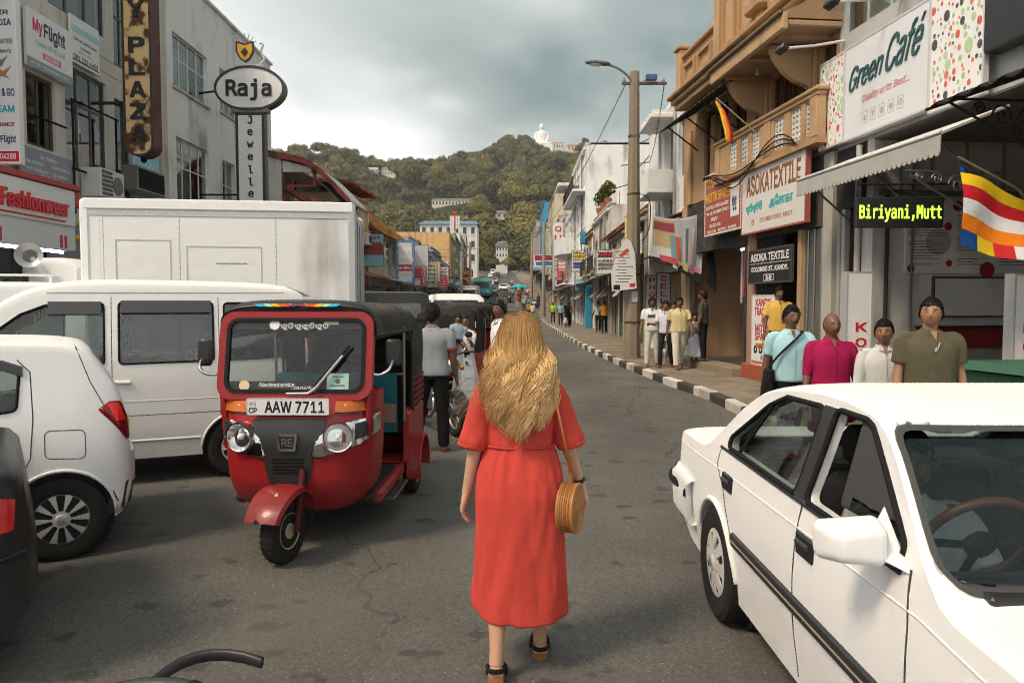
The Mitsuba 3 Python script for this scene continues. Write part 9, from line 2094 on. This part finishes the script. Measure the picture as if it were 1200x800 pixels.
far = [(708, 38.5, 1.70, (.52, .27, .03), (.012, .012, .012), 0, 'man in a mustard shirt and black trousers walking away on the far pavement'), (701, 40.5, 1.68, (.45, .55, .60), (.02, .02, .025), 0, 'man in a pale blue shirt in front of the man in mustard'),
 (665, 48, 1.70, (.010, .010, .011), (.012, .012, .013), 175, 'person all in black with a white carrier bag on the far pavement'), (657, 52, 1.64, (.20, .45, .55), (.02, .03, .06), 180, 'person in a light blue top next to the one in black'), (648, 58, 1.62, (.30, .62, .03), (.02, .025, .05), 175, 'person in a lime green top by the far kerb'),
 (667, 50, 1.66, (.35, .12, .03), (.03, .02, .02), 0, 'person in a brown top walking behind the one in black'), (626, 78, 1.7, (.62, .62, .6), (.03, .05, .12), 180, 'person in white at the far end of the pavement'), (621, 84, 1.65, (.12, .28, .42), (.05, .05, .06), 0, 'person in a dusty blue top far up the street'),
 (631, 90, 1.68, (.05, .06, .14), (.03, .03, .03), 180, 'person in navy far up the street near the pole'), (615, 95, 1.6, (.60, .5, .5), (.3, .3, .32), 0, 'person in pale pink far up the street'), (609, 104, 1.7, (.3, .03, .05), (.02, .02, .02), 180, 'person in dark red under the turquoise parasol'),
 (618, 112, 1.66, (.6, .6, .62), (.02, .02, .03), 0, 'distant person in a white shirt beyond the parasol'), (612, 126, 1.7, (.02, .02, .03), (.02, .02, .02), 180, 'distant person in black beyond the parasol'), (605, 135, 1.65, (.5, .3, .1), (.04, .04, .05), 0, 'distant person in ochre at the edge of the road'), (600, 150, 1.7, (.55, .55, .5), (.05, .06, .1), 180, 'most distant person in cream at the edge of the road'),
 (620, 70, 1.66, (.5, .22, .02), (.03, .03, .04), 180, 'person in orange on the far right pavement, this side of the parasol'), (624, 66, 1.62, (.62, .6, .5), (.3, .28, .25), 0, 'person all in cream on the far right pavement'), (629, 73, 1.7, (.03, .03, .035), (.35, .33, .3), 175, 'person in a black top and pale trousers on the far right pavement'), (614, 86, 1.68, (.4, .42, .45), (.02, .02, .02), 0, 'person in grey walking away below the parasol'), (606, 92, 1.65, (.5, .06, .12), (.5, .48, .45), 180, 'person in crimson and white below the parasol'),
 (601, 110, 1.7, (.2, .35, .5), (.03, .03, .03), 0, 'distant person in pale denim blue at the kerb'), (608, 118, 1.66, (.62, .58, .2), (.03, .03, .03), 180, 'distant person in lemon yellow beyond the parasol'), (597, 128, 1.68, (.6, .6, .6), (.5, .5, .5), 0, 'distant person all in white in the road'), (553, 70, 1.7, (.3, .04, .03), (.02, .02, .02), 180, 'person in a red shirt by the queueing cars'), (538, 54, 1.66, (.55, .5, .3), (.03, .03, .05), 0, 'person in a sand-coloured shirt by the parked vans'),
 (542, 60, 1.7, (.4, .4, .42), (.02, .02, .03), 180, 'person in grey by the parked vans on the left'), (575, 88, 1.68, (.05, .12, .3), (.02, .02, .02), 180, 'person in blue crossing the far road')]
FIRST = {}
for x, d, H_, tc, bc, yaw, lb in far:
 z = float(road_z(d)) + (.13 if px(d, x) > kx_(d) else 0.0)
 person(lb, at(px(d, x), d, z, yaw), H_, 1.0, 'dark', WALK if d < 60 else STAND, dict(c=tc, sleeve=.75, collar=False, skin_v=False), dict(c=bc), 'short', SHOE_K, face=False)
cb = solo('carrier_bag', 'white plastic carrier bag held by the person in black', 'bag', blob([(0, 0, 0), (.1, .05, .02), (-.1, -.03, .02), (.0, .0, .28)], .06), 'cloth', (.62, .62, .62), True, at(px(48, 662.5), 47.8, .45))
# ================================================================ the wooded hill
def canopy_mesh(seed, R, n, size, lumps=9):
 """A crown: leaf clumps spread through several lobes, with gaps between."""
 q = np.random.default_rng(seed); V, Fc, C = [], [], []; at_ = 0
 cen = q.normal(0, 1, (lumps, 3)); cen /= np.linalg.norm(cen, axis=1, keepdims=True); cen *= q.uniform(.35, .8, (lumps, 1)) * np.array(R); cen[:, 2] = np.abs(cen[:, 2]) * .9 - .15 * R[2]
 cen[0] = 0; rad = q.uniform(.30, .52, lumps) * np.mean(R)
 tone = q.uniform(-.25, .25, lumps)
 for i in range(lumps):
  m = int(n / lumps); d = q.normal(0, 1, (m, 3)); d /= np.linalg.norm(d, axis=1, keepdims=True); d[:, 2] = np.where(d[:, 2] < -.35, -d[:, 2] * .6, d[:, 2])
  p = cen[i] + d * rad[i] * q.uniform(.72, 1.05, (m, 1)) * [1, 1, .8]
  a = np.cross(d, q.normal(0, 1, (m, 3))); a /= np.linalg.norm(a, axis=1, keepdims=True); nrm = d * .7 + q.normal(0, .35, (m, 3)); b = np.cross(a, nrm); b /= np.linalg.norm(b, axis=1, keepdims=True)
  s = size * q.uniform(.5, 1.3, (m, 1))
  v = np.stack([p - a * s, p - b * s * .6, p + a * s, p + b * s * .6], 1).reshape(-1, 3); k = at_ + np.arange(m) * 4
  V.append(v); Fc += [np.stack([k, k + 1, k + 2], 1), np.stack([k, k + 2, k + 3], 1)]; at_ += len(v)
  C.append(np.repeat(.5 + tone[i] + q.normal(0, .16, (m, 1)), 4, 0))
 return np.vstack(V), np.vstack(Fc), np.clip(np.vstack(C), 0, 1)
KIND = [('broad dark tree', (0.049, 0.058, 0.023), (0.125, 0.126, 0.050), (1, 1, .72)), ('olive tree', (0.065, 0.067, 0.026), (0.171, 0.154, 0.062), (1, 1, .85)), ('yellow-green tree', (0.095, 0.091, 0.031), (0.257, 0.219, 0.078), (1, 1, .8)), ('tall dark tree', (0.042, 0.051, 0.023), (0.099, 0.105, 0.046), (.8, .8, 1.15)), ('grey-green tree', (0.065, 0.070, 0.037), (0.152, 0.150, 0.081), (1, 1, .7))]
PROTO = []
for i, (nm, c0, c1, R) in enumerate(KIND):
 for s_ in range(2):
  v, f, t = canopy_mesh(60 + i * 2 + s_, R, 2800, .074, 14)
  d = coloured((v + [0, 0, .85], f), 'leaf', np.asarray(c0) * (1 - t) + np.asarray(c1) * t)
  tr = cat([tube([(0, 0, -.6), (.03, 0, .3), (0, .02, .8)], np.array([.085, .06, .03]), 6)] + [tube([(0, 0, .25), (.3 * math.cos(a), .3 * math.sin(a), .6), (.5 * math.cos(a), .5 * math.sin(a), .9)], np.array([.035, .025, .012]), 5) for a in (0.4, 2.4, 4.6)])
  td = coloured(tr, 'plain', (.055, .042, .03))
  PROTO.append((nm, d, td, i))
hs = [('long white institute with rows of windows half way up the hill', -64, -30, 604, 614, 74, 83.5, (.55, .52, .43), 2, 13, (.13, .14, .15)), ('white house among trees high on the left of the hill', -146, -135, 762, 770, 128, 136, (.66, .65, .62), 2, 4, (.5, .5, .48)), ('white villa with a pale roof next to the higher left house', -134, -120, 780, 790, 133, 140, (.66, .65, .62), 2, 5, (.55, .53, .5)),
 ('small white house low on the left slope behind the shed', -150, -137, 680, 690, 102, 109, (.62, .62, .6), 2, 3, (.4, .4, .4)), ('red-roofed hall beside the white statue', 50, 62, 916, 926, 186, 194, (.6, .58, .52), 1, 4, (.42, .12, .06)), ('low red-roofed house right of the statue hall', 66, 78, 905, 915, 183, 189, (.58, .56, .5), 1, 3, (.42, .13, .07)), ('orange-roofed cottage on the mid slope', -60, -52, 742, 750, 117, 123, (.5, .4, .3), 1, 2, (.45, .16, .07)), ('pale house at the foot of the hill above the far shops', -14, -3, 500, 508, 54, 61, (.55, .52, .44), 2, 3, (.2, .18, .16))]
q = np.random.default_rng(77)
cand = []
for k in range(6000):
 y = q.uniform(300, 985); x = q.uniform(-.40, .32) * y
 cand.append((x, y))
spots = []
for x, y in cand:
 R = q.uniform(8.5, 16) if y < 850 else q.uniform(6.5, 11)
 if all((x - a) ** 2 + (y - b_) ** 2 > ((R + r_) * .60) ** 2 for a, b_, r_ in spots):
  if abs(x - 36) < 17 and y > 830 and y < 975: continue
  e_ = (float(hill_z(x, y)) + 1.55 * R) / y
  if any(y < h_[4] + 6 and (y > h_[3] - 150) and (h_[1] - R * .35) / h_[3] < x / y < (h_[2] + R * .35) / h_[3] and (e_ > (h_[5] + 2.5) / h_[3] or y > h_[3] - .7 * R) for h_ in hs): continue
  spots.append((x, y, R))
spots.sort(key=lambda s_: s_[1])
WHERE = lambda x, y: ('on the crest of the hill' if y > 840 else 'just below the crest' if y > 740 else 'high on the hill' if y > 650 else 'on the upper middle slope' if y > 560 else 'half way up the hill' if y > 470 else 'low on the hill' if y > 390 else 'at the foot of the hill') + (' far to the left' if x < -.22 * y else ' to the left' if x < -.13 * y else ' left of the street' if x < -.05 * y else ' below the statue' if x < .06 * y else ' right of the statue' if x < .11 * y else ' to the right')
cnt, rest = 0, []
for i, (x, y, R) in enumerate(spots):
 top_ = y > 840
 kind = int(q.choice([0, 1, 3, 4] if top_ else [0, 1, 2, 1, 4, 0]))
 nm, d, td, ki = PROTO[kind * 2 + i % 2]
 z = float(hill_z(x, y)); S = R * (1.0 if not top_ else .92); sz = S * q.uniform(.85, 1.2) * (1.25 if top_ and kind == 3 else 1)
 M = M_t(x, y, z - .15 * R) @ M_r('z', q.uniform(0, 360)) @ M_s(S, S, sz)
 vis = z + 2 * R > 1.7 + .013 * y and -.30 * y < x < .16 * y
 if cnt < 300 and vis:
  lb = ('large ' if R > 11.5 else 'small ' if R < 9 else '') + nm + ' ' + WHERE(x, y); kx = thing('tree', lb, 'tree', M, 'wooded hill: ' + lb); cnt += 1
  tw = T(M.tolist())
  scene[kx + '__crown'] = {**d, 'to_world': tw}; scene[kx + '__trunk'] = {**td, 'to_world': tw}
 else:
  rest.append((d, M))
vs, fs, cs, n = [], [], [], 0
for d, M in rest:
 v, f, _, c, _ = meshkit.WRITTEN[d['filename']]
 k = np.arange(len(f) // 2)[::3]; f2 = np.vstack([f[:len(f)][j::1][:0] for j in ()] + [f])
 v2 = v @ M[:3, :3].T + M[:3, 3]; vs.append(v2); fs.append(f + n); cs.append(c); n += len(v2)
if vs:
 key = numbered('forest'); d = coloured((np.vstack(vs), np.vstack(fs)), 'leaf', np.vstack(cs)); scene[key] = d; labels[key] = {'label': 'far wooded slopes of the hill to either side of the street', 'category': 'forest', 'kind': 'stuff'}
ug = np.random.default_rng(5); n_ = 60000; yy = ug.uniform(300, 985, n_); xx = ug.uniform(-.40, .32, n_) * yy; zz = hill_z(xx, yy) + ug.uniform(.2, 3.2, n_)
keep = ~((np.abs(xx - 36) < 20) & (yy > 880))
for h_ in hs: keep &= ~((yy < h_[4] + 4) & (yy > h_[3] - 60) & (xx / yy > (h_[1] - 2) / h_[3]) & (xx / yy < (h_[2] + 2) / h_[3]))
xx, yy, zz = xx[keep], yy[keep], zz[keep]; n_ = len(xx)
pt = np.stack([xx, yy, zz], 1); a_ = ug.normal(0, 1, (n_, 3)); a_ /= np.linalg.norm(a_, axis=1, keepdims=True); b_ = np.cross(a_, ug.normal(0, 1, (n_, 3))); b_ /= np.linalg.norm(b_, axis=1, keepdims=True); s_ = ug.uniform(.9, 2.4, (n_, 1))
V_ = np.stack([pt - a_ * s_, pt - b_ * s_ * .6, pt + a_ * s_, pt + b_ * s_ * .6], 1).reshape(-1, 3); i_ = np.arange(n_) * 4; t_ = np.repeat(ug.random((n_, 1)), 4, 0)
key = numbered('undergrowth'); scene[key] = coloured((V_, np.vstack([np.stack([i_, i_ + 1, i_ + 2], 1), np.stack([i_, i_ + 2, i_ + 3], 1)])), 'leaf', np.array([.045, .05, .02]) * (1 - t_) + np.array([.15, .14, .06]) * t_)
labels[key] = {'label': 'tangled undergrowth between the trees of the hill', 'category': 'undergrowth', 'kind': 'stuff'}
print('trees', cnt, 'rest', len(rest))
zs = float(hill_z(36, 925)) + 4
st = thing('statue', 'huge white seated figure on a plinth on the crest of the hill', 'statue', M_t(36, 925, zs) @ M_s(1.0))
WS = (.80, .80, .79)
part(st, 'plinth', cbox(-13, 13, -9, 9, -8, 2.2, .4), 'plain', WS, 30)
body = [ball((0, -1, 5.0), (11.0, 7.0, 3.4), 12, 20)] + [tube([(0, 0, 3), (0, 0, 9), (0, 0, 15), (0, 0, 19.5), (0, 0, 21)], np.array([(6.6, 5.2), (5.4, 4.2), (6.4, 4.4), (6.0, 3.8), (2.4, 2.4)]), 20, ref=[1, 0, 0]), tube([(0, 0, 20), (0, 0, 23)], 2.0, 12), ball((0, -.2, 25.2), (2.7, 2.9, 3.5), 14, 18), ball((0, .2, 28.4), (1.3, 1.3, 1.2), 8, 12), tube([(0, 0, 28.5), (0, 0, 30.4)], np.array([.8, .15]), 8)]
for sd in (1, -1):
 body += [tube(bez([(sd * 5.6, 0, 19), (sd * 7.9, -.5, 13.5), (sd * 6.6, -3, 9.2), (sd * 1.2, -5.6, 8.0)], 12), np.array([2.1, 2.0, 1.9, 1.8, 1.7, 1.7, 1.6, 1.6, 1.5, 1.4, 1.4, 1.3]), 10), tube(bez([(sd * 4, 0, 4.6), (sd * 10.2, -2.5, 4.4), (sd * 4, -6.6, 4.0), (-sd * 3, -6.2, 4.6)], 14), 2.3, 10), ball((sd * 2.75, .1, 25.0), (.5, .9, 1.6), 6, 8)]
part(st, 'figure', wrinkle(union(body), .02, .3, 1, 1.1), 'plain', WS, 50)
for lb, x0, x1, y0, y1, z0, z1, col, fl, cl, rc in hs:
 far_block(lb, x0, x1, y0, y1, z0, z1, col, fl, cl, rc, 2.2)
for n_, (x, y, R, k_) in enumerate(((-13, 262, 5, 1), (-9.5, 285, 5.5, 2), (2.5, 278, 5, 4), (6.5, 250, 4.5, 2), (-2.5, 322, 7, 2), (-11, 318, 7, 1), (5.5, 312, 6.5, 0), (9, 285, 5.5, 1), (-7, 300, 4.5, 4), (-6.2, 248, 3.2, 1), (-1.2, 246, 3.0, 2))):
 nm, d, td, ki = PROTO[k_ * 2 + n_ % 2]; tw = T((M_t(x, y, float(road_z(y)) + .3 * R) @ M_r('z', 50 * n_) @ M_s(R)).tolist())
 kx = thing('tree', nm + ' at the top end of the street', 'tree', group='trees at the top end of the street: ' + nm)
 scene[kx + '__crown'] = {**d, 'to_world': tw}; scene[kx + '__trunk'] = {**td, 'to_world': tw}
